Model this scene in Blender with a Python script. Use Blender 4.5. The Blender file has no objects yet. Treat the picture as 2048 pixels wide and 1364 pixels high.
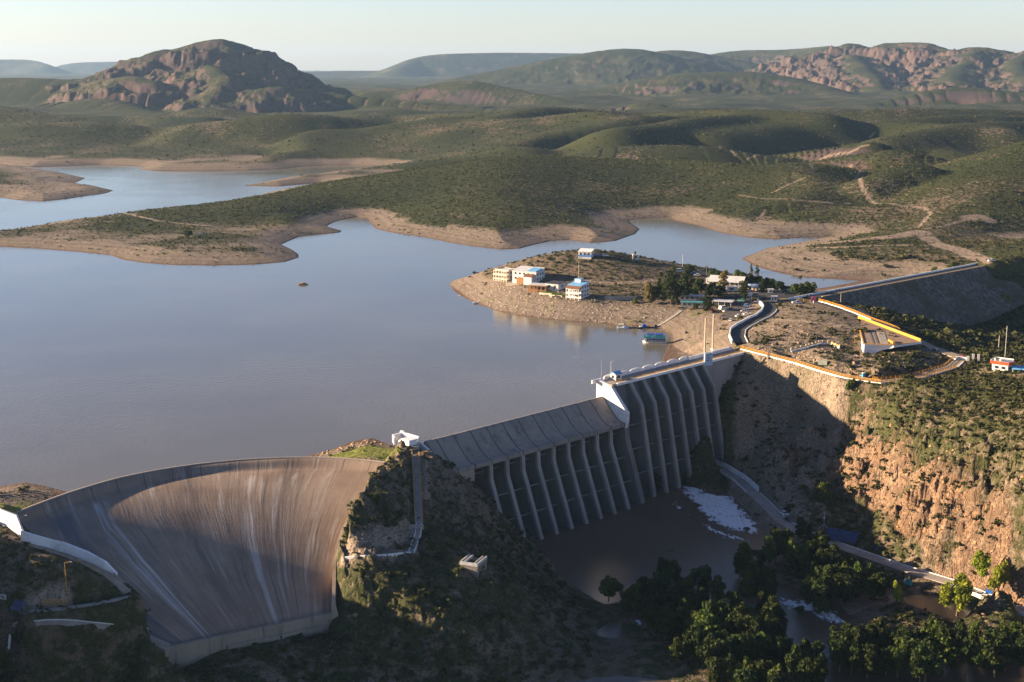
import bpy, math, random
import numpy as np
from mathutils import Vector, Matrix
R = math.radians
random.seed(7); rng = np.random.default_rng(7)
sc = bpy.context.scene
col = sc.collection

# ------------------------------------------------------------------ camera, sky, sun, exposure
CAM_H, FPX, HOR = 150.0, 2730.0, 130.0          # camera height over the lake; focal length and horizon row of a 2048 px frame
pitch = math.atan((682 - HOR) / FPX)
cd = bpy.data.cameras.new('camera'); cam = bpy.data.objects.new('camera', cd); col.objects.link(cam)
cam.location = (0, 0, CAM_H); cam.rotation_euler = (math.pi / 2 - pitch, 0, 0)
cd.sensor_width = 36; cd.lens = 36 * FPX / 2048; cd.clip_start = 1; cd.clip_end = 90000
sc.camera = cam
SUN_EL, SUN_DIR = 13.4, (1.0, -0.12)              # the light travels along SUN_DIR in plan
w = bpy.data.worlds.new('World'); sc.world = w; w.use_nodes = True
nt = w.node_tree; nt.nodes.clear()
sky = nt.nodes.new('ShaderNodeTexSky'); sky.sky_type = 'NISHITA'; sky.sun_disc = False
sky.sun_elevation = R(SUN_EL); sky.air_density = 1.0; sky.dust_density = 0.3; sky.ozone_density = 2.5
sky.sun_rotation = math.atan2(-SUN_DIR[0], -SUN_DIR[1])
bg = nt.nodes.new('ShaderNodeBackground'); bg.inputs[1].default_value = 0.06
wo = nt.nodes.new('ShaderNodeOutputWorld')
tint = nt.nodes.new('ShaderNodeMix'); tint.data_type = 'RGBA'; tint.blend_type = 'MULTIPLY'; tint.inputs[0].default_value = 1.0
tint.inputs[7].default_value = (.97, .95, 1.19, 1)
tc = nt.nodes.new('ShaderNodeTexCoord'); sx = nt.nodes.new('ShaderNodeSeparateXYZ'); mr = nt.nodes.new('ShaderNodeMapRange')
nt.links.new(tc.outputs['Generated'], sx.inputs[0]); nt.links.new(sx.outputs[2], mr.inputs[0])
mr.inputs[1].default_value = .06; mr.inputs[2].default_value = .5; mr.inputs[3].default_value = .056; mr.inputs[4].default_value = .030
nt.links.new(mr.outputs[0], bg.inputs[1])   # deep clear zenith over a bright horizon
nt.links.new(sky.outputs[0], tint.inputs[6]); nt.links.new(tint.outputs[2], bg.inputs[0]); nt.links.new(bg.outputs[0], wo.inputs[0])
sl = bpy.data.lights.new('sun', 'SUN'); sl.energy = 5.0; sl.angle = R(0.5); sl.color = (1.0, 0.76, 0.50)
so = bpy.data.objects.new('sun', sl); col.objects.link(so)
so.rotation_euler = Vector((SUN_DIR[0], SUN_DIR[1], -math.tan(R(SUN_EL)) * math.hypot(*SUN_DIR))).to_track_quat('-Z', 'Y').to_euler()
so.location = (-300, 0, 400)
sc.view_settings.view_transform = 'Standard'; sc.view_settings.look = 'None'
sc.view_settings.exposure = 1.88; sc.view_settings.gamma = 1.0
sc.render.engine = 'CYCLES'
cy = sc.cycles
cy.max_bounces = 5; cy.diffuse_bounces = 2; cy.glossy_bounces = 2; cy.transmission_bounces = 2; cy.volume_bounces = 0; cy.transparent_max_bounces = 4
cy.caustics_reflective = False; cy.caustics_refractive = False
cy.use_denoising = True

# ------------------------------------------------------------------ pixel -> world
CP, SP = math.cos(pitch), math.sin(pitch)
def ray(px, py):
    a = (px - 1024) / FPX; b = (682 - py) / FPX
    return np.array([a, CP + b * SP, -SP + b * CP])
def P(px, py, z=0.0):                            # where the view ray meets the level z
    r = ray(px, py); return np.array([0, 0, CAM_H]) + r * ((z - CAM_H) / r[2])
def Q(px, py, D):                                # where the view ray is D metres ahead
    r = ray(px, py); return np.array([0, 0, CAM_H]) + r * (D / r[1])

# ------------------------------------------------------------------ noise
_perm = rng.permutation(256).astype(np.int64)
_g2 = np.stack([np.cos(np.arange(256) * 2 * np.pi / 256), np.sin(np.arange(256) * 2 * np.pi / 256)], 1).astype(np.float32)
def perlin(x, y):
    xi = np.floor(x).astype(np.int64); yi = np.floor(y).astype(np.int64)
    xf = (x - xi).astype(np.float32); yf = (y - yi).astype(np.float32)
    def g(ix, iy, dx, dy):
        h = _perm[(_perm[ix & 255] + iy) & 255]; v = _g2[h]
        return v[..., 0] * dx + v[..., 1] * dy
    u = xf * xf * xf * (xf * (xf * 6 - 15) + 10); v = yf * yf * yf * (yf * (yf * 6 - 15) + 10)
    a = g(xi, yi, xf, yf); b = g(xi + 1, yi, xf - 1, yf); c = g(xi, yi + 1, xf, yf - 1); d = g(xi + 1, yi + 1, xf - 1, yf - 1)
    return ((a + u * (b - a)) * (1 - v) + (c + u * (d - c)) * v) * 1.4
def fbm(x, y, wl, octv=4, gain=0.5, ridged=False):
    out = 0; amp = 1.0; tot = 0
    for o in range(octv):
        n = perlin(x / wl + 17.3 * o, y / wl - 9.1 * o)
        if ridged: n = 1 - 2 * (np.abs(n) if ridged is True else np.sqrt(n * n + ridged) - ridged ** .5 * .6)
        out = out + amp * n; tot += amp; amp *= gain; wl *= 0.5
    return out / tot
def blocks(x, y, cell, tilt=.5):
    """broken rock: one random level and tilt per irregular cell, with sharp joints between"""
    u, v = x / cell, y / cell; iu, iv = np.floor(u).astype(np.int64), np.floor(v).astype(np.int64)
    best = np.full(x.shape, 9.0); out = np.zeros(x.shape)
    for dx in (-1, 0, 1):
        for dy in (-1, 0, 1):
            h = _perm[(_perm[(iu + dx) & 255] + iv + dy) & 255]; h2 = _perm[h]; h3 = _perm[h2]
            fx = iu + dx + .1 + .8 * h / 255.0; fy = iv + dy + .1 + .8 * h2 / 255.0
            d = (u - fx) ** 2 + (v - fy) ** 2; m = d < best
            out = np.where(m, h3 / 127.5 - 1 + tilt * ((u - fx) * (h / 127.5 - 1) + (v - fy) * (h2 / 127.5 - 1)) * 2, out); best = np.where(m, d, best)
    return out
def sstep(a, b, x):
    t = np.clip((x - a) / (b - a), 0, 1); return t * t * (3 - 2 * t)

# ------------------------------------------------------------------ plan outlines (taken at lake level z = 0)
def PL(lst, z=0.0): return [tuple(P(a, b, z)[:2]) for a, b in lst]
def resample(pts, n):
    pts = np.array(pts, float); d = np.r_[0, np.cumsum(np.hypot(*np.diff(pts[:, :2], axis=0).T))]
    t = np.linspace(0, d[-1], n); return np.stack([np.interp(t, d, pts[:, k]) for k in range(pts.shape[1])], 1)
def seg_dist(x, y, pts, closed=False, data=None):
    """distance to a polyline; with data also the data interpolated at the nearest point"""
    best = np.full(x.shape, 1e18, np.float32); val = None if data is None else np.zeros(x.shape + (len(data[0]),), np.float32)
    n = len(pts)
    for i in range(n if closed else n - 1):
        ax, ay = pts[i][0], pts[i][1]; bx, by = pts[(i + 1) % n][0], pts[(i + 1) % n][1]
        dx, dy = bx - ax, by - ay; L = dx * dx + dy * dy + 1e-9
        t = np.clip(((x - ax) * dx + (y - ay) * dy) / L, 0, 1)
        d = (x - ax - t * dx) ** 2 + (y - ay - t * dy) ** 2
        m = d < best
        best = np.where(m, d, best)
        if data is not None:
            da, db = np.array(data[i], np.float32), np.array(data[(i + 1) % n], np.float32)
            val = np.where(m[..., None], da + (db - da) * t[..., None], val)
    best = np.sqrt(best)
    return best if data is None else (best, val)
def inside(x, y, pts):
    c = np.zeros(x.shape, bool); n = len(pts)
    for i in range(n):
        x1, y1 = pts[i][0], pts[i][1]; x2, y2 = pts[(i + 1) % n][0], pts[(i + 1) % n][1]
        if y1 == y2: continue
        c ^= ((y1 > y) != (y2 > y)) & (x < (x2 - x1) * (y - y1) / (y2 - y1) + x1)
    return c

# dam axis frame: s along the crest (from the left end of the overflow section), o downstream
A0 = np.array([-34.7, 525.8]); AX = np.array([0.7071, 0.7071]); NX = np.array([0.7071, -0.7071])
def DA(s, o, z): p = A0 + AX * s + NX * o; return (p[0], p[1], z)
# spillway crest: circle through the traced crest at z = 3
_arc = np.array(PL([(12, 1036), (39, 1024), (137, 987), (234, 958), (312, 942), (391, 930), (484, 921), (586, 916), (645, 916), (703, 918.6), (769.5, 925.6)], 3.0))
ARC = resample(_arc, 61)
for _ in range(6): ARC[1:-1] = (ARC[:-2] + ARC[1:-1] * 2 + ARC[2:]) / 4
SILL_Z = -28.0
SILL0 = np.array(P(324, 1295, SILL_Z)[:2]); SILL1 = np.array(P(664, 1225, SILL_Z)[:2])
# the two edges of the chute floor in plan, crest to sill
EDGE_L = resample([ARC[0], (-153, 412), (-138, 404.5), (-124, 400.5), (-116.5, 399), tuple(SILL0)], 41)
EDGE_R = resample([ARC[-1], (-51.5, 482), (-54.6, 470.3), (-58.6, 455), (-60.6, 440), tuple(SILL1)], 41)
def chute_z(v):                                  # v = 0 crest, 1 sill
    return 3.0 - 2.4 * sstep(0.0, 0.07, v) - (28.6) * np.clip((v - 0.05) / 0.95, 0, 1) ** 1.65
def chute_pt(u, v):
    i = v * 40; k = min(int(i), 39); f = i - k
    L = EDGE_L[k] * (1 - f) + EDGE_L[k + 1] * f; Rr = EDGE_R[k] * (1 - f) + EDGE_R[k + 1] * f
    j = u * 60; m = min(int(j), 59); g = j - m
    a = ARC[m] * (1 - g) + ARC[m + 1] * g
    S = SILL0 * (1 - u) + SILL1 * u
    # Coons patch
    c = (1 - v) * a + v * S + (1 - u) * L + u * Rr - ((1 - u) * (1 - v) * ARC[0] + u * (1 - v) * ARC[-1] + (1 - u) * v * SILL0 + u * v * SILL1)
    return (c[0], c[1], float(chute_z(v)))
CHUTE = [tuple(p) for p in ARC] + [tuple(p) for p in EDGE_R[1:]] + [tuple(p) for p in EDGE_L[::-1][:-1]]

LAND = {}
LAND['islet'] = PL([(-260, 330), (-100, 327), (0, 328), (50, 335), (110, 343), (171, 356), (150, 366), (190, 372), (227, 381), (210, 387), (171, 392), (130, 398), (85, 402), (31, 400), (0, 394), (-260, 392)])
SHORE_C = [(-240, 480), (-100, 488), (0, 493), (80, 497), (150, 503), (220, 510), (245, 519), (290, 526), (350, 530), (420, 531), (510, 529), (570, 524), (597, 515), (596, 508), (583, 499), (562, 489), (598, 473), (640, 468), (680, 465), (683, 461), (660, 455), (653, 452), (670, 443), (700, 436), (715, 434), (735, 437), (745, 450), (752, 458), (790, 466), (850, 474), (900, 485), (950, 493), (1000, 498), (1040, 497), (1065, 490), (1100, 482), (1140, 479), (1180, 485), (1230, 482), (1270, 468), (1279, 458), (1262, 447), (1256, 440), (1300, 436), (1341, 434), (1350, 441), (1400, 452), (1440, 465), (1500, 475), (1560, 478), (1620, 474), (1665, 472), (1589, 487), (1536, 496), (1483, 517), (1507, 531), (1536, 540), (1571, 549), (1635, 556), (1682, 559), (1724, 562)]
SHORE_BACK = [(1650, 575), (1610, 580), (1582, 579), (1545, 572), (1500, 560), (1450, 553), (1400, 550), (1330, 541), (1250, 535), (1130, 532), (1050, 540), (990, 548), (940, 555)]
SHORE_F = [(905, 562), (899, 570), (912, 586), (947, 605), (997, 622), (1044, 631), (1097, 638), (1144, 643), (1211, 647), (1264, 652), (1314, 655), (1337, 665), (1343, 678), (1337, 693), (1328, 710), (1325, 722)]
SHORE_K = [(840, 888), (800, 896), (775, 888), (742, 876), (700, 884), (664, 899), (607, 914)]
SHORE_L = [(137, 985), (100, 975), (51, 965), (0, 973), (-120, 978), (-300, 980)]
# back of the peninsula, then the far shore of the lake
BACK_C = [(-240, 462), (-100, 464), (0, 462), (45, 456), (130, 441), (250, 427), (360, 415), (430, 405), (510, 392), (560, 380), (640, 365), (560, 372), (485, 371), (520, 366), (560, 358), (640, 348), (700, 341), (760, 336)]
FAR_S = [(760, 332), (700, 329), (650, 330), (600, 333), (560, 338), (500, 341), (400, 342), (300, 341), (275, 338), (290, 334), (270, 331), (200, 329), (120, 332), (60, 334), (0, 331), (-100, 318), (-300, 314)]
lake = []
lake += PL(SHORE_L[::-1])                        # left land, out to in
lake += [tuple(p) for p in PL([(137, 985)])]
lake += [tuple(ARC[i] + np.array([0, .6])) for i in range(8, 49, 4)]
lake += PL(SHORE_K[::-1])
lake += [DA(-1, -1, 0)[:2], DA(106, -1, 0)[:2], DA(178, -3, 0)[:2]]
lake += PL(SHORE_F[::-1]) + PL(SHORE_BACK[::-1])
lake += PL(SHORE_C[::-1]) + PL(BACK_C) + PL(FAR_S)
xs = lake[-1]; lake += [(-1800, 2300), (-1800, 800), (-900, 430)]
ISLET = LAND['islet']

# ------------------------------------------------------------------ terrain height
NEAR = []                                        # (px, py, z) seen ground near the dams
RIVER_Z = -42.5
def N(*a): NEAR.extend(tuple(P(q[0], q[1], q[2] - 2.5 if q[2] <= -36 else q[2])) for q in a)
# river bed and flats
N((1300, 1050, -43), (1420, 1010, -43), (1200, 1100, -43), (1450, 1090, -43), (1150, 1130, -42), (1250, 1165, -41.5), (1340, 1000, -43), (1560, 1190, -41.5), (1600, 1215, -41.5), (1630, 1270, -42), (1650, 1330, -42), (1450, 1180, -41.5),
  (1750, 1340, -42), (1900, 1345, -42.5), (2048, 1350, -42.5), (1800, 1364, -42.5), (2000, 1400, -43), (1650, 1400, -42.5))
N((1505, 1150, -39.3), (1650, 1120, -38.6), (1620, 1160, -39), (1760, 1170, -38.5), (1700, 1190, -39.2), (1350, 1200, -39), (1450, 1250, -39), (1300, 1180, -39.3), (1530, 1300, -39.2), (1600, 1340, -39.2), (1300, 1290, -38.5), (1400, 1330, -38.7),
  (1700, 1280, -39.2), (1800, 1290, -39), (1900, 1280, -39), (2048, 1290, -39.3), (1950, 1212, -40.2), (2048, 1258, -40.2), (2150, 1315, -40.5), (2260, 1330, -39.5), (1760, 1235, -38.8), (1850, 1220, -38.5))
# river road
ROADPX = [(1405, 925), (1440, 938), (1480, 962), (1530, 1008), (1560, 1040), (1600, 1064), (1700, 1100), (1800, 1135), (1900, 1165), (2048, 1225), (2200, 1295)]
N(*[(a, b, -37.0) for a, b in ROADPX])
# knoll between the spillways
N((825, 908, 2.5), (812, 915, 2.2), (838, 1045, -10), (834, 975, -3.5), (870, 1110, -16), (945, 1130, -17), (1000, 1165, -23), (868, 922, 0), (900, 955, -7), (950, 1000, -15), (1000, 1050, -26), (1050, 1085, -36), (1078, 1100, -41), (1120, 1150, -40.5), (1190, 1190, -40.5), (1245, 1235, -40),
  (900, 1250, -28), (1000, 1260, -31), (1080, 1210, -33), (1150, 1260, -38.5), (700, 1290, -32), (800, 1364, -37), (600, 1320, -34), (500, 1364, -35.9), (1000, 1364, -39), (1150, 1364, -40), (1200, 1300, -39.5),
  (770, 935, 3.2), (758, 985, -.5), (728, 1025, -3.5), (703, 1060, -7), (694, 1110, -11), (690, 1170, -18), (698, 1230, -27), (790, 950, 2.5), (785, 1000, -2.5), (780, 1060, -9), (760, 1110, -14), (800, 1200, -22), (740, 888, 2.6), (700, 900, 2.3), (650, 909, 1.8), (780, 905, 3), (800, 900, 3))
# left of the chute
N((0, 1062, 8), (-80, 1030, 10), (60, 1095, 4), (130, 1130, .5), (200, 1172, -5), (262, 1192, -9), (60, 1210, -7), (0, 1200, -6), (0, 1130, 1), (130, 1180, -4.5), (20, 1245, -11), (290, 1245, -15), (150, 1300, -22), (0, 1364, -28), (250, 1364, -34), (312, 1335, -35), (400, 1364, -35.5),
  (0, 985, 3), (60, 985, 3.2), (0, 1005, 4), (60, 1005, 3.2), (105, 993, 2.4), (-60, 1000, 6), (-200, 1120, 10), (-200, 1250, 8))
# right abutment and loop road
LOOPPX = [(1490, 697, 10), (1545, 711, 9.6), (1600, 725, 9), (1650, 741, 8.5), (1700, 755, 8), (1760, 764, 8), (1830, 755, 8.4), (1900, 735, 9), (1922, 716, 10), (1850, 690, 11), (1800, 667, 11.6), (1750, 645, 12), (1690, 622, 12.6), (1640, 605, 12.6), (1570, 600, 12)]
N(*LOOPPX)
N((1500, 735, 3), (1480, 800, -11), (1450, 880, -27), (1560, 780, -7), (1600, 850, -21), (1560, 900, -26), (1540, 960, -34), (1600, 960, -30), (1650, 1010, -32), (1640, 790, -3.5), (1700, 800, -1.5), (1760, 800, 3.5), (1800, 830, 3), (1680, 840, -13), (1700, 880, -18), (1730, 960, -26), (1760, 1030, -33), (1680, 960, -30), (1790, 1080, -35), (1840, 1115, -35),
  (1900, 1128, -32), (1900, 1070, -24), (1900, 1000, -15), (1900, 900, 0), (1900, 820, 7.5), (1920, 768, 9), (2010, 748, 15), (2048, 780, 16), (2048, 900, 8), (2048, 1000, -2), (2048, 1100, -16), (2048, 1188, -32), (1800, 900, -8), (1800, 980, -20), (1830, 1080, -32), (2200, 800, 18), (2200, 1000, 4), (2200, 1180, -26), (1880, 772, 7))
N((1600, 650, 15), (1700, 683, 12), (1620, 690, 12), (1560, 690, 11), (1680, 720, 10.6), (1800, 722, 11.5), (1780, 704, 11.3), (1740, 706, 9.0), (1770, 703, 9.5), (1850, 722, 10.6), (1760, 664, 14.2), (1790, 680, 14.0), (1720, 742, 9), (1640, 733, 9.2), (1530, 690, 11))
# valley behind the loop road, below the embankment
N((1690, 608, 5), (1750, 615, -8), (1830, 620, -16), (1900, 640, -19), (2000, 650, -18), (2048, 700, -4), (2048, 620, -17), (1990, 565, 3), (2048, 540, 10), (1900, 690, 5), (1960, 690, 1), (2000, 705, 6), (2150, 600, -14), (2150, 700, 0), (1990, 535, 12), (2060, 500, 16))
# promontory
N((1000, 562, 9), (1060, 580, 9), (1150, 602, 8.5), (1250, 602, 8.5), (1330, 612, 8.5), (1400, 628, 7), (1450, 630, 8), (1500, 620, 10), (1540, 610, 11), (1600, 600, 12), (1150, 507, 23), (1190, 507, 23), (1230, 510, 22.3), (1060, 522, 19), (1000, 537, 14), (1250, 515, 20), (1330, 531, 16), (1400, 552, 12), (1300, 560, 13), (1200, 550, 15), (1100, 545, 15), (1230, 580, 10), (1350, 580, 10), (1450, 580, 11), (1500, 572, 11), (1560, 583, 11),
  (1400, 655, 5.5), (1380, 690, 3), (1450, 660, 8.5), (1470, 690, 9), (1430, 700, 5), (1500, 650, 10), (960, 562, 6), (1360, 640, 4))
N((1600, 510, 5), (1700, 500, 10), (1800, 490, 13), (1900, 500, 13), (1980, 524, 12), (2048, 480, 16), (1560, 530, 3), (1700, 545, 2.5), (1800, 532, 6), (1700, 480, 12), (1850, 465, 14), (2100, 460, 20), (500, 500, 5), (350, 490, 6), (800, 450, 8), (1000, 470, 8), (200, 480, 4))
_sd = (SILL1 - SILL0); _sn = np.array([_sd[1], -_sd[0]]) / np.hypot(*_sd)
NEAR += [(*(SILL0 + _sd * u + _sn * o), z) for u in (-.05, .25, .5, .75, 1.0) for o, z in ((4, -32.5 + 1.2 * u), (-3, -33), (22, -36.5))]
NEAR += [DA(155.7, 21, -25), DA(164.7, 19, -20.6), DA(173, 17, -13), DA(182, 14, -7), DA(192, 10, -4), DA(146.8, 22, -40), DA(60, 30, -45), DA(100, 30, -45), DA(130, 30, -45), DA(60, 10, -45), DA(120, 10, -45), DA(14, 16, -18), DA(23, 20, -30), DA(5, 14, -9)]
NEAR += [(-240, 330, 24), (-240, 392, 14), (-240, 410, 10), (-236, 430, 7), (-232, 446, 5), (-290, 380, 22), (-185, 395, 11.5), (-185, 410, 6.5), (-186, 424, 6), (-187, 436, 5), (-210, 300, 20), (-100, 300, -44), (0, 300, -46), (150, 300, -46), (280, 300, -40), (330, 420, -10), (330, 520, 14), (400, 700, 0), (420, 850, -10), (400, 980, 16), (420, 560, 12), (430, 430, -4), (400, 330, -20), (-400, 1000, 4), (-360, 700, 6), (-330, 450, 8), (300, 640, 8)]
NEAR = np.array(NEAR)
KN = NEAR[:, :2] / 100.0
def _phi(r2): return 0.5 * r2 * np.log(r2 + 1e-6)
_n = len(NEAR)
_K = _phi(((KN[:, None] - KN[None]) ** 2).sum(-1)) + np.eye(_n) * 0.004
_A = np.zeros((_n + 3, _n + 3)); _A[:_n, :_n] = _K; _A[:_n, _n] = 1; _A[:_n, _n + 1:] = KN; _A[_n:, :_n] = _A[:_n, _n:].T
TPSW = np.linalg.solve(_A, np.r_[NEAR[:, 2], 0, 0, 0])
def tps(x, y):
    x = x / 100.0; y = y / 100.0
    out = TPSW[_n] + TPSW[_n + 1] * x + TPSW[_n + 2] * y
    for i in range(_n):
        out = out + TPSW[i] * _phi((x - KN[i, 0]) ** 2 + (y - KN[i, 1]) ** 2)
    return out

# hills: (slope, crest radius, rockiness, spur strength, [(px, py, D) along the crest])
HILLS = [
 # central hill of the peninsula
 (.19, 120, 0, .5, [(470, 398, 1500), (540, 384, 1500), (600, 371, 1500), (700, 354, 1520), (800, 335, 1540), (900, 312, 1550), (1000, 292, 1560), (1080, 285, 1560), (1130, 285, 1560), (1200, 294, 1560), (1280, 313, 1550), (1350, 331, 1540), (1430, 351, 1520), (1490, 367, 1500)]),
 (.24, 80, 0, .2, [(1230, 296, 1850), (1330, 288, 1850), (1420, 293, 1850), (1470, 310, 1840), (1500, 330, 1830)]),
 (.26, 60, .05, .3, [(1425, 410, 1380), (1470, 375, 1440), (1520, 345, 1500), (1580, 322, 1560), (1640, 322, 1600), (1690, 335, 1600), (1740, 352, 1590)]),
 (.30, 40, .3, .3, [(1560, 330, 1900), (1640, 310, 1850), (1740, 284, 1800)]),
 (.36, 35, .5, .4, [(1640, 345, 1760), (1720, 318, 1720), (1790, 291, 1690), (1820, 296, 1690), (1850, 318, 1680)]),
 (.40, 30, .6, .5, [(1740, 375, 1420), (1780, 350, 1440), (1826, 326, 1460)]),
 (.34, 40, .5, .4, [(1840, 300, 2000), (1900, 297, 1980), (1960, 310, 1960)]),
 (.26, 70, .15, .5, [(1950, 400, 1330), (1990, 350, 1400), (2048, 305, 1480), (2140, 275, 1560), (2260, 250, 1600)]),
 (.25, 40, 0, .3, [(1620, 428, 1290), (1720, 412, 1300), (1800, 408, 1310), (1840, 425, 1290)]),
 (.28, 40, .1, .3, [(1830, 440, 1200), (1920, 425, 1230), (2048, 430, 1250)]),
 (.20, 40, 0, .2, [(1560, 505, 1060), (1640, 488, 1090), (1750, 468, 1120), (1850, 455, 1160)]),
 # front spurs of the central hill
 (.24, 240, 0, .6, [(1120, 300, 1520), (1090, 345, 1400), (1060, 405, 1270), (1045, 450, 1180)]),
 (.24, 240, 0, .6, [(900, 322, 1520), (860, 370, 1400), (830, 415, 1300)]),
 # low spit of the peninsula
 (.10, 50, 0, .1, [(60, 470, 1220), (200, 450, 1260), (330, 425, 1330), (450, 402, 1420)]),
 # hills across the lake, left
 (.22, 110, 0, .3, [(-140, 190, 2750), (0, 212, 2700), (60, 224, 2680), (120, 242, 2650), (200, 268, 2600), (300, 290, 2550), (385, 305, 2500)]),
 (.24, 90, .05, .4, [(240, 270, 3100), (330, 217, 3150), (420, 201, 3200), (500, 214, 3150), (560, 252, 3100), (610, 275, 3000)]),
 (.22, 80, 0, .3, [(400, 303, 2350), (450, 290, 2380), (520, 279, 2400), (600, 275, 2400), (660, 288, 2380), (730, 304, 2340)]),
 (.24, 90, .05, .35, [(540, 256, 2850), (640, 227, 2880), (720, 225, 2900), (850, 234, 2900), (960, 258, 2850), (1010, 274, 2800)]),
 (.22, 70, 0, .3, [(690, 322, 2000), (760, 287, 2020), (860, 272, 2040), (960, 278, 2020), (1040, 290, 1980)]),
 (.24, 70, .1, .4, [(90, 215, 3700), (150, 192, 3700), (230, 200, 3650), (300, 222, 3500)]),
 (.24, 90, .05, .4, [(-120, 160, 4300), (0, 153, 4200), (50, 158, 4150), (100, 152, 4200), (170, 158, 4200), (220, 180, 4000)]),
 # the big rocky mountain
 (.46, 26, .95, 1.0, [(165, 162, 4100), (230, 136, 4150), (290, 112, 4200), (333, 96, 4250), (348, 101, 4250), (390, 86, 4250), (440, 77, 4250), (488, 93, 4250), (520, 113, 4230), (545, 140, 4200), (578, 156, 4150), (602, 153, 4100), (640, 170, 4050), (670, 188, 4000)]),
 (.50, 30, 1, 1.0, [(205, 160, 3900), (250, 152, 3850), (300, 160, 3800)]),
 (.50, 30, 1, 1.0, [(420, 130, 3950), (455, 155, 3800), (430, 180, 3700)]),
 (.50, 30, 1, 1.0, [(480, 190, 3700), (540, 172, 3720), (600, 175, 3750), (650, 188, 3780)]),
 (.30, 60, .1, .4, [(650, 186, 3800), (750, 197, 3750), (860, 206, 3700), (980, 214, 3600), (1090, 236, 3500)]),
 # middle
 (.28, 80, .05, .4, [(700, 190, 4700), (760, 173, 4700), (800, 180, 4650), (850, 192, 4600)]),
 (.34, 30, .7, .5, [(840, 180, 4600), (880, 160, 4620), (902, 168, 4600), (930, 157, 4580), (990, 170, 4500), (1060, 185, 4400), (1130, 200, 4300), (1180, 206, 4250), (1245, 230, 4150)]),
 (.25, 90, .05, .4, [(960, 284, 2650), (1060, 244, 2700), (1110, 236, 2720), (1180, 238, 2720), (1300, 246, 2700), (1400, 258, 2650), (1500, 278, 2600)]),
 (.24, 70, .05, .4, [(1020, 268, 2350), (1150, 262, 2350), (1280, 270, 2350), (1360, 282, 2300)]),
 (.36, 40, .6, .5, [(1230, 218, 3900), (1270, 199, 3900), (1322, 204, 3880), (1370, 222, 3820), (1430, 245, 3700)]),
 (.24, 100, .05, .4, [(1400, 246, 3300), (1500, 222, 3400), (1600, 213, 3450), (1700, 215, 3450), (1800, 224, 3400), (1920, 232, 3350), (2048, 240, 3300), (2200, 240, 3300)]),
 (.24, 90, .03, .4, [(1420, 284, 2600), (1520, 262, 2650), (1620, 246, 2700), (1720, 240, 2700), (1820, 250, 2650), (1950, 272, 2600), (2048, 288, 2550)]),
 (.22, 70, .03, .4, [(1500, 300, 2150), (1600, 280, 2200), (1700, 272, 2250), (1800, 262, 2300), (1920, 270, 2300)]),
 (.23, 80, .05, .4, [(1880, 300, 2150), (1990, 285, 2150), (2100, 262, 2200), (2250, 240, 2200)]),
 (.42, 45, .5, .8, [(1720, 222, 4300), (1790, 197, 4350), (1835, 184, 4350), (1900, 172, 4400), (1985, 175, 4350), (2030, 188, 4300), (2120, 190, 4300)]),
 # background right
 (.42, 60, .6, 1.0, [(1150, 200, 5400), (1190, 186, 5500), (1250, 165, 5600), (1300, 155, 5600), (1370, 142, 5600), (1430, 146, 5550), (1500, 138, 5600), (1560, 152, 5500), (1620, 160, 5400), (1690, 200, 5200)]),
 (.36, 70, .5, .6, [(880, 172, 7200), (960, 151, 7300), (1070, 125, 7400), (1180, 105, 7500), (1270, 91, 7500), (1300, 92, 7500), (1318, 108, 7500)]),
 (.36, 70, .5, .7, [(1290, 106, 8200), (1330, 98, 8200), (1385, 100, 8200), (1430, 112, 8200), (1480, 135, 8100)]),
 (.42, 60, .6, 1.0, [(1400, 116, 9000), (1440, 103, 9000), (1500, 99, 9000), (1560, 101, 8900), (1600, 97, 8900), (1660, 92, 8600)]),
 (.48, 34, .9, 1.1, [(1600, 118, 7000), (1640, 96, 7000), (1700, 88, 7000), (1760, 92, 6900), (1832, 83, 6800), (1880, 94, 6700), (1906, 103, 6600), (1952, 90, 6500), (1990, 98, 6450), (2010, 108, 6400), (2048, 102, 6300), (2150, 92, 6200), (2300, 110, 6100)]),
 (.50, 50, .9, 1.1, [(1700, 112, 6500), (1740, 150, 5900), (1760, 180, 5500)]),
 (.50, 50, .9, 1.1, [(1952, 95, 6400), (1920, 135, 5900), (1905, 165, 5500)]),
 (.50, 50, .9, 1.1, [(2048, 105, 6200), (2030, 140, 5800), (2060, 165, 5400)]),
 # mesas
 (.40, 60, .3, .3, [(800, 140, 12500), (835, 113, 13000), (870, 108, 13000), (1000, 105, 13200), (1190, 107, 13400), (1300, 115, 13500)]),
 (.20, 200, .1, .3, [(540, 150, 13000), (600, 143, 14000), (680, 141, 14000), (800, 141, 14000)]),
 (.40, 60, .2, .3, [(-300, 119, 17000), (0, 119, 17000), (62, 119, 17000), (92, 130, 16500)]),
 (.40, 60, .2, .3, [(130, 129, 19000), (150, 125, 19000), (240, 123, 19000), (330, 125, 19000)]),
]
_hr = np.random.default_rng(77)
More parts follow.
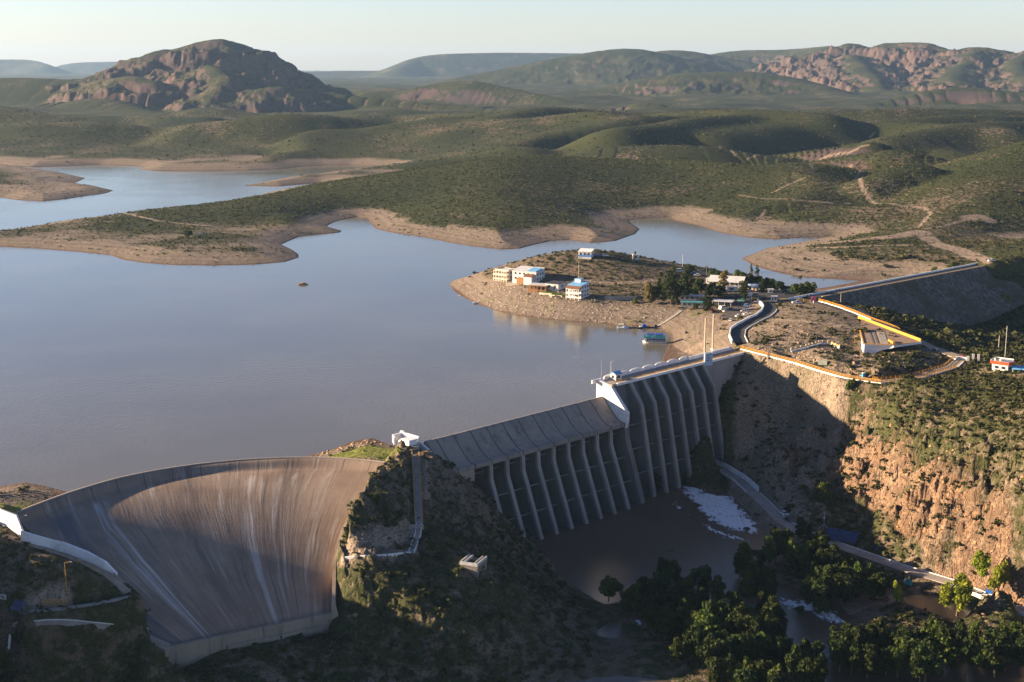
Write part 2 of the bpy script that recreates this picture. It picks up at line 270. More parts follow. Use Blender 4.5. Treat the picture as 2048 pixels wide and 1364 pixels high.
for _i in range(120):                             # the many lesser ridges between the lake and the mountains
    _D = _hr.uniform(2150, 3900); _px = _hr.uniform(-250, 2300)
    if _px < 760 and _D < 2450: continue
    _y0 = _hr.uniform(208, 252) if _px > 700 else _hr.uniform(220, 262)
    if CAM_H - (_y0 - HOR) / FPX * _D < 22: _y0 = HOR + (CAM_H - _hr.uniform(24, 46)) * FPX / _D
    _a = _hr.uniform(-.9, .9); _L = _hr.uniform(90, 300); _dx = _L * math.cos(_a) * FPX / _D; _dd = _L * math.sin(_a)
    _k = _hr.uniform(5, 20)
    HILLS.append((_hr.uniform(.20, .29), _hr.uniform(25, 55), (.5 if _hr.random() < .14 else .03), _hr.uniform(.4, .9), [(_px - _dx, _y0 + _k * 1.6, _D - _dd), (_px - _dx * .4, _y0 + _k * .3, _D - _dd * .4), (_px, _y0, _D), (_px + _dx * .5, _y0 + _k * .4, _D + _dd * .5), (_px + _dx, _y0 + _k * 1.7, _D + _dd)]))
def far_height(x, y):
    D = np.hypot(x, y)
    wl = 260 + D * 0.05
    n1 = fbm(x, y, 900, 3); n2 = fbm(x + 500, y, 300, 4)
    base = 5 + 7.5 * np.clip(D / 1000 - 2.4, 0, 4.2) + n1 * np.clip((D - 1000) * .008, 2, 16) + n2 * np.clip((D - 900) * .009, 1.5, 14)
    rg = fbm(x + 55 * n2, y - 60 * n1, 330, 4, .5, .05)      # spurs and gullies
    rg2 = fbm(x, y, 120, 3, .55, True); rg3 = fbm(x + 14 * n2, y, 48, 3, .55, True); rg4 = fbm(x - 16 * n2, y * .6, 85, 3, .6, True); rgL = fbm(x + 150 * n2, y + 999, 700, 3, .5, .04); rgM = fbm(x + 60 * n2, y * 1.15 + 399, 520, 3, .45, .04)
    base = base + sstep(1900, 2900, D) * (1 - .5 * sstep(6000, 9000, D)) * (np.clip(.5 + .8 * rgM, 0, 2) ** 1.6 * 13 - 3 + np.clip(rg, 0, 1) * 3)
    base = np.maximum(base, 2.0)
    h = base.copy(); rock = np.zeros_like(x)
    K = 0.12
    for (s, r, rk, sp, pts) in HILLS:
        nodes = [Q(*p) for p in pts]
        zs = np.array([q[2] for q in nodes]); reach = (zs.max() + 60) / s + r * 2 + 150
        X0 = min(q[0] for q in nodes) - reach; X1 = max(q[0] for q in nodes) + reach
        Y0 = min(q[1] for q in nodes) - reach; Y1 = max(q[1] for q in nodes) + reach
        m = (x > X0) & (x < X1) & (y > Y0) & (y < Y1)
        if not m.any(): continue
        xx, yy = x[m], y[m]
        CL = sum(np.hypot(b[0] - a[0], b[1] - a[1]) for a, b in zip(nodes[:-1], nodes[1:])); C = resample([tuple(q) for q in nodes], int(np.clip(CL / (.8 * r), max(12, 2 * len(nodes)), 44)))
        for _ in range(1 if rk > .8 else 14 if r > 100 else 6): C[1:-1] = (C[:-2] + 2 * C[1:-1] + C[2:]) / 4
        if rk < .8:                              # a crest never falls faster than its flanks
            dj = np.hypot(C[:, None, 0] - C[None, :, 0], C[:, None, 1] - C[None, :, 1]); C[:, 2] = (C[None, :, 2] - .5 * s * dj).max(1)
        if rk > .8:
            ii_ = np.arange(len(C)) * 1.0; C[:, 2] += (12 if Dm > 5000 else 4) * (perlin(ii_ / 3.7 + Dm, ii_ * 0 + .5) + .6 * perlin(ii_ / 1.6 + Dm, ii_ * 0 + 7.5))
        z0 = np.full(xx.shape, -1e9); dd = np.zeros(xx.shape)
        wx = xx + n2[m] * r * .6 * sp; wy = yy + n1[m] * r * .6 * sp
        for c0, c1 in zip(C[:-1], C[1:]):        # height falls away from every crest segment; the highest wins
            ex, ey = c1[0] - c0[0], c1[1] - c0[1]; t = np.clip(((wx - c0[0]) * ex + (wy - c0[1]) * ey) / (ex * ex + ey * ey + 1e-9), 0, 1)
            e = np.sqrt((wx - c0[0] - t * ex) ** 2 + (wy - c0[1] - t * ey) ** 2 + r * r) - r
            v = c0[2] + (c1[2] - c0[2]) * t - s * e; u = v > z0
            z0 = np.where(u, v, z0); dd = np.where(u, e, dd)
        z0 = z0 + s * dd
        g = rg[m]; g2 = rg2[m]; Dm = D[m].mean(); s = s * (1.65 if Dm < 1700 else 2.5 if Dm < 3900 and rk < .8 else 1.5 if Dm < 4700 and rk < .8 else 1.05); r = r * (.75 if 1700 < Dm < 4600 and rk < .8 else 1)
        fade = np.clip(dd / (3 * r if rk < .8 else 150), 0, 1)
        big = (1.0 if rk > .8 else .3) * (1.8 if Dm > 5000 else 1.0)
        hh = z0 - s * dd * (1 - (.32 if Dm > 4600 or Dm < 1700 else .10) * sp * (g if Dm < 4500 else rgL[m]) * fade) + sp * fade * ((g2 - .3) * 5 + (g - .3) * 8) * (0.3 if Dm < 2500 else .55 if Dm < 4700 else 1.0 + .7 * (Dm > 5000)) + big * sp * fade * ((g - .45) * 12 + (g2 - .4) * 11 + (rg3[m] - .4) * 8 + (rg4[m] - .4) * 5)
        if rk > .8:
            hh = hh + fade * (7 * blocks(xx + 20 * n2[m], yy * .55, 60.0) + 3.5 * blocks(xx * 1.3, yy * .7, 24.0)) * (1.5 if Dm > 5000 else 1.0)
            cl = dd / 95.0 + .45 * g2 + .40 * g; hh = hh + np.clip(fade * 1.5 - .5, 0, 1) * 30 * (1 - sstep(1.5, 1.75, cl)) - fade * 9
        hb = h[m]
        k = 6 + 10 * sstep(1500, 5000, D[m])
        mx = np.maximum(hh, hb); mn = np.minimum(hh, hb)
        hn = mx + k * .35 * np.log1p(np.exp(-(mx - mn) / (k * .35)))- k*.35*np.log1p(np.exp(-40/(k*.35)))
        # keep crests exact: weaken the blend where the hill clearly wins
        hn = np.where(hh > hb, hn - (hn - mx) * np.clip((hh - hb) / 15, 0, 1), hn)
        rock[m] = np.where(hh > hb, np.maximum(rk * np.clip(1.2 - dd * 0.0 , 0, 1), 0), rock[m])
        h[m] = hn
    return h, rock

LAKE_A = np.array(lake)
CLX = (LAKE_A[:, 0].min(), LAKE_A[:, 0].max(), LAKE_A[:, 1].min(), LAKE_A[:, 1].max())
# downstream side polygon (no lake slope limit there): everything on the camera side of the dams and the valley right of the loop road
DOWN = [DA(-6, -1, 0)[:2], DA(182, -1, 0)[:2], P(1490, 690, 10)[:2], P(1545, 640, 12)[:2], P(1540, 600, 12)[:2], P(1620, 592, 12)[:2], P(1975, 526, 12)[:2], P(2100, 500, 14)[:2], (900, 1150), (900, 200), (-900, 200), (-900, 428)] + PL([(-120, 1000), (12, 1030)]) + [tuple(p) for p in ARC[::6]] + PL([(800, 905)])

def height(x, y):
    far, rock = far_height(x, y)
    h = far
    m = y < 1200
    nr = tps(x[m], y[m])
    wgt = 1 - sstep(1010, 1180, y[m])
    hm = h[m] * (1 - wgt) + nr * wgt
    h = h.copy(); h[m] = hm; rock[m] *= (1 - wgt)
    # small relief near
    D = np.hypot(x, y)
    down = inside(x, y, DOWN)
    # cliffs and gullies on the steep banks below the dams
    z = h
    cl = fbm(x * 1.0 + y * .35, y * .8, 26, 4, .55, True)
    rib = fbm(x * .75 + y * .66 + 2.5 * fbm(x, y, 20, 2), (x * .66 - y * .75) * .22, 15, 4, .6, True)
    blk = fbm(x * .9 - y * .5 + 300, y, 11, 4, .6)
    bank = down & (y < 700)
    rs = (x > 105) & (y < 625); rcl = np.where(rs, sstep(-36, -30, z) * (1 - .75 * sstep(-4, 9, z)), 0)      # right cliff
    kn = (x < 60) & (x > -62) & (y < 530); kcl = np.where(kn, sstep(-40, -34, z) * (1 - sstep(2, 8, z)), 0)
    scr = (x >= 60) & ~rs
    scl = np.where(scr, sstep(-36, -28, z) * (1 - sstep(0, 6, z)), 0)
    lf = (x < -62); lcl = np.where(lf, (1 - sstep(-14, -2, z)), 0)
    amp = np.where(bank, rcl * 3.4 + kcl * 1.9 + scl * .9 + lcl * 1.2, 0)
    amp2 = np.where(bank, rcl * 1.8 + kcl * 1.1 + scl * 1.3 + lcl * 1.1 + .12, 0)
    h = h + amp * (cl - .1) + amp2 * blk + np.where(bank, rcl * 6.5 * (rib - .25) + scl * 3.2 * (rib - .3) + kcl * 1.8 * (rib - .3), 0)
    jb = np.nonzero(bank & (z > RIVER_Z + 4) & (z < 12) & (x > -62)); xb, yb = x[jb], y[jb]
    wb = (rcl * 2.6 * np.clip(.5 + 1.5 * cl, 0, 1.3) + kcl * 1.3 * np.clip(.3 + 1.5 * cl, 0, 1) + scl * .8)[jb]
    qx, qy = xb * .8 + yb * .6 + 1.5 * blk[jb], (xb * .6 - yb * .8) * .5
    h[jb] = h[jb] + wb * (blocks(qx, qy, 6.5) + .45 * blocks(qx + 31, qy * 1.4, 2.6))
    rockn = np.where(bank, np.clip(rcl * (1 - .6 * sstep(-18, -4, z)) * (.42 + .6 * blk + .75 * (rib - .2)) + kcl * .22 * (cl > .1) + scl * .25 + lcl * .25, 0, 1), 0)
    rock = np.maximum(rock, rockn)
    h = h + np.where(D < 1600, .35 * fbm(x, y, 14, 3) * sstep(2, 8, np.abs(h)) , 0)
    # lake shores
    sd = np.full(x.shape, 1e4, np.float32); ins = np.zeros(x.shape, bool)
    m = (y < 2700) & (y > 380) & ~down
    dl = seg_dist(x[m], y[m], lake, True); il = inside(x[m], y[m], lake)
    ii = inside(x[m], y[m], ISLET); di = seg_dist(x[m], y[m], ISLET, True)
    wat = il & ~ii
    dist = np.where(ii, di, np.where(wat, np.minimum(dl, di), dl))
    wob = fbm(x[m], y[m], 40, 3) * np.clip(dist * .12, 0, 3)
    sd[m] = np.where(wat, -dist, np.maximum(dist + wob, .05)); ins[m] = wat
    sl = np.where((y < 985) & (x > -75), .36, .17 + .05 * fbm(x, y, 220, 2))
    lim = np.where(sd > 0, sd * sl + .12, np.maximum(sd * .35, -14))
    isl = np.zeros(x.shape, bool); isl[m] = ii
    h = np.where(isl, np.minimum(3 + 3 * fbm(x, y, 60, 3) + .05 * sd, 12), h)
    k = 1.2
    soft = h - k * np.logaddexp(0, np.clip((h - lim) / k, -80, 80))
    soft = np.where((h - lim) / k > 80, lim, soft)
    land = ~down & (sd > 0) & (sd < 9e3)
    h = np.where(land, np.minimum(np.maximum(soft, np.minimum(.15 + .04 * sd, 1.5)), h + 40), h)
    h = np.where(ins, lim, h)
    # room for the chute
    m = (x > -180) & (x < -40) & (y > 385) & (y < 510)
    ic = inside(x[m], y[m], CHUTE); dc = seg_dist(x[m], y[m], CHUTE, True)
    pl = (x[m] - (-80)) ; 
    v = np.clip((seg_dist(x[m], y[m], [tuple(p) for p in ARC])) / 88.0, 0, 1)
    hm = h[m]; hm = np.where(ic | (dc < 1.0), np.minimum(hm, chute_z(v) - 4.0), hm); h[m] = hm
    return h, rock, sd, down

TC, Y0, YM, Y1 = 0.58, 318.0, 1300.0, 26000.0
GRADE = []                                      # (line of (x, y, z), half width): ground levelled along roads and walls
def add_grade(px3, hw, dz=-.05): GRADE.append((np.array([tuple(P(a, b, z)) for a, b, z in px3]) + np.array([0, 0, dz]), hw))
add_grade([(a, b, -39.5) for a, b in ROADPX], 3.6)
add_grade(LOOPPX[:11], 3.4); add_grade(LOOPPX[4:9], 6.5)
SERVICE = [(-60, 1040, 8.5), (0, 1068, 7.0), (46, 1084, 4.8), (105, 1103, 1.6), (140, 1114, -.2), (180, 1131, -2.6), (215, 1150, -4.8), (240, 1170, -6.6), (256, 1186, -8.2)]
add_grade(SERVICE, 2.6)
FOOT = [(263, 1193, -8.6), (230, 1200, -8.3), (180, 1210, -8), (120, 1218, -7.8), (60, 1224, -7.6)]
add_grade(FOOT, 1.8); add_grade([(831, 906, 3.0), (838, 1046, -9.6)], 1.5, -.35)
ROWS = np.concatenate([np.exp(np.linspace(np.log(Y0), np.log(YM), 760, endpoint=False)), np.exp(np.linspace(np.log(YM), np.log(Y1), 1050))])
NCOL = 1260
TT = np.linspace(-TC, TC, NCOL)
GX = (ROWS[:, None] * TT[None, :]); GY = np.repeat(ROWS[:, None], NCOL, 1)
GH, GROCK, GSD, GDOWN = height(GX, GY)
def box(A, n, ax):                               # running mean
    p = np.pad(A, [(n + 1, n) if k == ax else (0, 0) for k in (0, 1)], mode='edge'); c = np.cumsum(p, axis=ax)
    return (c[2 * n + 1:] - c[:-2 * n - 1]) / (2 * n + 1) if ax == 0 else (c[:, 2 * n + 1:] - c[:, :-2 * n - 1]) / (2 * n + 1)
_r0, _r1 = np.searchsorted(ROWS, [1120, 4000]); _S = np.s_[_r0:_r1]
_B = GH[_S].copy()
for _ in range(3): _B = box(box(_B, 20, 1), 12, 0)
_B2 = box(box(box(box(GH[_S], 7, 1), 3, 0), 7, 1), 3, 0)
_y, _x, _sd = GY[_S], GX[_S], GSD[_S]            # old, worn hills: rounded tops, no sharp spurs
_w = sstep(25, 90, _sd) * (sstep(1180, 1270, _y) * (1 - sstep(1640, 1740, _y)) * (1 - sstep(150, 230, _x)))
_w2 = sstep(25, 60, _sd) * sstep(1850, 1950, _y) * (1 - sstep(3400, 3700, _y))
GH[_S] += (_B - GH[_S]) * np.clip(_w, 0, 1) * .9 + (_B2 * 1.0 - GH[_S]) * _w2 * .9
for ln_, hw in GRADE:
    r0, r1 = np.searchsorted(ROWS, [ln_[:, 1].min() - 12, ln_[:, 1].max() + 12]); sb_ = np.s_[r0:r1 + 1]
    d_, zv_ = seg_dist(GX[sb_], GY[sb_], [tuple(p[:2]) for p in ln_], data=[(p[2],) for p in ln_])
    GH[sb_] = np.where(d_ < hw + 4, GH[sb_] + (zv_[..., 0] - GH[sb_]) * (1 - sstep(hw, hw + 4, d_)), GH[sb_])
_cf = np.array([chute_pt(i / 40, j / 40) for j in range(41) for i in range(41)])   # keep the ground under the chute floor
m_ = (GX > -180) & (GX < -40) & (GY > 385) & (GY < 510); jx, jy = GX[m_], GY[m_]
near_ = inside(jx, jy, CHUTE) | (seg_dist(jx, jy, CHUTE, True) < 1.3); q_ = np.nonzero(near_)[0]; hm_ = GH[m_]
for a_ in np.array_split(q_, max(1, len(q_) // 4000)):
    k_ = ((jx[a_][:, None] - _cf[None, :, 0]) ** 2 + (jy[a_][:, None] - _cf[None, :, 1]) ** 2).argmin(1)
    hm_[a_] = np.minimum(hm_[a_], _cf[k_, 2] - 2.2)
GH[m_] = hm_
LOGR = np.log(ROWS)
def gz(x, y):                                    # ground height under a point
    r = np.interp(np.log(y), LOGR, np.arange(len(ROWS))); c = (x / y + TC) / (2 * TC) * (NCOL - 1)
    r0 = int(min(max(r, 0), len(ROWS) - 2)); c0 = int(min(max(c, 0), NCOL - 2)); fr = r - r0; fc = min(max(c - c0, 0), 1)
    return float((GH[r0, c0] * (1 - fc) + GH[r0, c0 + 1] * fc) * (1 - fr) + (GH[r0 + 1, c0] * (1 - fc) + GH[r0 + 1, c0 + 1] * fc) * fr)
def gzv(x, y):
    r = np.interp(np.log(y), LOGR, np.arange(len(ROWS))); c = np.clip((x / y + TC) / (2 * TC) * (NCOL - 1), 0, NCOL - 1.001)
    r0 = np.clip(r.astype(int), 0, len(ROWS) - 2); c0 = c.astype(int); fr = r - r0; fc = c - c0
    return (GH[r0, c0] * (1 - fc) + GH[r0, c0 + 1] * fc) * (1 - fr) + (GH[r0 + 1, c0] * (1 - fc) + GH[r0 + 1, c0 + 1] * fc) * fr
_dm = np.exp(np.linspace(np.log(340), np.log(9000), 2600))
def G(px, py, lo=340):                           # first ground point along the view ray
    r = ray(px, py); t = _dm / r[1]
    x = r[0] * t; z = CAM_H + r[2] * t
    g = np.maximum(gzv(x, _dm), RIVER_Z)
    k = np.nonzero((z <= g) & (_dm > lo))[0]
    if len(k) == 0: return P(px, py, 0)
    i = k[0]
    a, b = (z[i - 1] - g[i - 1]), (z[i] - g[i]); f = a / (a - b + 1e-9)
    D = _dm[i - 1] + f * (_dm[i] - _dm[i - 1]); q = Q(px, py, D)
    return np.array([q[0], q[1], gz(q[0], q[1])])

# ------------------------------------------------------------------ material helpers
def mat(name, rough=.85, spec=.3):
    m = bpy.data.materials.new(name); m.use_nodes = True
    nt = m.node_tree; b = nt.nodes['Principled BSDF']
    b.inputs['Roughness'].default_value = rough; b.inputs['Specular IOR Level'].default_value = spec
    return m, nt, b
class NT:
    def __init__(s, nt): s.nt = nt; s.pos = None
    def n(s, t, **k):
        x = s.nt.nodes.new(t)
        for a, v in k.items(): setattr(x, a, v)
        return x
    def l(s, a, b): s.nt.links.new(a, b)
    def P(s):
        if s.pos is None: s.pos = s.n('ShaderNodeNewGeometry').outputs['Position']
        return s.pos
    def obj(s): return s.n('ShaderNodeTexCoord').outputs['Object']
    def scaled(s, v, sx, sy, sz):
        m = s.n('ShaderNodeVectorMath', operation='MULTIPLY'); s.l(v, m.inputs[0]); m.inputs[1].default_value = (sx, sy, sz); return m.outputs[0]
    def noise(s, scale, detail=4, rough=.55, v=None, dist=0.0):
        x = s.n('ShaderNodeTexNoise'); x.inputs['Scale'].default_value = scale; x.inputs['Detail'].default_value = detail
        x.inputs['Roughness'].default_value = rough; x.inputs['Distortion'].default_value = dist
        s.l(v if v is not None else s.P(), x.inputs['Vector']); return x.outputs['Fac']
    def voro(s, scale, v=None, feature='F1', out='Distance'):
        x = s.n('ShaderNodeTexVoronoi', feature=feature); x.inputs['Scale'].default_value = scale
        s.l(v if v is not None else s.P(), x.inputs['Vector']); return x.outputs[out]
    def ramp(s, f, a, b, lo=0.0, hi=1.0):
        x = s.n('ShaderNodeMapRange', interpolation_type='SMOOTHSTEP'); s.l(f, x.inputs[0])
        x.inputs[1].default_value = a; x.inputs[2].default_value = b; x.inputs[3].default_value = lo; x.inputs[4].default_value = hi; return x.outputs[0]
    def mix(s, f, a, b):
        x = s.n('ShaderNodeMix', data_type='RGBA')
        if isinstance(f, (int, float)): x.inputs[0].default_value = f
        else: s.l(f, x.inputs[0])
        for i, c in ((6, a), (7, b)):
            if isinstance(c, tuple): x.inputs[i].default_value = (*c, 1)
            else: s.l(c, x.inputs[i])
        return x.outputs[2]
    def math(s, op, a, b=0.0):
        x = s.n('ShaderNodeMath', operation=op)
        for i, c in ((0, a), (1, b)):
            if isinstance(c, (int, float)): x.inputs[i].default_value = c
            else: s.l(c, x.inputs[i])
        return x.outputs[0]
    def bump(s, h, strength, dist, b, prev=None):
        x = s.n('ShaderNodeBump'); x.inputs['Strength'].default_value = strength; x.inputs['Distance'].default_value = dist
        s.l(h, x.inputs['Height'])
        if prev is not None: s.l(prev, x.inputs['Normal'])
        if b is not None: s.l(x.outputs[0], b.inputs['Normal'])
        return x.outputs[0]
_simple = {}
def paint(name, c, rough=.7, spec=.3, var=.25, scale=.6, metal=0.0, dirt=None):
    """plain coated or mineral surface with a little wear and unevenness of its own colour"""
    if name in _simple: return _simple[name]
    m, nt, b = mat(name, rough, spec); k = NT(nt); b.inputs['Metallic'].default_value = metal
    o = k.obj()
    d = tuple(x * (1 - var) for x in c); l = tuple(min(1, x * (1 + var * .5)) for x in c)
    cc = k.mix(k.ramp(k.noise(scale, 5, .6, o), .3, .7), d, l)
    if dirt: cc = k.mix(k.ramp(k.noise(scale * .35, 6, .7, o), .52, .75), cc, dirt)
    k.l(cc, b.inputs['Base Color'])
    _simple[name] = m; return m

# ------------------------------------------------------------------ mesh helpers
class MB:
    def __init__(s): s.v = []; s.f = []
    def add(s, vs, fs):
        o = len(s.v); s.v += [tuple(map(float, q)) for q in vs]; s.f += [tuple(i + o for i in f) for f in fs]; return s
    def box(s, c, sz, rz=0.0, top=(1, 1)):
        """box whose base centre is c"""
        ca, sa = math.cos(rz), math.sin(rz); vs = []
        for z, t in ((0, (1, 1)), (sz[2], top)):
            for ax, ay in ((-.5, -.5), (.5, -.5), (.5, .5), (-.5, .5)):
                x, y = ax * sz[0] * t[0], ay * sz[1] * t[1]
                vs.append((c[0] + x * ca - y * sa, c[1] + x * sa + y * ca, c[2] + z))
        return s.add(vs, [(3, 2, 1, 0), (4, 5, 6, 7), (0, 1, 5, 4), (1, 2, 6, 5), (2, 3, 7, 6), (3, 0, 4, 7)])
    def prism(s, pts, z0, z1):
        """vertical prism over a plan polygon; z may be a list"""
        n = len(pts); a = [z0] * n if not hasattr(z0, '__len__') else z0; b = [z1] * n if not hasattr(z1, '__len__') else z1
        ar = sum(pts[i][0] * pts[(i + 1) % n][1] - pts[(i + 1) % n][0] * pts[i][1] for i in range(n))
        if ar < 0: pts = pts[::-1]; a = a[::-1]; b = b[::-1]
        vs = [(p[0], p[1], a[i]) for i, p in enumerate(pts)] + [(p[0], p[1], b[i]) for i, p in enumerate(pts)]
        return s.add(vs, [tuple(range(n))[::-1], tuple(range(n, 2 * n))] + [(i, (i + 1) % n, n + (i + 1) % n, n + i) for i in range(n)])
    def extrude(s, pts, d):
        """a planar 3D polygon pushed along d"""
        n = len(pts); d = np.array(d)
        vs = [tuple(p) for p in pts] + [tuple(np.array(p) + d) for p in pts]
        return s.add(vs, [tuple(range(n))[::-1], tuple(range(n, 2 * n))] + [(i, (i + 1) % n, n + (i + 1) % n, n + i) for i in range(n)])
    def bar(s, a, b, r, n=6, r2=None):
        a, b = Vector(a), Vector(b); d = (b - a).normalized(); u = d.orthogonal().normalized(); w = d.cross(u); r2 = r if r2 is None else r2; vs = []
        for p, q in ((a, r), (b, r2)):
            for i in range(n):
                t = 2 * math.pi * (i + .5) / n; vs.append(p + (u * math.cos(t) + w * math.sin(t)) * q)
        return s.add(vs, [tuple(range(n))[::-1], tuple(range(n, 2 * n))] + [(i, (i + 1) % n, n + (i + 1) % n, n + i) for i in range(n)])
    def beam(s, a, b, wd, h):
        """rectangular beam, upright section, along a-b (axis at the middle of its base)"""
        a, b = np.array(a, float), np.array(b, float); d = b - a; L = math.hypot(d[0], d[1]) + 1e-9; nn = np.array([-d[1], d[0], 0]) / L * wd / 2; up = np.array([0, 0, h])
        vs = [a - nn, a + nn, b + nn, b - nn, a - nn + up, a + nn + up, b + nn + up, b - nn + up]
        return s.add(vs, [(0, 1, 2, 3), (7, 6, 5, 4), (1, 0, 4, 5), (2, 1, 5, 6), (3, 2, 6, 7), (0, 3, 7, 4)])
    def sweep(s, path, prof):
        """profile [(across, up)] swept along a 3D polyline; mitred joints, closed section, capped"""
        p = np.array(path, float); n = len(p); m = len(prof); vs = []
        for i in range(n):
            a = p[min(i + 1, n - 1)] - p[i]; b = p[i] - p[max(i - 1, 0)]
            ta = a[:2] / (np.hypot(*a[:2]) + 1e-9); tb = b[:2] / (np.hypot(*b[:2]) + 1e-9)
            t = ta + tb; t = t / (np.hypot(*t) + 1e-9); nn = np.array([t[1], -t[0]])
            for ac, up in prof: vs.append((p[i][0] + nn[0] * ac, p[i][1] + nn[1] * ac, p[i][2] + up))
        fs = [(i * m + j, i * m + (j + 1) % m, (i + 1) * m + (j + 1) % m, (i + 1) * m + j) for i in range(n - 1) for j in range(m)]
        fs += [tuple(range(m))[::-1], tuple((n - 1) * m + j for j in range(m))]
        return s.add(vs, fs)
    def build(s, name, m, parent=None, smooth=False):
        me = bpy.data.meshes.new(name); me.from_pydata(s.v, [], s.f); me.update()
        if m: me.materials.append(m)
        if smooth: me.polygons.foreach_set('use_smooth', [True] * len(me.polygons))
        o = bpy.data.objects.new(name, me); col.objects.link(o)
        if parent: o.parent = parent
        return o
def np_mesh(name, V, F, m, smooth=True, parent=None, k=4):
    me = bpy.data.meshes.new(name); me.vertices.add(len(V)); me.vertices.foreach_set('co', V.astype(np.float32).ravel())
    me.loops.add(F.size); me.loops.foreach_set('vertex_index', F.astype(np.int32).ravel())
    me.polygons.add(len(F)); me.polygons.foreach_set('loop_start', np.arange(0, F.size, k, dtype=np.int32))
    me.update(calc_edges=True)
    if smooth: me.polygons.foreach_set('use_smooth', np.ones(len(F), bool))
    me.materials.append(m); o = bpy.data.objects.new(name, me); col.objects.link(o)
    if parent: o.parent = parent
    return o
def tag(o, label=None, cat=None, group=None, kind=None):
    if label: o['label'] = label
    if cat: o['category'] = cat
    if group: o['group'] = group
    if kind: o['kind'] = kind
    return o
def thing(name, label, cat, loc=(0, 0, 0), rz=0.0, group=None):
    o = bpy.data.objects.new(name, None); col.objects.link(o); o.location = loc; o.rotation_euler = (0, 0, rz)
    o.empty_display_size = .3
    return tag(o, label, cat, group)
def dup(root, loc, rz=0.0, sc_=1.0, label=None, group=None):
    r = root.copy(); col.objects.link(r); r.location = loc; r.rotation_euler = (0, 0, rz)
    r.scale = (sc_, sc_, sc_) if not hasattr(sc_, '__len__') else sc_
    if label: r['label'] = label
    if group: r['group'] = group
    for ch in list(root.children):
        c = ch.copy(); col.objects.link(c); c.parent = r
        for g in list(ch.children):
            d = g.copy(); col.objects.link(d); d.parent = c
    return r

# ------------------------------------------------------------------ terrain mesh
TRACKS = [  # dirt tracks and paths: (width, [(px, py)])
 (4.5, [(1836, 455), (1850, 440), (1863, 428), (1850, 415), (1800, 412), (1755, 408), (1735, 393), (1722, 372), (1712, 355), (1722, 342), (1700, 330)]),
 (3.0, [(1478, 390), (1540, 398), (1600, 402), (1700, 408)]), (3.0, [(1545, 385), (1575, 370), (1610, 355)]), (3.0, [(1600, 325), (1625, 338)]),
 (3.0, [(1515, 437), (1525, 430), (1530, 420)]), (4.0, [(1850, 458), (1900, 448), (1940, 437)]), (16.0, [(1935, 436), (1960, 432), (1975, 440)]),
 (14.0, [(1620, 489), (1700, 482), (1800, 472), (1840, 462), (1880, 490), (1960, 519)]), (4.5, [(1612, 497), (1700, 494), (1850, 490), (1940, 512), (1975, 524)]),
 (4.0, [(1560, 500), (1580, 512), (1700, 523), (1760, 529), (1700, 540), (1640, 549)]),
 (3.0, [(1440, 294), (1470, 312)]), (3.0, [(1495, 318), (1520, 310)]), (5, [(1640, 316), (1700, 305), (1735, 290)]), (3, [(1750, 264), (1740, 275)]),
 (4.0, [(1170, 562), (1230, 567), (1290, 562), (1335, 560)]), (6.0, [(1500, 610), (1480, 640), (1440, 670), (1400, 690), (1370, 706)]), (5.0, [(1270, 515), (1330, 525), (1400, 541), (1440, 556)]),
 (2.5, [(1310, 655), (1340, 637), (1362, 622)]), (14, [(1690, 612), (1740, 640), (1790, 665), (1830, 680)]), (6, [(1550, 640), (1620, 645), (1700, 655)]),
 (3.0, [(690, 1115), (760, 1110), (826, 1103)]), (5.0, [(700, 1085), (770, 1072), (820, 1058)]), (3.5, [(842, 925), (846, 990)]),
 (4, [(1650, 1230), (1720, 1215), (1790, 1195)]), (9, [(1690, 1205), (1760, 1200)]), (3, [(130, 1190), (60, 1216)]),
 (5, [(150, 425), (300, 440), (420, 452)]), (3, [(500, 470), (420, 462)]),
]
_dirt = np.zeros_like(GX)
for wd, pl in TRACKS:
    pts = [G(a, b)[:2] for a, b in pl]; pts = resample(pts, max(8, len(pts) * 4))
    X0, X1 = pts[:, 0].min() - 25, pts[:, 0].max() + 25; Ya, Yb = pts[:, 1].min() - 25, pts[:, 1].max() + 25
    r0, r1 = np.searchsorted(ROWS, [Ya, Yb]); sub = np.s_[r0:r1 + 1]
    d = seg_dist(GX[sub], GY[sub], [tuple(p) for p in pts])
    d = d + (0 if Ya < 1000 else .8) + 1.2 * perlin(GX[sub] / 5, GY[sub] / 5) * min(1, wd / 5)
    _dirt[sub] = np.maximum(_dirt[sub], 1 - sstep(wd * .5, wd * .5 + 1.5, d))
def flat_mask(z, poly_px, zz):                   # bare ground inside an outline
    pts = [tuple(P(a, b, zz)[:2]) for a, b in poly_px]
    d = seg_dist(GX[:760], GY[:760], pts, True); i = inside(GX[:760], GY[:760], pts)
    sgn = np.where(i, -d, d) + 2.5 * fbm(GX[:760], GY[:760], 14, 3)
    return 1 - sstep(-2.0, 2.0, sgn)
_dzx = np.gradient(GH, axis=1) / (np.gradient(GX, axis=1)); _dzy = np.gradient(GH, axis=0) / np.gradient(GY, axis=0)
GSLOPE = np.hypot(_dzx, _dzy)
_nz = fbm(GX, GY, 60, 3)
top = np.where(GY < 1000, 9.0, np.where((GX < -60) & (GY < 1520), 5.6, 7.5)) + 2.5 * _nz
beach = np.where(~GDOWN & (GY < 3200) & (GSD < 400), 1 - sstep(top - 1.8, top + .8, GH), 0) * (GSD < 9e3)
front = (GY < 930) & ~GDOWN & (GX > -60) & (GX < 120) & (GSD < 62)
beach = np.where((GY < 930) & ~GDOWN, np.where(GSD > 60 + 10 * _nz, beach * .15, beach), beach)
_nf = fbm(GX + 900, GY, 170, 4)
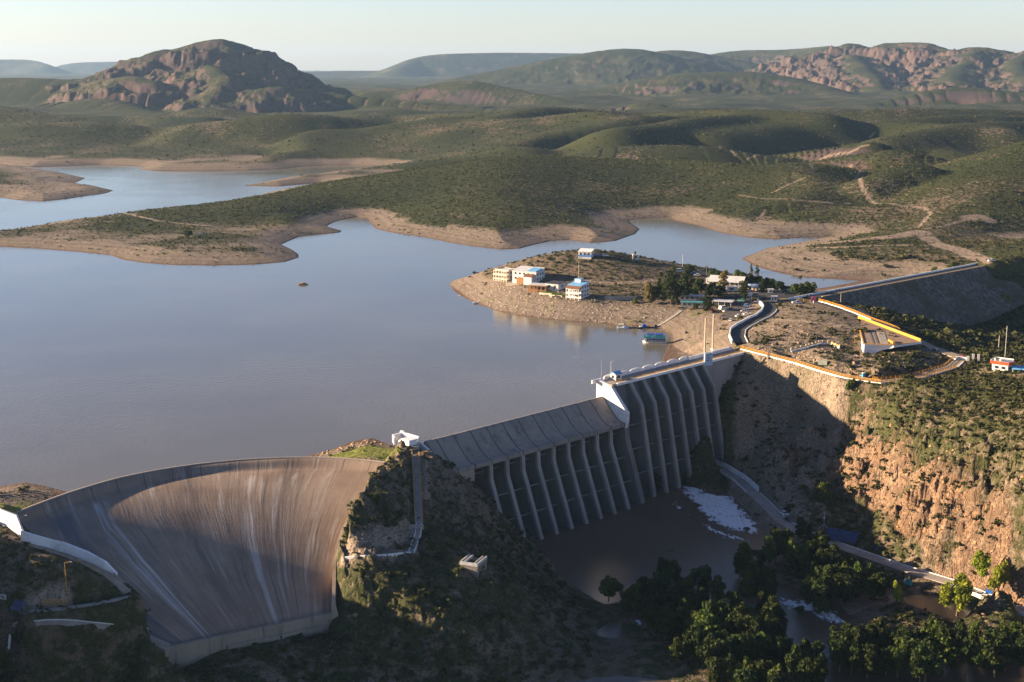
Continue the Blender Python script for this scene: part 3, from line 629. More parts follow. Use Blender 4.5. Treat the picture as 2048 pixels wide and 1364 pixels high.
rockm = np.clip(np.where(GY > 1100, GROCK * sstep(.28, .62, GSLOPE + .3 * _nf) + .55 * sstep(.42, .7, GSLOPE + .2 * _nf), GROCK), 0, 1)
scree = flat_mask(0, [(1500, 712), (1600, 735), (1700, 763), (1800, 775), (1745, 800), (1660, 850), (1600, 930), (1530, 975), (1450, 905), (1470, 800)], -8)
scree2 = flat_mask(0, [(690, 1085), (760, 1062), (826, 1052), (826, 1098), (700, 1108)], -10)
_dirt[:760] = np.maximum(_dirt[:760], np.maximum(scree * (.75 + .3 * perlin(GX[:760] / 9, GY[:760] / 14)), scree2 * .45))
inner = flat_mask(0, [(1560, 612), (1640, 608), (1760, 655), (1840, 690), (1905, 716), (1880, 735), (1760, 752), (1640, 730), (1550, 705), (1500, 690)], 11)
_dirt[:760] = np.maximum(_dirt[:760], inner * (.35 + .5 * np.clip(perlin(GX[:760] / 7, GY[:760] / 7) + .1, 0, 1)))
rockm[:760] = np.maximum(rockm[:760], inner * .5 * (GSLOPE[:760] > .35))
yard = flat_mask(0, [(1430, 640), (1480, 600), (1500, 575), (1560, 585), (1620, 590), (1600, 604), (1540, 606), (1500, 622), (1470, 645)], 10)
_dirt[:760] = np.maximum(_dirt[:760], yard)
veg = np.clip(.62 + .5 * _nf + .25 * _nz, 0.08, 1)
veg = np.where((GX < -60) & (GY > 1000) & (GY < 1560), np.clip(veg + .25, 0, 1), veg)
veg = np.where(GDOWN & (GY < 560) & (GX < 60) & (GX > -62), np.clip(veg + .12, 0, 1), veg)
lit_grass = np.zeros_like(GX)
lit_grass[:760] = np.maximum(flat_mask(0, [(612, 915), (664, 901), (740, 884), (800, 897), (795, 912), (770, 924), (700, 916)], 3), flat_mask(0, [(0, 1003), (60, 992), (136, 987), (60, 1012), (0, 1040), (-60, 1050)], 4))
valley = flat_mask(0, [(1690, 612), (1800, 606), (1980, 555), (2060, 520), (2200, 520), (2200, 720), (2000, 690), (1930, 690), (1850, 670), (1760, 632)], -8)
veg[:760] = np.maximum(veg[:760], valley)
beach = np.clip(beach, 0, 1) * (1 - np.clip(lit_grass, 0, 1))
verts = np.stack([GX, GY, GH], -1).reshape(-1, 3)
nr, nc = GX.shape
idx = (np.arange(nr - 1)[:, None] * nc + np.arange(nc - 1)[None]).reshape(-1)
faces = np.stack([idx, idx + 1, idx + nc + 1, idx + nc], 1)
def terrain_material():
    m, nt, b = mat('terrain', .95, .12); k = NT(nt)
    at = k.n('ShaderNodeAttribute', attribute_name='mask'); sp = k.n('ShaderNodeSeparateColor'); k.l(at.outputs['Color'], sp.inputs[0])
    beach_, rock_, dirt_, veg_ = sp.outputs[0], sp.outputs[1], sp.outputs[2], at.outputs['Alpha']
    at2 = k.n('ShaderNodeAttribute', attribute_name='mask2'); sp2 = k.n('ShaderNodeSeparateColor'); k.l(at2.outputs['Color'], sp2.inputs[0])
    grass_, near_, gray_ = sp2.outputs[0], sp2.outputs[1], sp2.outputs[2]
    pos = k.P()
    nS = k.noise(.22, 5, .62); nM = k.noise(.045, 5, .6); nL = k.noise(.008, 4, .55); nT = k.noise(1.3, 4, .6)
    soil = k.mix(k.ramp(nM, .35, .65), (.155, .115, .075), (.215, .165, .115))
    soil = k.mix(k.ramp(nT, .42, .6), soil, (.11, .085, .062))
    gr = k.mix(k.ramp(nL, .3, .7), (.050, .056, .021), (.088, .084, .034))
    gr = k.mix(near_, k.mix(k.ramp(nL, .3, .7), (.026, .037, .015), (.056, .061, .022)), gr)
    gr = k.mix(k.ramp(nT, .35, .68), gr, (.026, .034, .012))
    # scrub cover: how much of the ground shows between the bushes
    cov = k.math('ADD', nS, k.math('MULTIPLY', k.math('SUBTRACT', veg_, .5), .55))
    cov = k.ramp(k.math('SUBTRACT', cov, k.math('SUBTRACT', k.math('MULTIPLY', near_, .17), .07)), .40, .58)
    c = k.mix(cov, soil, gr)
    c = k.mix(grass_, c, k.mix(k.ramp(nS, .3, .7), (.13, .15, .03), (.22, .22, .05)))
    # rock, jointed
    vo = k.voro(.16, k.scaled(pos, 1, 1, .45), 'DISTANCE_TO_EDGE')
    jt = k.ramp(vo, 0.0, .05)
    rkn = k.mix(k.ramp(nM, .3, .7), (.24, .145, .085), (.30, .205, .135)); rkn = k.mix(k.ramp(nS, .42, .60), rkn, (.14, .088, .058)); rkn = k.mix(k.ramp(nT, .5, .62), rkn, (.085, .06, .042))
    rkf = k.mix(k.ramp(nL, .35, .65), (.070, .054, .052), (.125, .082, .068))
    rk = k.mix(near_, rkf, rkn)
    rf = k.ramp(k.math('ADD', rock_, k.math('MULTIPLY', k.math('SUBTRACT', nS, .5), .9)), .34, .58)
    c = k.mix(rf, c, rk)
    # drawdown band with water-line rings
    z = k.n('ShaderNodeSeparateXYZ'); k.l(pos, z.inputs[0])
    zz = k.math('ADD', k.math('MULTIPLY', z.outputs[2], 1.6), k.math('MULTIPLY', nM, 2.2))
    wv = k.n('ShaderNodeTexNoise', noise_dimensions='1D'); k.l(zz, wv.inputs['W']); wv.inputs['Scale'].default_value = .9; wv.inputs['Detail'].default_value = 3
    bc = k.mix(k.ramp(wv.outputs['Fac'], .35, .65), (.175, .135, .105), (.245, .195, .155))
    bc = k.mix(k.ramp(nT, .5, .72), bc, (.15, .105, .075))
    bc = k.mix(k.ramp(k.math('ADD', nS, k.math('MULTIPLY', nM, .5)), .80, .95), bc, (.13, .13, .05))
    wet = k.ramp(z.outputs[2], .15, .9); bc = k.mix(wet, (.13, .085, .06), bc)
    c = k.mix(beach_, c, bc)
    dc = k.mix(k.ramp(nS, .3, .7), (.25, .19, .14), (.34, .27, .205)); dc = k.mix(k.ramp(nT, .47, .62), dc, (.13, .10, .078)); dc = k.mix(k.ramp(nM, .52, .66), dc, (.19, .145, .11))
    c = k.mix(dirt_, c, dc)
    c = k.mix(gray_, c, k.mix(k.ramp(nT, .35, .65), (.10, .085, .075), (.21, .18, .16)))
    k.l(c, b.inputs['Base Color'])
    bushy = k.math('MULTIPLY', cov, k.math('SUBTRACT', 1.0, beach_))
    hgt = k.math('ADD', k.math('MULTIPLY', nS, 1.0), k.math('MULTIPLY', bushy, .5))
    n1 = k.bump(hgt, .55, 2.0, None)
    n2 = k.bump(nT, .6, .5, None, n1)
    n3 = k.bump(k.math('MULTIPLY', jt, rf), .5, 1.0, b, n2)
    return m
TM = terrain_material()
terrain = np_mesh('terrain', verts, faces, TM)
def attr(o, name, a):
    at = o.data.attributes.new(name, 'FLOAT_COLOR', 'POINT'); at.data.foreach_set('color', a.reshape(-1, 4).astype(np.float32).ravel())
grayslope = np.zeros_like(GX); 
attr(terrain, 'mask', np.stack([np.clip(beach, 0, 1), rockm, np.clip(_dirt, 0, 1), veg], -1))
attr(terrain, 'mask2', np.stack([lit_grass, 1 - sstep(700, 1600, GY), grayslope, np.ones_like(GX)], -1))
tag(terrain, kind='structure')

# ------------------------------------------------------------------ lake and river
def water(name, deep, rough, wave, strength, shoal=None):
    m, nt, b = mat(name, rough, .5); k = NT(nt); b.inputs['IOR'].default_value = 1.33
    p = k.scaled(k.P(), 1.0, .55, 1.0)
    c = k.mix(k.ramp(k.noise(.006, 4, .6), .35, .65), deep, tuple(x * 1.22 for x in deep))
    k.l(c, b.inputs['Base Color'])
    big = k.ramp(k.noise(.012, 3, .5), .35, .65, .35, 1.0)
    h = k.math('MULTIPLY', k.noise(wave, 5, .62, p), big)
    k.bump(h, strength, .6, b)
    return m
LW = water('lake_water', (.125, .112, .082), .09, .55, .16)
RW = water('river_water', (.095, .069, .046), .12, .8, .35)
lp = [tuple(p) for p in PL([(-120, 1000), (12, 1033)])] + [tuple(ARC[i] + np.array([0, .5])) for i in range(2, 59, 4)] + PL([(785, 900), (830, 900)]) + \
     [DA(-1, .6, 0)[:2], DA(107, .6, 0)[:2], DA(180, -.5, 0)[:2]] + [tuple(P(1490, 690, 10)[:2]), tuple(P(1535, 620, 12)[:2]), tuple(P(1620, 591, 12)[:2]), tuple(P(1972, 526, 12)[:2]), (420, 1300), (700, 2700), (-3200, 2700), (-3200, 900), (-700, 420)]
MB().add([(p[0], p[1], 0.0) for p in lp], [tuple(range(len(lp)))]).build('lake', LW)
tag(bpy.data.objects['lake'], kind='structure')
MB().add([(-75, 300, RIVER_Z), (300, 300, RIVER_Z), (300, 560, RIVER_Z), (115, 640, RIVER_Z), (85, 640, RIVER_Z), (-25, 535, RIVER_Z), (-60, 440, RIVER_Z)], [tuple(range(7))]).build('river', RW)
tag(bpy.data.objects['river'], kind='structure')
# ------------------------------------------------------------------ air
hz = bpy.data.materials.new('haze'); hz.use_nodes = True; hn = hz.node_tree; hn.nodes.clear()
pv = hn.nodes.new('ShaderNodeVolumePrincipled'); pv.inputs['Color'].default_value = (.42, .66, 1.0, 1); pv.inputs['Density'].default_value = 2.5e-5; pv.inputs['Anisotropy'].default_value = .2
ho = hn.nodes.new('ShaderNodeOutputMaterial'); hn.links.new(pv.outputs[0], ho.inputs['Volume'])
hb = MB().box((0, 12500, -60), (34000, 29000, 520)).build('haze', hz); tag(hb, kind='stuff')

# ------------------------------------------------------------------ concrete
def concrete(name, c, streak=.35, band=.15, sc_=.5, rust=None, axis=(1, 1, .12), flow=None, joint=False):
    """weathered concrete: runs of dark lime and algae down the face, lift lines, patches"""
    m, nt, b = mat(name, .88, .2); k = NT(nt); p = k.P()
    st = k.noise(sc_, 5, .65, k.scaled(p, *axis))
    st2 = k.noise(sc_ * 3.5, 4, .6, k.scaled(p, *axis))
    d = tuple(x * .38 for x in c); l = tuple(min(x * 1.35, .8) for x in c)
    cc = k.mix(k.ramp(k.noise(.09, 4, .6), .3, .7), tuple(x * .85 for x in c), tuple(x * 1.1 for x in c))
    cc = k.mix(k.math('MULTIPLY', k.ramp(st, .52, .72), streak), cc, d)
    cc = k.mix(k.math('MULTIPLY', k.ramp(st2, .56, .72), streak * .8), cc, l)
    if joint:
        dt = k.n('ShaderNodeVectorMath', operation='DOT_PRODUCT'); k.l(p, dt.inputs[0]); dt.inputs[1].default_value = (AX[0] / 9.2, AX[1] / 9.2, 0)
        off = -(A0 @ AX) / 9.2 - 14.1 / 9.2
        fj = k.math('FRACT', k.math('ADD', dt.outputs['Value'], off + 200)); jl = k.ramp(k.math('ABSOLUTE', k.math('SUBTRACT', fj, .5)), .455, .49)
        cc = k.mix(k.math('MULTIPLY', jl, k.ramp(st2, .3, .5, .5, 1)), cc, tuple(x * .25 for x in c))
    if rust: cc = k.mix(k.math('MULTIPLY', k.ramp(k.noise(.2, 5, .7), .5, .7), .8), cc, rust)
    z = k.n('ShaderNodeSeparateXYZ'); k.l(p, z.inputs[0])
    fr = k.math('FRACT', k.math('MULTIPLY', z.outputs[2], 1 / 1.5))
    ln = k.math('MULTIPLY', k.ramp(fr, 0.0, .06, 1.0, 0.0), band); cc = k.mix(ln, cc, d)
    k.l(cc, b.inputs['Base Color']); k.bump(k.noise(1.6, 5, .6), .25, .15, b)
    return m
M_DAM = concrete('dam_concrete', (.185, .175, .165))
M_FLANGE = concrete('lit_flange_concrete', (.30, .28, .255))  # sunlit edge highlight put into the colour: paler copy of the dam concrete
M_DAMD = concrete('shaded_slab_concrete', (.042, .041, .041))  # shade of the bays put into the colour: near-black copy of the dam concrete
M_OGEE = concrete('ogee_concrete', (.27, .235, .205), .75, .0, .22, None, (1, 1, .25), None, True)
M_WHITE = paint('white_paint', (.80, .80, .80), .6, .3, .08, .5, dirt=(.50, .49, .46))
M_WHITE2 = paint('worn_white_paint', (.72, .70, .68), .7, .3, .12, .4, dirt=(.30, .27, .24))
M_YEL = paint('yellow_paint', (.62, .32, .03), .55, .4, .15, 1.0)
M_ASPH = paint('asphalt', (.055, .053, .052), .9, .2, .25, .3, dirt=(.12, .105, .09))
M_DECK = paint('deck_concrete', (.34, .30, .26), .9, .2, .2, .4)
M_TAN = paint('tan_concrete', (.40, .32, .24), .9, .2, .2, .25, dirt=(.25, .20, .16))

def railing(parent, path, h=1.1, gap=2.0, name='railing', m=None, r=.06, rails=2):
    """post and rail fence: rails as one part, posts inside the same part"""
    mb = MB(); p = np.array(path, float)
    L = np.r_[0, np.cumsum(np.linalg.norm(np.diff(p, axis=0), axis=1))]
    q = np.stack([np.interp(np.arange(0, L[-1] + .01, gap), L, p[:, i]) for i in range(3)], 1)
    for t in q: mb.box((t[0], t[1], t[2]), (r * 2.2, r * 2.2, h))
    for j in range(rails):
        hh = h * (1 - j * .45)
        for a, b in zip(q[:-1], q[1:]): mb.bar((a[0], a[1], a[2] + hh), (b[0], b[1], b[2] + hh), r, 4)
    return mb.build(name, m or M_YEL, parent)

# ------------------------------------------------------------------ buttress dam
dam = thing('buttress_dam', 'grey concrete buttress dam with overflow lip and row of dark bays above the brown pool', 'dam')
ZB = -45.5
def prof_wall(mb, s, th, prof):
    """vertical plate across the dam at station s; prof = [(o, z)]"""
    return mb.extrude([DA(s - th / 2, o, z) for o, z in prof], (AX[0] * th, AX[1] * th, 0))
OG = [(-1.6, 0.0), (-1.2, 1.8), (-.4, 2.8), (.6, 3.0), (1.6, 2.6), (3.0, 1.2), (5.0, -1.0), (7.5, -3.6), (9.8, -5.4), (11.8, -6.4), (14.2, -6.9)]
mb = MB()                                        # overflow face, one pour per bay
for i in range(12):
    s0, s1 = (0 if i == 0 else 14.1 + (i - 1) * 9.2 - 4.6 + 4.6), (14.1 + i * 9.2 if i < 11 else 106.4)
    if s1 > 106.4: s1 = 106.4
    if s0 >= s1: break
    t = OG + [(14.2, -8.6), (12.6, -8.9), (0.5, -3.0), (-1.6, -3.0)]
    g = .03 if i % 2 else 0.0
    mb.extrude([DA(s0 + .06, o, z - g) for o, z in t], tuple(np.array([AX[0], AX[1], 0]) * (s1 - s0 - .12)))
mb.build('overflow_face', M_OGEE, dam)
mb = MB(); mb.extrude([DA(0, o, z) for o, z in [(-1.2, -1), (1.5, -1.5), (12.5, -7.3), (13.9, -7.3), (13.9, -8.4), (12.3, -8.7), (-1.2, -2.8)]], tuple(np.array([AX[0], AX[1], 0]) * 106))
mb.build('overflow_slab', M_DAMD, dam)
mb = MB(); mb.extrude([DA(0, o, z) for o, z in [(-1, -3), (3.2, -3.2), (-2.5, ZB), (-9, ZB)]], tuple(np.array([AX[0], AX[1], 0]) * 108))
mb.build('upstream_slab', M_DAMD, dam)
bs = [23.2, 32.5, 41.8, 51.0, 60.3, 69.6, 78.9, 88.1, 97.3]
for s in bs:
    b = prof_wall(MB(), s, 1.25, [(1.5, -4.4), (13.4, -9.0), (13.7, -15.0), (25.8, ZB), (-1.5, ZB)]).build('buttress', M_DAM, dam)
    mb = MB()                                    # thickened downstream flange
    mb.extrude([DA(s - .95, o, z) for o, z in [(12.9, -8.95), (14.0, -8.8), (14.3, -14.9), (26.4, ZB), (25.0, ZB), (13.1, -15.2)]], (AX[0] * 1.9, AX[1] * 1.9, 0))
    mb.build('buttress_flange', M_FLANGE, dam)
# left end pier closing the first bay
prof_wall(MB(), 8.4, 11.6, [(.5, -4.0), (13.5, -8.9), (13.8, -14.5), (22, -34), (22, ZB), (0, ZB)]).build('end_pier', concrete('pier_concrete', (.34, .27, .22)), dam)
levels = [(11.5, -12.5), (16.6, -22.5), (20.6, -32.5)]
allb = [14.2] + bs + [106.6]
for a, b in zip(allb[:-1], allb[1:]):
    for o, z in levels:
        MB().beam(DA(a + .62, o - 1.6, z), DA(b - .62, o - 1.6, z), .5, .5).build('strut', M_DAM, dam)
# tall section
TALL = [119.2, 128.3, 137.5, 146.7, 155.8, 164.9, 173.6]
def face_o(z):                                   # downstream edge of a tall buttress
    return float(np.interp(z, [ZB, -1.2, 8.4], [22.2, 13.2, 6.2]))
prof_wall(MB(), 108.0, 3.2, [(-3.0, -2), (-3.0, 9.4), (4.6, 8.6), (6.0, 7.5), (14.6, -3.0), (14.6, -9.0), (15.2, -14), (24.3, ZB), (-8, ZB)]).build('training_wall', M_WHITE2, dam) if False else None
mb = MB(); prof_wall(mb, 108.0, 3.0, [(.4, -6), (13.9, -9.3), (14.6, -14.5), (25.4, ZB), (-6, ZB)]); mb.build('buttress', M_DAM, dam)
tw = prof_wall(MB(), 107.4, 1.9, [(-3.2, -1), (-3.2, 9.6), (-1.5, 9.9), (3.4, 9.1), (5.4, 8.3), (15.2, -2.4), (14.9, -6.8), (14.2, -9.3), (.4, -6)]).build('training_wall', M_WHITE2, dam)
for s in TALL:
    prof_wall(MB(), s, 1.3, [(1.0, 8.2), (6.0, 8.2), (12.9, -1.2), (21.9, ZB), (-8, ZB)]).build('buttress', M_DAM, dam)
    prof_wall(MB(), s, 2.0, [(5.3, 8.25), (6.5, 8.25), (13.5, -1.1), (22.6, ZB), (21.2, ZB), (12.4, -1.4)]).build('buttress_flange', M_FLANGE, dam)
mb = MB(); mb.extrude([DA(109.3, o, z) for o, z in [(-1, 8.2), (3.4, 8.2), (6.4, -1.5), (7.5, ZB), (-6, ZB)]], tuple(np.array([AX[0], AX[1], 0]) * 66)); mb.build('bay_wall', concrete('bay_concrete', (.17, .17, .17)), dam)
ta = [109.4] + TALL
for a, b in zip(ta[:-1], ta[1:]):
    for o, z in [(14.0, -9.6), (16.6, -20.0), (19.0, -31.0)]:
        if z > -45 + max(0, (a - 140)) * .9: MB().beam(DA(a + .7, o - 1.4, z), DA(b - .7, o - 1.4, z), .45, .45).build('strut', M_DAM, dam)
# gravity block at the right end
mb = MB(); mb.extrude([DA(174.6, o, z) for o, z in [(-3, 9.0), (5.6, 9.0), (6.4, 2), (10.5, -22), (-3, -22)]], tuple(np.array([AX[0], AX[1], 0]) * 33.5)); mb.build('gravity_block', concrete('block_concrete', (.30, .285, .265)), dam)
# crest: deck, cornice, scalloped parapet, yellow railing
mb = MB(); mb.extrude([DA(106.6, o, z) for o, z in [(-2.4, 8.3), (-2.4, 9.3), (6.1, 9.3), (6.1, 8.3)]], tuple(np.array([AX[0], AX[1], 0]) * 102)); mb.build('crest_deck', M_DECK, dam)
mb = MB(); mb.extrude([DA(109.5, o, z) for o, z in [(6.1, 8.35), (6.1, 9.5), (6.75, 9.5), (6.75, 8.35)]], tuple(np.array([AX[0], AX[1], 0]) * 99)); mb.build('cornice', M_WHITE, dam)
mb = MB(); pts = []
for i in range(0, 205):
    s = 110 + i * .48
    if s > 208: break
    sc1 = abs(math.sin((s - 110) / 9.2 * math.pi))
    pts.append((s, -2.0 - .9 * sc1 ** .6 if s < 172 else -2.0, 1.25 + .75 * sc1 ** .5 if s < 172 else 1.6))
vs, fs = [], []
for i, (s, o, h) in enumerate(pts):
    vs += [DA(s, o - .25, 8.6), DA(s, o + .25, 8.6), DA(s, o + .3, 9.3 + h), DA(s, o - .3, 9.3 + h)]
    if i:
        a = (i - 1) * 4; b = i * 4
        fs += [(a + j, a + (j + 1) % 4, b + (j + 1) % 4, b + j) for j in range(4)]
fs += [(3, 2, 1, 0), tuple(len(vs) - 4 + j for j in range(4))]
MB().add(vs, fs).build('scalloped_parapet', M_WHITE, dam)
railing(dam, [DA(109.5 + i * 9, 5.7, 9.3) for i in range(8)] + [DA(174, 5.7, 9.3)], 1.2, 1.53, 'yellow_railing', r=.09)
railing(dam, [DA(177.5, 5.7, 9.3), DA(206, 5.7, 9.3)], 1.2, 1.53, 'yellow_railing', r=.09)
mb = MB(); mb.extrude([DA(103.5, o, z) for o, z in [(-3.6, 8.6), (-3.6, 10.3), (-3.1, 10.3), (-3.1, 8.6)]], tuple(np.array([AX[0], AX[1], 0]) * 6)); mb.build('end_parapet', M_WHITE, dam)

# left abutment wall of the overflow section
lw = thing('abutment_wall', 'angular white abutment wall and landing at the left end of the overflow lip, above the stairs', 'abutment', DA(-2, 0, 0))
def rel(root, *pts): return [tuple(np.array(p) - np.array(root.location)) for p in pts]
mb = MB(); mb.sweep(rel(lw, DA(-1.2, -2, 0), DA(-1.2, 3.5, -2.2), DA(-1.2, 9.5, -6.5)), [(-.5, -5), (.5, -5), (.5, 2.7), (-.5, 2.7)]); mb.build('sloping_wall', M_WHITE, lw)
mb = MB(); mb.sweep(rel(lw, DA(-1.2, -13, 0), DA(-1.2, -2.2, 0)), [(-.45, 2.6), (.45, 2.6), (.45, 4.6), (-.45, 4.6)]); mb.build('upstream_parapet', M_WHITE, lw)
mb = MB(); mb.extrude(rel(lw, DA(-1.6, -13.3, 5), DA(-1.6, -11.5, 5), DA(-1.6, -12.4, -6), DA(-1.6, -16, -6)), tuple(np.array([AX[0], AX[1], 0]) * .9)); mb.build('wing_post', M_WHITE, lw)
mb = MB(); mb.sweep(rel(lw, DA(-1.2, -12.6, 0), DA(-6.0, -12.6, 0), DA(-9, -8, 0)), [(-.35, 1.6), (.35, 1.6), (.35, 4.4), (-.35, 4.4)]); mb.build('rear_parapet', M_WHITE, lw)
mb = MB(); c = rel(lw, DA(-5.5, -3.0, -1.0))[0]; mb.box(c, (4.2, 4.2, 5.2), R(45)); mb.box((c[0], c[1], c[2] + 5.2), (4.9, 4.9, .35), R(45)); mb.build('gate_house', M_WHITE, lw)
mb = MB(); mb.prism(rel(lw, DA(-1.7, -12, 0), DA(-1.7, -1, 0), DA(-10, 6, 0), DA(-12, -4, 0)), -7.0, 2.2); mb.build('landing', M_DECK, lw)

# ------------------------------------------------------------------ fan-shaped spillway chute
ch = thing('spillway_chute', 'fan-shaped concrete spillway chute with curved crest and streaked floor', 'spillway')
def chute_material():
    m, nt, b = mat('chute_concrete', .85, .22); k = NT(nt)
    uv = k.n('ShaderNodeUVMap', uv_map='flow').outputs['UV']          # u across the fan, v along the flow
    s1 = k.noise(1.0, 6, .62, k.scaled(uv, 11, 1.0, 1), .35); s2 = k.noise(1.0, 5, .65, k.scaled(uv, 46, 2.2, 1), .3); s3 = k.noise(1.0, 4, .6, k.scaled(uv, 130, 5, 1))
    sx = k.n('ShaderNodeSeparateXYZ'); k.l(uv, sx.inputs[0]); u, v = sx.outputs[0], sx.outputs[1]
    c = k.mix(k.ramp(k.noise(.06, 4, .6), .3, .7), (.235, .165, .122), (.31, .235, .18))
    c = k.mix(k.math('MULTIPLY', k.ramp(s1, .50, .68), .62), c, (.105, .085, .078))
    c = k.mix(k.math('MULTIPLY', k.ramp(s2, .54, .70), .55), c, (.50, .45, .40))
    c = k.mix(k.math('MULTIPLY', k.ramp(s2, .46, .30), .45), c, (.20, .155, .125))
    c = k.mix(k.math('MULTIPLY', k.ramp(s3, .60, .75), .35), c, (.52, .47, .42))
    # two pale lime runs and the damp bluish side on the left
    def run(u0, wd):
        x = k.math('ADD', u, k.math('MULTIPLY', k.math('SUBTRACT', s1, .5), .035))
        d = k.math('ABSOLUTE', k.math('SUBTRACT', x, u0)); return k.math('MULTIPLY', k.ramp(d, 0, wd, 1, 0), k.ramp(s2, .38, .6))
    on = k.ramp(v, .10, .16)
    for u0, wd, cc, a in ((.245, .022, (.56, .53, .51), .9), (.275, .010, (.62, .58, .55), .7), (.66, .03, (.52, .47, .43), .7), (.74, .018, (.52, .47, .43), .6), (.86, .012, (.47, .42, .38), .6)):
        c = k.mix(k.math('MULTIPLY', k.math('MULTIPLY', run(u0, wd), on), a), c, cc)
    for u0, wd in ((.60, .007), (.705, .010), (.335, .008), (.47, .006), (.80, .006)):
        c = k.mix(k.math('MULTIPLY', k.math('MULTIPLY', run(u0, wd), on), .75), c, (.10, .085, .08))
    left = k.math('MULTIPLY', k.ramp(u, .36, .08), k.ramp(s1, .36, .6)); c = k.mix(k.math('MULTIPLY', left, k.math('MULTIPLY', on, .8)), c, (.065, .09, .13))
    # wet foot, construction joints
    fu = k.math('FRACT', k.math('MULTIPLY', u, 14.0)); ju = k.ramp(k.math('ABSOLUTE', k.math('SUBTRACT', fu, .5)), .0, .03, 1, 0)
    c = k.mix(k.math('MULTIPLY', k.math('MULTIPLY', ju, k.ramp(v, .075, .13, 1, .12)), .8), c, (.075, .06, .05))
    fv = k.math('FRACT', k.math('MULTIPLY', k.math('ADD', v, k.math('MULTIPLY', k.math('SUBTRACT', s3, .5), .003)), 24.0)); jv = k.ramp(k.math('ABSOLUTE', k.math('SUBTRACT', fv, .5)), .0, .03, 1, 0)
    c = k.mix(k.math('MULTIPLY', jv, .22), c, (.12, .095, .08))
    k.l(c, b.inputs['Base Color']); k.bump(k.math('ADD', s2, s3), .3, .25, b)
    return m
NU, NV = 120, 90
V = np.array([chute_pt(i / NU, (j / NV) ** 1.25) for j in range(NV + 1) for i in range(NU + 1)])
ii = (np.arange(NV)[:, None] * (NU + 1) + np.arange(NU)[None]).reshape(-1)
F = np.stack([ii, ii + NU + 1, ii + NU + 2, ii + 1], 1)
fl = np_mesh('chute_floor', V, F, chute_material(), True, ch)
uvl = fl.data.uv_layers.new(name='flow'); vi = F.ravel(); uvs = np.stack([(vi % (NU + 1)) / NU, (vi // (NU + 1)) / NV], 1); uvs[:, 1] = uvs[:, 1] ** 1.25
uvl.data.foreach_set('uv', uvs.astype(np.float32).ravel())
# crest coping
mb = MB(); mb.sweep([(p[0], p[1], 3.0) for p in ARC], [(-1.0, -4), (-.05, -4), (-.05, .02), (.12, .10), (-.3, .42), (-1.0, .35)]); mb.build('crest_coping', concrete('coping', (.36, .30, .24)), ch)
# end sill with its face
sd_ = SILL1 - SILL0; sn = np.array([sd_[1], -sd_[0]]) / np.hypot(*sd_)
def SP_(u, o, z): p = SILL0 + sd_ * u + sn * o; return (p[0], p[1], z)
M_SILL = concrete('sill_concrete', (.30, .25, .20), .7, .2, .5)
mb = MB(); mb.extrude([SP_(-.04, o, z) for o, z in [(1.3, SILL_Z - 12), (1.3, SILL_Z + .9), (2.6, SILL_Z + .9), (2.9, SILL_Z - 12)]], (sd_[0] * 1.05, sd_[1] * 1.05, 0)); mb.build('end_sill', M_SILL, ch)
mb = MB(); mb.extrude([SP_(-.02, o, z) for o, z in [(-.4, SILL_Z - .06), (1.3, SILL_Z - .25), (1.3, SILL_Z - 2), (-.4, SILL_Z - 2)]], (sd_[0] * 1.02, sd_[1] * 1.02, 0)); mb.build('sill_gutter', paint('wet_gutter', (.03, .035, .03), .4), ch)
mb = MB(); mb.extrude([SP_(.35, o, z) for o, z in [(2.9, SILL_Z - 14), (2.9, SILL_Z - 2.4), (3.5, SILL_Z - 2.6), (3.7, SILL_Z - 14)]], (sd_[0] * .6, sd_[1] * .6, 0)); mb.build('sill_apron', M_SILL, ch)
# right side wall and its end pier
er = [(p[0], p[1], chute_z(i / 40)) for i, p in enumerate(EDGE_R)]
vs, fs = [], []
for n_, i in enumerate(range(12, 41)):
    p = np.array(er[i][:2]); d = np.array(er[min(i + 1, 40)][:2]) - np.array(er[i - 1][:2]); d /= np.hypot(*d); nn = np.array([-d[1], d[0]]); hh = 1.0 + 3.6 * ((i - 12) / 28) ** .8
    for o_, z_ in ((-.05, -3.5), (1.3, -3.5), (.95, hh), (-.05, hh)): vs.append((*(p + nn * o_), er[i][2] + z_))
    if n_: fs += [((n_ - 1) * 4 + j, n_ * 4 + j, n_ * 4 + (j + 1) % 4, (n_ - 1) * 4 + (j + 1) % 4) for j in range(4)]
fs += [(0, 1, 2, 3), tuple(len(vs) - 4 + j for j in (3, 2, 1, 0))]; MB().add(vs, fs).build('side_wall', M_TAN, ch)
q = er[36]; mb = MB()
a = np.array(er[40][:2]); d = a - np.array(er[34][:2]); d /= np.hypot(*d); nn = np.array([-d[1], d[0]])
p0 = np.array(er[34][:2])
pl = [p0 + nn * .1, p0 + nn * 2.6, a + d * 3.4 + nn * 4.2, a + d * 3.0 + nn * .1]
top_ = [p0 + nn * .1, p0 + nn * 1.0, a + d * 2.6 + nn * 1.3, a + d * 2.6 + nn * .1]
vs = [(*p, -36) for p in pl] + [(top_[0][0], top_[0][1], er[34][2] + 4.2), (top_[1][0], top_[1][1], er[34][2] + 4.2), (top_[2][0], top_[2][1], er[40][2] + 4.6), (top_[3][0], top_[3][1], er[40][2] + 4.6)]
mb.add(vs, [(3, 2, 1, 0), (4, 5, 6, 7), (0, 1, 5, 4), (1, 2, 6, 5), (2, 3, 7, 6), (3, 0, 4, 7)]); mb.build('end_pier', M_TAN, ch)
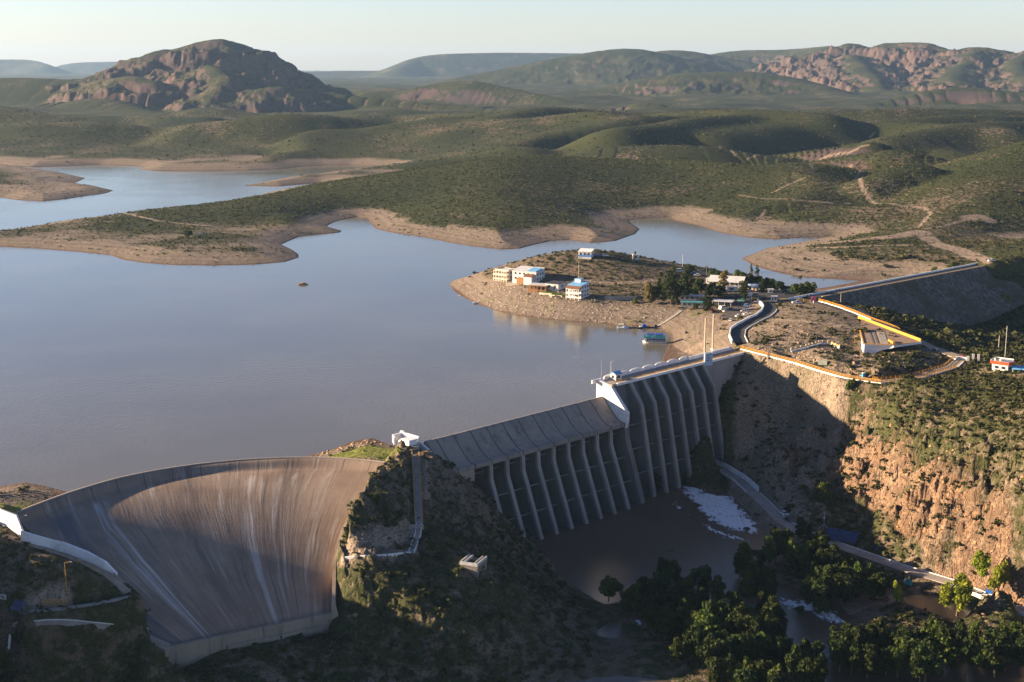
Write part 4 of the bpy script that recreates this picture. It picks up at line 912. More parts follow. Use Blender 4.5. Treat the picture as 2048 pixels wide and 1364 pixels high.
# left side wall: low coping along the lower edge, white parapet above
el = [(p[0], p[1], chute_z(i / 40)) for i, p in enumerate(EDGE_L)]
mb = MB(); mb.sweep([el[i] for i in range(24, 41)], [(.05, -4), (.05, .6), (.75, .6), (1.1, -4)]); mb.build('side_wall', M_TAN, ch)
mb = MB(); a = np.array(el[40][:2]); d = a - np.array(el[36][:2]); d /= np.hypot(*d); nn = np.array([d[1], -d[0]])
pl = [a - d * 6 + nn * .2, a - d * 6 + nn * 4.5, a + d * 3 + nn * 5.0, a + d * 3 + nn * .1]
mb.prism([tuple(p) for p in pl], -40, [el[36][2] + .3, el[36][2] + .3, SILL_Z + 1.5, SILL_Z + 1.5]); mb.build('end_pier', M_SILL, ch)
mb = MB(); q = [P(a_, b_, z_) for a_, b_, z_ in [(44, 1080, 5.2), (75, 1089, 3.6), (105.6, 1097, 1.9), (128, 1104, .7), (176, 1124, -2.2), (212, 1141, -4.4), (233, 1150, -5.8)]]
hs_ = [3.0, 2.9, 2.8, 3.2, 3.4, 2.9, .6]; vs, fs = [], []
for i, (p, hh) in enumerate(zip(q, hs_)):
    vs += [(p[0] - .15, p[1] - .2, p[2] - 5), (p[0] + .3, p[1] + .35, p[2] - 5), (p[0] + .3, p[1] + .35, p[2] + hh), (p[0] - .15, p[1] - .2, p[2] + hh)]
    if i: fs += [((i - 1) * 4 + j, i * 4 + j, i * 4 + (j + 1) % 4, (i - 1) * 4 + (j + 1) % 4) for j in range(4)]
fs += [(0, 1, 2, 3), tuple(len(vs) - 4 + j for j in (3, 2, 1, 0))]; mb.add(vs, fs)
mb.build('white_parapet', M_WHITE, ch)

# ------------------------------------------------------------------ vegetation
def leaf_material(name, a, b_, rough=.75, trans=.25):
    m, nt, b = mat(name, rough, .15); k = NT(nt)
    at = k.n('ShaderNodeAttribute', attribute_name='tint'); oi = k.n('ShaderNodeObjectInfo')
    c = k.mix(at.outputs['Fac'], a, b_)
    rn = k.math('MULTIPLY', k.math('SUBTRACT', oi.outputs['Random'], .5), .5)
    hs = k.n('ShaderNodeHueSaturation'); k.l(c, hs.inputs['Color']); k.l(k.math('ADD', 1.0, rn), hs.inputs['Value']); hs.inputs['Saturation'].default_value = 1.0
    k.l(k.math('ADD', .5, k.math('MULTIPLY', rn, .06)), hs.inputs['Hue'])
    k.l(hs.outputs[0], b.inputs['Base Color'])
    t = k.n('ShaderNodeBsdfTranslucent'); k.l(hs.outputs[0], t.inputs['Color'])
    mx = k.n('ShaderNodeMixShader'); mx.inputs[0].default_value = trans
    out = nt.nodes['Material Output']; k.l(b.outputs[0], mx.inputs[1]); k.l(t.outputs[0], mx.inputs[2]); k.l(mx.outputs[0], out.inputs['Surface'])
    return m
L_DARK = leaf_material('dark_leaves', (.016, .028, .008), (.046, .066, .016))
L_MID = leaf_material('green_leaves', (.030, .050, .010), (.085, .115, .022))
L_BRIGHT = leaf_material('yellow_green_leaves', (.13, .165, .018), (.30, .32, .035), trans=.35)
L_BROWN = leaf_material('brownish_leaves', (.10, .075, .025), (.20, .155, .055))
L_SCRUB = leaf_material('scrub_leaves', (.028, .034, .013), (.095, .098, .034))
BARK = paint('bark', (.16, .115, .075), .95, .1, .3, 2.0)
def leaf_cloud(n, clumps, ls, rs, flat=1.0):
    """leaf faces gathered in clumps [(x,y,z,r)]; returns vertices, faces, tint"""
    cl = np.array(clumps); p = cl[:, 3] ** 2; k = rs.choice(len(cl), n, p=p / p.sum())
    d = rs.normal(size=(n, 3)); d /= np.linalg.norm(d, axis=1)[:, None]
    rad = cl[k, 3] * rs.uniform(.55, 1.08, n)
    c = cl[k, :3] + d * rad[:, None] * np.array([1, 1, flat])
    nrm = d * .6 + rs.normal(size=(n, 3)) * .6; nrm /= np.linalg.norm(nrm, axis=1)[:, None]
    u = np.cross(nrm, rs.normal(size=(n, 3))); u /= np.linalg.norm(u, axis=1)[:, None]; w_ = np.cross(nrm, u)
    s = ls * rs.uniform(.6, 1.3, n)[:, None]
    V = np.stack([c - u * s * .5 - w_ * s * .3, c + u * s * .5 - w_ * s * .35, c + u * s * .35 + w_ * s * .5, c - u * s * .45 + w_ * s * .35], 1).reshape(-1, 3)
    F = np.arange(4 * n).reshape(-1, 4)
    ct = rs.uniform(0, 1, len(cl)); t = np.clip(ct[k] * .6 + rs.uniform(0, .5, n), 0, 1)
    return V, F, np.repeat(t, 4)
def set_tint(o, t):
    a = o.data.attributes.new('tint', 'FLOAT', 'POINT'); a.data.foreach_set('value', t.astype(np.float32))
def crown_clumps(kind, rs):
    out = []
    if kind == 'broad':
        for i in range(22):
            a = rs.uniform(0, 6.28); z = rs.uniform(.28, .92); r = .36 * math.sin(math.pi * min(1, (z - .1) / .95)) ** .7 * rs.uniform(.2, 1)
            out.append((r * math.cos(a), r * math.sin(a), z, rs.uniform(.09, .17)))
    elif kind == 'tall':
        for i in range(26):
            a = rs.uniform(0, 6.28); z = rs.uniform(.14, .95); r = .17 * math.sin(math.pi * min(1, (z - .02) / 1.02)) ** .6 * rs.uniform(.2, 1)
            out.append((r * math.cos(a), r * math.sin(a), z, rs.uniform(.05, .10)))
    elif kind == 'cypress':
        for i in range(26):
            z = .04 + .94 * i / 26; a = rs.uniform(0, 6.28); r = .07 * (1 - z) ** .6
            out.append((r * math.cos(a), r * math.sin(a), z, .03 + .085 * (1 - z) ** .7))
    elif kind == 'round':
        for i in range(18):
            d = rs.normal(size=3); d /= np.linalg.norm(d); q = rs.uniform(.2, .42)
            out.append((d[0] * q, d[1] * q, .55 + d[2] * q * .8, rs.uniform(.12, .2)))
    else:                                        # bushy, to the ground
        for i in range(16):
            a = rs.uniform(0, 6.28); z = rs.uniform(.06, .8); r = .5 * math.sqrt(max(0, 1 - z * z)) * rs.uniform(.1, .9)
            out.append((r * math.cos(a), r * math.sin(a), z, rs.uniform(.14, .24)))
    return out
TREES = {}
def tree_proto(name, kind, leaf, n, ls, seed, label):
    rs = np.random.default_rng(seed); t = thing(name, label, 'tree' if kind != 'bush' else 'bush')
    cl = crown_clumps(kind, rs); V, F, ti = leaf_cloud(n, cl, ls, rs)
    o = np_mesh('crown', V, F, leaf, False, t); set_tint(o, ti)
    mb = MB(); top_ = {'broad': .55, 'tall': .8, 'cypress': .6, 'round': .5, 'bush': .4}[kind]; r0 = {'broad': .03, 'tall': .016, 'cypress': .02, 'round': .035, 'bush': .03}[kind]
    mb.bar((0, 0, -.04), (rs.normal() * .01, rs.normal() * .01, top_ * .5), r0, 7, r0 * .7); mb.bar((0, 0, top_ * .48), (rs.normal() * .02, rs.normal() * .02, top_), r0 * .7, 6, r0 * .3)
    for c in sorted(cl, key=lambda q: -q[3])[:7]: mb.bar((0, 0, top_ * rs.uniform(.3, .8)), (c[0] * .8, c[1] * .8, c[2]), r0 * .4, 4, r0 * .12)
    mb.build('trunk', BARK, t)
    TREES.setdefault(name, []).append(t); t['_used'] = 0
    return t
_used = set()
def plant(name, p, h, label, group=None, wd=1.0, vi=None):
    pr = TREES[name]; t = pr[(len(_used) if vi is None else vi) % len(pr)]
    rz = random.uniform(0, 6.28)
    if t.name not in _used:
        _used.add(t.name); r = t; r.location = p; r.rotation_euler = (0, 0, rz); r.scale = (h * wd, h * wd, h); tag(r, label, None, group)
    else:
        _used.add('%s_%d' % (t.name, len(_used))); r = dup(t, p, rz, (h * wd, h * wd, h), label, group)
    return r
for i in range(4): tree_proto('river_tree', 'broad', L_DARK, 1700, .075, 10 + i, 'dark green tree')
for i in range(3): tree_proto('willow_tree', 'broad', L_MID, 1600, .075, 20 + i, 'mid green tree')
for i in range(2): tree_proto('cottonwood_tree', 'broad', L_BRIGHT, 1900, .065, 30 + i, 'bright tree')
for i in range(3): tree_proto('eucalyptus_tree', 'tall', L_DARK, 1500, .036, 40 + i, 'tall tree')
tree_proto('cypress_tree', 'cypress', L_DARK, 1100, .035, 50, 'cypress')
for i in range(2): tree_proto('round_tree', 'round', L_MID, 1300, .09, 60 + i, 'round tree')
tree_proto('dry_tree', 'tall', L_BROWN, 1300, .05, 70, 'brown tree')
for i in range(3): tree_proto('bush', 'bush', L_MID, 500, .13, 80 + i, 'bush')

def gp(px, py, z=None):                          # stand a thing on the ground seen at a pixel
    return tuple(G(px, py)) if z is None else tuple(P(px, py, z))
ZT = -41.6
GROVES = [
 ('grove at the near bend of the pool', 'trees of the grove below the knoll', 'leafy tree of the dense grove between the knoll and the brown channel',
  [(400, 250), (455, 262), (370, 330), (520, 332), (575, 290), (640, 345), (275, 372), (335, 392), (400, 432), (448, 398), (500, 458), (560, 420), (615, 470), (655, 405), (715, 425), (470, 520), (540, 540), (600, 540), (680, 480), (740, 480), (800, 500), (850, 425), (900, 440), (870, 485), (640, 585), (700, 560), (765, 565), (820, 560), (885, 560), (935, 575), (560, 610), (620, 645), (690, 640), (800, 640), (860, 620), (920, 650), (980, 690), (1050, 640), (1100, 660), (780, 725), (850, 740), (905, 770), (955, 640), (1010, 690), (1065, 725), (700, 715), (300, 430), (240, 420), (350, 480), (430, 480), (1110, 730), (740, 760), (640, 730)]),
 ('islet', 'trees of the gravel islet in the pool', 'leafy tree of the small clump standing alone in the brown pool', [(770, 190), (838, 225), (800, 265), (872, 300), (780, 330), (835, 350), (750, 240), (880, 340)]),
 ('road', 'dark trees between the pool and the river road', 'dark leafy tree between the brown pool and the river road', [(1035, 85), (915, 130), (985, 160), (1110, 165), (1180, 195), (1020, 250), (1085, 280), (1150, 285), (1225, 270), (1290, 280), (1350, 300), (1060, 340), (1130, 350), (1205, 345), (1270, 340), (1340, 340), (880, 165), (1050, 180), (1120, 225), (1390, 330)]),
 ('right', 'trees along the lower right bank', 'dark leafy tree on the low bank between the two lower channels', [(1180, 585), (1235, 575), (1290, 605), (1345, 570), (1400, 560), (1455, 590), (1505, 600), (1560, 600), (1620, 560), (1680, 590), (1205, 650), (1260, 660), (1320, 650), (1400, 640), (1470, 655), (1540, 650), (1600, 640), (1680, 630), (1740, 600), (1755, 540), (1820, 560), (1900, 600), (1955, 620), (2000, 570), (1860, 640), (2030, 640), (1780, 650), (1950, 560)]),
]
rt = random.Random(3)
for gi, (nm, grp, lab, pts) in enumerate(GROVES):
    for i, (a, b) in enumerate(pts):
        h = rt.uniform(8.5, 12.5) if gi != 2 else rt.uniform(9, 13)
        px, py = 1150 + a / 2.28, 1000 + b / 2.28
        base = P(px, py + h * 5.3, ZT); z = max(gz(base[0], base[1]), ZT - .3)
        k = rt.random(); name = 'river_tree' if k < (.58 if gi == 0 else .74) else 'willow_tree'
        plant(name, (base[0], base[1], z), h, lab if name == 'river_tree' else lab.replace('dark ', '').replace('leafy', 'lighter green'), grp if name == 'river_tree' else grp.replace('dark ', '') + ', lighter ones', rt.uniform(.6, 1.0))
for gi, (n_, poly, lab, grp) in enumerate([(46, [(240, 400), (380, 300), (640, 360), (760, 470), (930, 480), (980, 640), (1110, 700), (1130, 830), (800, 830), (560, 640), (330, 480)], 'leafy tree of the dense grove between the knoll and the brown channel', 'trees of the grove below the knoll'),
                                            (26, [(1180, 590), (1500, 560), (1700, 560), (2048, 600), (2048, 690), (1700, 700), (1400, 720), (1200, 700)], 'dark leafy tree on the low bank between the two lower channels', 'trees along the lower right bank'),
                                            (16, [(900, 120), (1120, 130), (1360, 300), (1350, 370), (1080, 370), (960, 220)], 'dark leafy tree between the brown pool and the river road', 'dark trees between the pool and the river road')]):
    pl_ = [(1150 + a / 2.28, 1000 + b / 2.28) for a, b in poly]; c_ = 0
    while c_ < n_:
        a, b = rt.uniform(min(q[0] for q in pl_), max(q[0] for q in pl_)), rt.uniform(min(q[1] for q in pl_), max(q[1] for q in pl_))
        if not inside(np.array([a]), np.array([b]), pl_)[0]: continue
        h = rt.uniform(5.5, 12); base = P(a, b + h * 5.3, ZT); z = max(gz(base[0], base[1]), ZT - .3); c_ += 1
        plant('river_tree', (base[0], base[1], z), h, lab, grp, rt.uniform(.8, 1.15))
for (px, ytop, ybase, z, wd, nm, lab) in [
    (1914, 1150, 1228, -41, 1.05, 'cottonwood_tree', 'big sunlit yellow-green tree beside the river road under the cliff'),
    (1793, 1160, 1215, -41, .5, 'cottonwood_tree', 'slim yellow-green tree on the gravel flat by the side channel'),
    (1962, 1100, 1160, -33, .7, 'cottonwood_tree', 'sunlit yellow-green tree low on the cliff above the river road'),
    (1996, 1118, 1196, -37.5, .62, 'cottonwood_tree', 'yellow-green tree with bare tan trunk beside the blue tarpaulin'),
    (1217, 1148, 1200, -41.5, 1.1, 'willow_tree', 'pale round willow at the foot of the knoll by the pool'),
    (1354, 1275, 1320, -40, .8, 'willow_tree', 'pale thin tree at the edge of the dark hillside below the grove'),
    (1480, 1275, 1330, -41.5, .8, 'cottonwood_tree', 'taller bright green tree among the darker trees of the grove'),
    (1640, 1195, 1228, -42.5, 1.2, 'round_tree', 'dark rounded bush standing in the white water of the side channel'),
    (1601, 1211, 1228, -42.5, 1.2, 'round_tree', 'small dark bush in the rapids beside the rounded bush'),
    (1645, 965, 1020, -36, .8, 'willow_tree', 'green tree against the shaded cliff behind the solar panels'),
    (1397, 905, 945, -41, .7, 'river_tree', 'dark tree at the foot of the last buttresses beside the white channel'),
    (1312, 945, 985, -43, .7, 'river_tree', 'small dark tree growing between two buttress feet')]:
    p = P(px, ybase, z); h = (ybase - ytop) * np.hypot(p[1], CAM_H - z) / FPX * 1.03
    plant(nm, (p[0], p[1], z - .2), h, lab, None, wd)
# village trees on the promontory
for (px, ytop, ybase, wd, nm, lab, grp) in [
    (1342, 532, 609, 1.0, 'eucalyptus_tree', 'tallest dark column-like tree above the lake bank on the promontory', None),
    (1378, 530, 586, 1.35, 'eucalyptus_tree', 'tall broad dark tree behind the blue-roofed shed', None),
    (1327, 560, 607, 1.0, 'eucalyptus_tree', 'dark tree just in front of the tallest column-like tree', None),
    (1353, 568, 610, 1.2, 'eucalyptus_tree', 'short dark tree between the tallest tree and the shed', None),
    (1318, 556, 596, .9, 'eucalyptus_tree', 'slender dark tree behind the brownish tree', None),
    (1298, 566, 608, 1.5, 'dry_tree', 'brownish tree at the left end of the village trees', None),
    (1413, 587, 626, 1.6, 'eucalyptus_tree', 'leafy tree at the lakeward corner of the sheds', None),
    (1489, 562, 601, 1.6, 'eucalyptus_tree', 'leafy tree beside the white kiosk on the car park', None),
    (1447, 542, 580, 1.4, 'dry_tree', 'pale brownish tree in front of the flat-roofed pavilion', None),
    (1383, 574, 597, 1.2, 'round_tree', 'small round tree rising over the white shed roof', None),
    (1502, 525, 556, 1.0, 'cypress_tree', 'slimmer of the two cypresses by the water', None),
    (1514, 530, 560, 1.5, 'cypress_tree', 'broader of the two cypresses by the water', None),
    (1493, 546, 572, 1.1, 'round_tree', 'mid green tree left of the small blue-roofed cottage', None),
    (1596, 566, 592, 1.1, 'round_tree', 'round tree by the end of the white parapet, nearer the kiosk', None),
    (1619, 563, 590, 1.0, 'round_tree', 'round tree by the end of the white parapet, farther along', None),
    (1606, 569, 592, 1.0, 'round_tree', 'round tree squeezed between its two neighbours at the parapet end', None),
    (1524, 571, 584, 1.1, 'bush', 'bush on the car park edge below the dark hedge', None),
    (1540, 570, 584, 1.1, 'bush', 'bush beside the small white shed on the car park', None),
    (1477, 540, 566, 1.2, 'round_tree', 'dark tree behind the right end of the pavilion', None),
    (1430, 540, 560, 1.3, 'round_tree', 'tree at the back of the pavilion roof', None),
    (1420, 566, 594, 1.2, 'river_tree', 'dark shady tree behind the long white shed', None),
    (1400, 560, 590, 1.2, 'river_tree', 'dark shady tree between the broad dark tree and the pavilion', None),
    (1438, 572, 597, 1.2, 'river_tree', 'dark shady tree behind the open-fronted shed', None),
    (1435, 545, 566, 1.0, 'river_tree', 'dark tree at the left gable of the pavilion', None),
    (1365, 556, 600, .9, 'river_tree', 'shady tree in the dark gap behind the tall trees', None),
    (1310, 575, 606, .9, 'river_tree', 'shady tree in the dark gap beside the brownish tree', None),
    (1272, 595, 606, 1.3, 'bush', 'green bush at the end of the grey garden wall', None),
    (1391, 605, 618, 1.0, 'bush', 'light green bush below the turquoise shed roof', None),
    (376, 459, 476, 1.0, 'round_tree', 'lone dark tree standing on the bare spit', None)]:
    p = G(px, ybase); h = (ybase - ytop) * np.hypot(p[1], CAM_H - p[2]) / FPX * 1.05
    plant(nm, tuple(p - np.array([0, 0, .2])), h, lab, grp, wd)
for i, (a, b) in enumerate([(1510, 566), (1518, 567), (1527, 569), (1535, 571), (1543, 573), (1551, 575), (1558, 577), (1503, 562), (1566, 580)]):
    p = G(a, b + 3); plant('river_tree', tuple(p), rt.uniform(4, 6), 'dark tree of the hedge row along the water side of the car park', 'dark hedge trees between the cypresses and the low white wall', 1.3)
# bushes one can pick out
for (px, py, h, nm, lab) in [(2009, 616, 10, 'cottonwood_tree', 'single bright yellow-green tree in the dark wooded valley'), (1702, 780, 5.0, 'bush', 'tall green bush on the scree below the white kerb'),
    (1856, 678, 4, 'cottonwood_tree', 'yellow-green bush below the outer yellow railing'), (1920, 698, 5, 'bush', 'green bush on the valley side behind the red-roofed lookout'),
    (1735, 755, 3.2, 'bush', 'yellowish bush beside the blue toilet cabin'), (1925, 780, 3, 'bush', 'green bush beside the small white tank'), (1968, 712, 3.6, 'bush', 'green bush next to the white gateposts'),
    (1775, 740, 4, 'bush', 'dark bush on the rocks inside the loop road'), (1530, 600, 2, 'bush', 'low bush by the top of the curving road'), (1560, 612, 3, 'bush', 'green bush beside the parked white truck'),
    (1600, 560, 4, 'bush', 'green bush at the waterside beyond the parapet'), (1870, 545, 5, 'bush', 'green bush on the bare ground near the far end of the embankment'), (1905, 535, 4.5, 'bush', 'pale green bush close to the far end of the embankment'),
    (888, 1102, 2.6, 'bush', 'pale yellow-green bush on the knoll near the stone box'), (700, 1020, 3.4, 'bush', 'green bush behind the tan side wall of the chute'), (790, 1050, 3.0, 'bush', 'yellowish bush beside the foot of the stairs'),
    (868, 1100, 2.8, 'bush', 'pale flat bush left of the stone box'), (750, 1000, 3, 'bush', 'green bush on the rocks above the chute wall')]:
    p = G(px, py); plant(nm, tuple(p - np.array([0, 0, .1])), h, lab, None, 1.0)

# scrub: far too many bushes to count
def scatter(name, pts, size, nf, ls, leaf, seed, flat=.7, label=None):
    """one object of many small leafy bushes; pts (n,3), size (n,)"""
    rs = np.random.default_rng(seed); n = len(pts)
    protos = []
    for i in range(6):
        cl = [(rs.normal() * .32, rs.normal() * .32, rs.uniform(.2, .5), rs.uniform(.22, .42)) for _ in range(5)]
        protos.append(leaf_cloud(nf, cl, ls, rs, flat))
    Vs, Ts = [], []; k = rs.integers(0, 6, n); a = rs.uniform(0, 6.28, n)
    for i in range(6):
        m = k == i; q = protos[i][0]; ca, sa = np.cos(a[m])[:, None], np.sin(a[m])[:, None]; s = size[m][:, None]
        x = (q[None, :, 0] * ca - q[None, :, 1] * sa) * s + pts[m, 0:1]; y = (q[None, :, 0] * sa + q[None, :, 1] * ca) * s + pts[m, 1:2]; z = q[None, :, 2] * s * rs.uniform(.7, 1.1, (m.sum(), 1)) + pts[m, 2:3]
        Vs.append(np.stack([x, y, z], -1).reshape(-1, 3)); Ts.append(np.clip(protos[i][2][None] * .5 + rs.uniform(0, .6, (m.sum(), 1)), 0, 1).reshape(-1))
    V = np.concatenate(Vs); o = np_mesh(name, V, np.arange(len(V)).reshape(-1, 4), leaf, False); set_tint(o, np.concatenate(Ts)); tag(o, kind='stuff'); return o
def sample_plan(n, y0, y1, t0=-.43, t1=.43, seed=0):
    rs = np.random.default_rng(seed); y = np.sqrt(rs.uniform(y0 * y0, y1 * y1, n)); return rs.uniform(t0, t1, n) * y, y
def grid_lookup(A, x, y):
    r = np.interp(np.log(y), LOGR, np.arange(len(ROWS))); c = np.clip((x / y + TC) / (2 * TC) * (NCOL - 1), 0, NCOL - 1)
    return A[np.round(r).astype(int), np.round(c).astype(int)]
BARE = np.maximum(_dirt, np.clip(beach, 0, 1))
def scrub_zone(name, n, y0, y1, szr, nf, ls, seed, leaf=L_SCRUB, cond=None, dens=1.0):
    x, y = sample_plan(n, y0, y1, seed=seed); z = gzv(x, y); rs = np.random.default_rng(seed + 1)
    cov = grid_lookup(veg, x, y) * .6 + .5 * fbm(x, y, 22, 3) + .25; cov = cov * (1 - np.where((x > 60) & (y < 640), .72, .93) * grid_lookup(BARE, x, y)) * (1 - .25 * grid_lookup(rockm, x, y)) * (1 - grid_lookup(lit_grass, x, y) * .95)
    dn = grid_lookup(GDOWN.astype(float), x, y) > .5
    ok = (rs.uniform(0, 1, n) < cov * dens) & np.where(dn, z > RIVER_Z + .9, z > .8)
    if cond is not None: ok &= cond(x, y, z)
    inch = (x > -180) & (x < -40) & (y > 385) & (y < 510); j = np.nonzero(inch & ok)[0]
    if len(j): ok[j] &= ~(inside(x[j], y[j], CHUTE) | (seg_dist(x[j], y[j], CHUTE, True) < 1.4))
    for rd, wd in KEEP_OUT:
        bb = (x > rd[:, 0].min() - wd) & (x < rd[:, 0].max() + wd) & (y > rd[:, 1].min() - wd) & (y < rd[:, 1].max() + wd) & ok
        j = np.nonzero(bb)[0]
        if len(j): ok[j] &= seg_dist(x[j], y[j], [tuple(p) for p in rd[:, :2]]) > wd
    x, y, z = x[ok], y[ok], z[ok]; s = rs.uniform(*szr, len(x)) * (.7 + .6 * rs.random(len(x)) ** 3)
    return scatter(name, np.stack([x, y, z - .1], 1), s, nf, ls, leaf, seed)
CREST_ROAD = np.array([P(a, b, z) for a, b, z in LOOPPX])
EMB = np.array([P(1570, 602, 12), P(1640, 596, 12), P(1975, 531, 12)])
CURVE_PX = [(1480, 690), (1474, 676), (1476, 664), (1487, 655), (1505, 645), (1524, 636), (1537, 626), (1541, 617), (1538, 611), (1529, 604)]
KEEP_OUT = [(CREST_ROAD, 5.0), (EMB, 7.0), (np.array([P(a, b, -39.5) for a, b in ROADPX]), 5.0), (np.array([G(a, b) for a, b in CURVE_PX]), 6.0), (np.array([P(a, b, z) for a, b, z in [(832, 905, 2.5), (838, 1048, -10)]]), 2.6),
            (np.array([(-164, 417, 0), (-150, 407, 0), (-136, 402, 0), (-122, 399, 0)]), 4.0), (np.array([DA(-12, 2, 0), DA(-3, 2, 0)]), 8), (np.array([G(a, b) for a, b in [(1010, 555), (1060, 560), (1120, 575), (1155, 590)]]), 9), (np.array([G(a, b) for a, b in [(1370, 600), (1450, 602)]]), 6), (np.array([G(a, b) for a, b in [(1420, 560), (1480, 562)]]), 8)]

# ------------------------------------------------------------------ roads and paths as built surfaces
def ribbon(name, pts, wd, m, lift=.18, n=None, skirt=1.2, kind='structure', fixed=False):
    """road surface laid over the ground: five points across, with edges that reach down into it"""
    p = np.array(pts, float); L = np.hypot(*np.diff(p[:, :2], axis=0).T).sum(); q = resample(p, n or max(6, int(L / 2.5)))
    for _ in range(3): q[1:-1, 2] = (q[:-2, 2] + 2 * q[1:-1, 2] + q[2:, 2]) / 4
    V, F = [], []
    for i in range(len(q)):
        a = q[min(i + 1, len(q) - 1)] - q[max(i - 1, 0)]; a = a[:2] / (np.hypot(*a[:2]) + 1e-9); nn = np.array([a[1], -a[0]])
        ac = [-wd / 2, -wd / 2, -wd / 4, 0, wd / 4, wd / 2, wd / 2]
        zg = max(max(gz(*(q[i][:2] + nn * c)) for c in ac[1:6]), q[i][2] - .5)
        if fixed: zg = q[i][2]
        for j, c in enumerate(ac):
            e = q[i][:2] + nn * c; V.append((e[0], e[1], zg + lift - (skirt if j in (0, 6) else 0)))
        if i: F += [((i - 1) * 7 + j, i * 7 + j, i * 7 + j + 1, (i - 1) * 7 + j + 1) for j in range(6)]
    o = MB().add(V, F).build(name, m); 
    if kind: tag(o, kind=kind)
    return o, [((V[i * 7 + 1][0], V[i * 7 + 1][1], V[i * 7 + 1][2]), (V[i * 7 + 5][0], V[i * 7 + 5][1], V[i * 7 + 5][2])) for i in range(len(q))]
M_PATH = paint('dusty_paving', (.34, .27, .20), .95, .1, .25, .25, dirt=(.22, .17, .12))
M_RROAD = paint('river_road_concrete', (.33, .29, .26), .9, .15, .2, .15, dirt=(.20, .17, .15))
curve, ce = ribbon('curved_road', [G(a, b) for a, b in CURVE_PX], 8.0, M_ASPH)
loop, le = ribbon('loop_road', [P(a, b, z) for a, b, z in LOOPPX[:11]], 6.0, M_PATH, .2, None, 2.5, 'structure', True)
upper, ue = ribbon('upper_road', [G(a, b) for a, b in [(1630, 604), (1680, 620), (1740, 645), (1800, 668), (1850, 690), (1895, 706), (1918, 716)]], 5.0, M_ASPH)
plaza, _ = ribbon('car_park', [G(a, b) for a, b in [(1468, 600), (1500, 594), (1540, 592), (1600, 592)]], 20, M_ASPH)
spur, _ = ribbon('parking_road', [G(a, b) for a, b in [(1492, 596), (1478, 612), (1465, 628), (1455, 640)]], 9, paint('worn_asphalt', (.12, .105, .095), .95, .1, .3, .2, dirt=(.25, .2, .15)))
river_road, re_ = ribbon('river_road', [P(a, b, -39.5) for a, b in ROADPX], 5.6, M_RROAD, .25, None, 3.0, 'structure', True)
def wall_along(name, label, cat, edge, h, wd, m, mroot=True, base=-.8, group=None):
    """low wall or kerb following a road edge"""
    p0 = edge[len(edge) // 2]; t = thing(name, label, cat, p0, 0, group)
    mb = MB(); mb.sweep([tuple(np.array(e) - np.array(p0)) for e in edge], [(-wd / 2, base), (wd / 2, base), (wd / 2, h), (-wd / 2, h)]); mb.build('wall', m, t)
    return t
def rail_on(t, edge, h=1.15, gap=2.4, lift=0.0, name='railing', m=None, r=.07, rails=3):
    o = railing(t, [tuple(np.array(e) - np.array(t.location) + np.array([0, 0, lift])) for e in edge], h, gap, name, m, r, rails); return o
cl_, cr_ = [e[0] for e in ce], [e[1] for e in ce]
wl = cl_ if cl_[len(cl_) // 2][0] < cr_[len(cr_) // 2][0] else cr_; wr = cr_ if wl is cl_ else cl_
wall_along('road_parapet', 'smooth white parapet on the lake side of the curving asphalt road', 'parapet', wl, 1.25, .7, M_WHITE)
wall_along('road_kerb', 'thin pale kerb on the hill side of the curving asphalt road', 'kerb', wr[:int(len(wr) * .8)], .45, .45, M_WHITE2)
lo, lo2 = [e[0] for e in le], [e[1] for e in le]
mid_ = len(lo) // 2; out = lo if lo[mid_][1] < lo2[mid_][1] else lo2; inn = lo2 if out is lo else lo
no = int(len(out) * .70)
t = wall_along('loop_wall', 'white kerb wall under yellow railing round the outer side of the loop road', 'wall', out[:no], .12, .6, M_WHITE, base=-1.7)
rail_on(t, out[:no - 4], 1.4, 2.2, .1, 'yellow_railing', r=.10)
t = wall_along('inner_railing', 'low yellow railing along the inner edge of the loop road beneath the rocks', 'railing', inn[int(len(inn) * .38):int(len(inn) * .74)], .2, .3, M_YEL)
rail_on(t, inn[int(len(inn) * .38):int(len(inn) * .74)], 1.0, 2.6, .1, 'yellow_railing', r=.07)
ul, ur = [e[0] for e in ue], [e[1] for e in ue]
uo = ul if ul[3][0] + ul[3][1] > ur[3][0] + ur[3][1] else ur; ui = ur if uo is ul else ul
ku = int(len(uo) * .72)
t = wall_along('valley_railing', 'white kerb with yellow railing on the valley side of the upper road', 'railing', uo[:ku], .4, .5, M_WHITE)
rail_on(t, uo[:ku], 1.3, 2.4, .3, 'yellow_railing', r=.10)
# terrace with the triangular deck and the white prow
tr = thing('monument_terrace', 'brown triangular terrace with white prow wall and yellow copings on the knoll inside the loop', 'terrace', P(1725, 683, 14.2))
def tl(px, py, z): return tuple(np.array(P(px, py, z)) - np.array(tr.location))
deck = [tl(1720, 661, 14.6), tl(1727, 688, 14.6), tl(1786, 690, 14.6), tl(1842, 684, 14.6), tl(1722, 638, 14.6)]
M_TERR = paint('brown_paving', (.30, .20, .145), .9, .15, .2, .3, dirt=(.21, .145, .105))
MB().prism([d[:2] for d in deck], deck[0][2] - 1.3, deck[0][2]).build('deck', M_TERR, tr)
for (a, b) in ((1738, 662), (1747, 663), (1761, 664)):
    q0, q1 = tl(a, b, 14.6), tl(a + 9, b + 25, 14.6); MB().beam((q0[0], q0[1], q0[2] + .004), (q1[0], q1[1], q1[2] + .004), 1.1 if a < 1760 else 3.6, .12).build('paving_strip', paint('grey_paving', (.16, .15, .14)) if a < 1760 else paint('light_paving', (.34, .31, .25)), tr)
a, b, c, d = tl(1720, 661, 14.6), tl(1727, 688, 14.6), tl(1786, 690, 14.6), tl(1842, 684, 14.6)
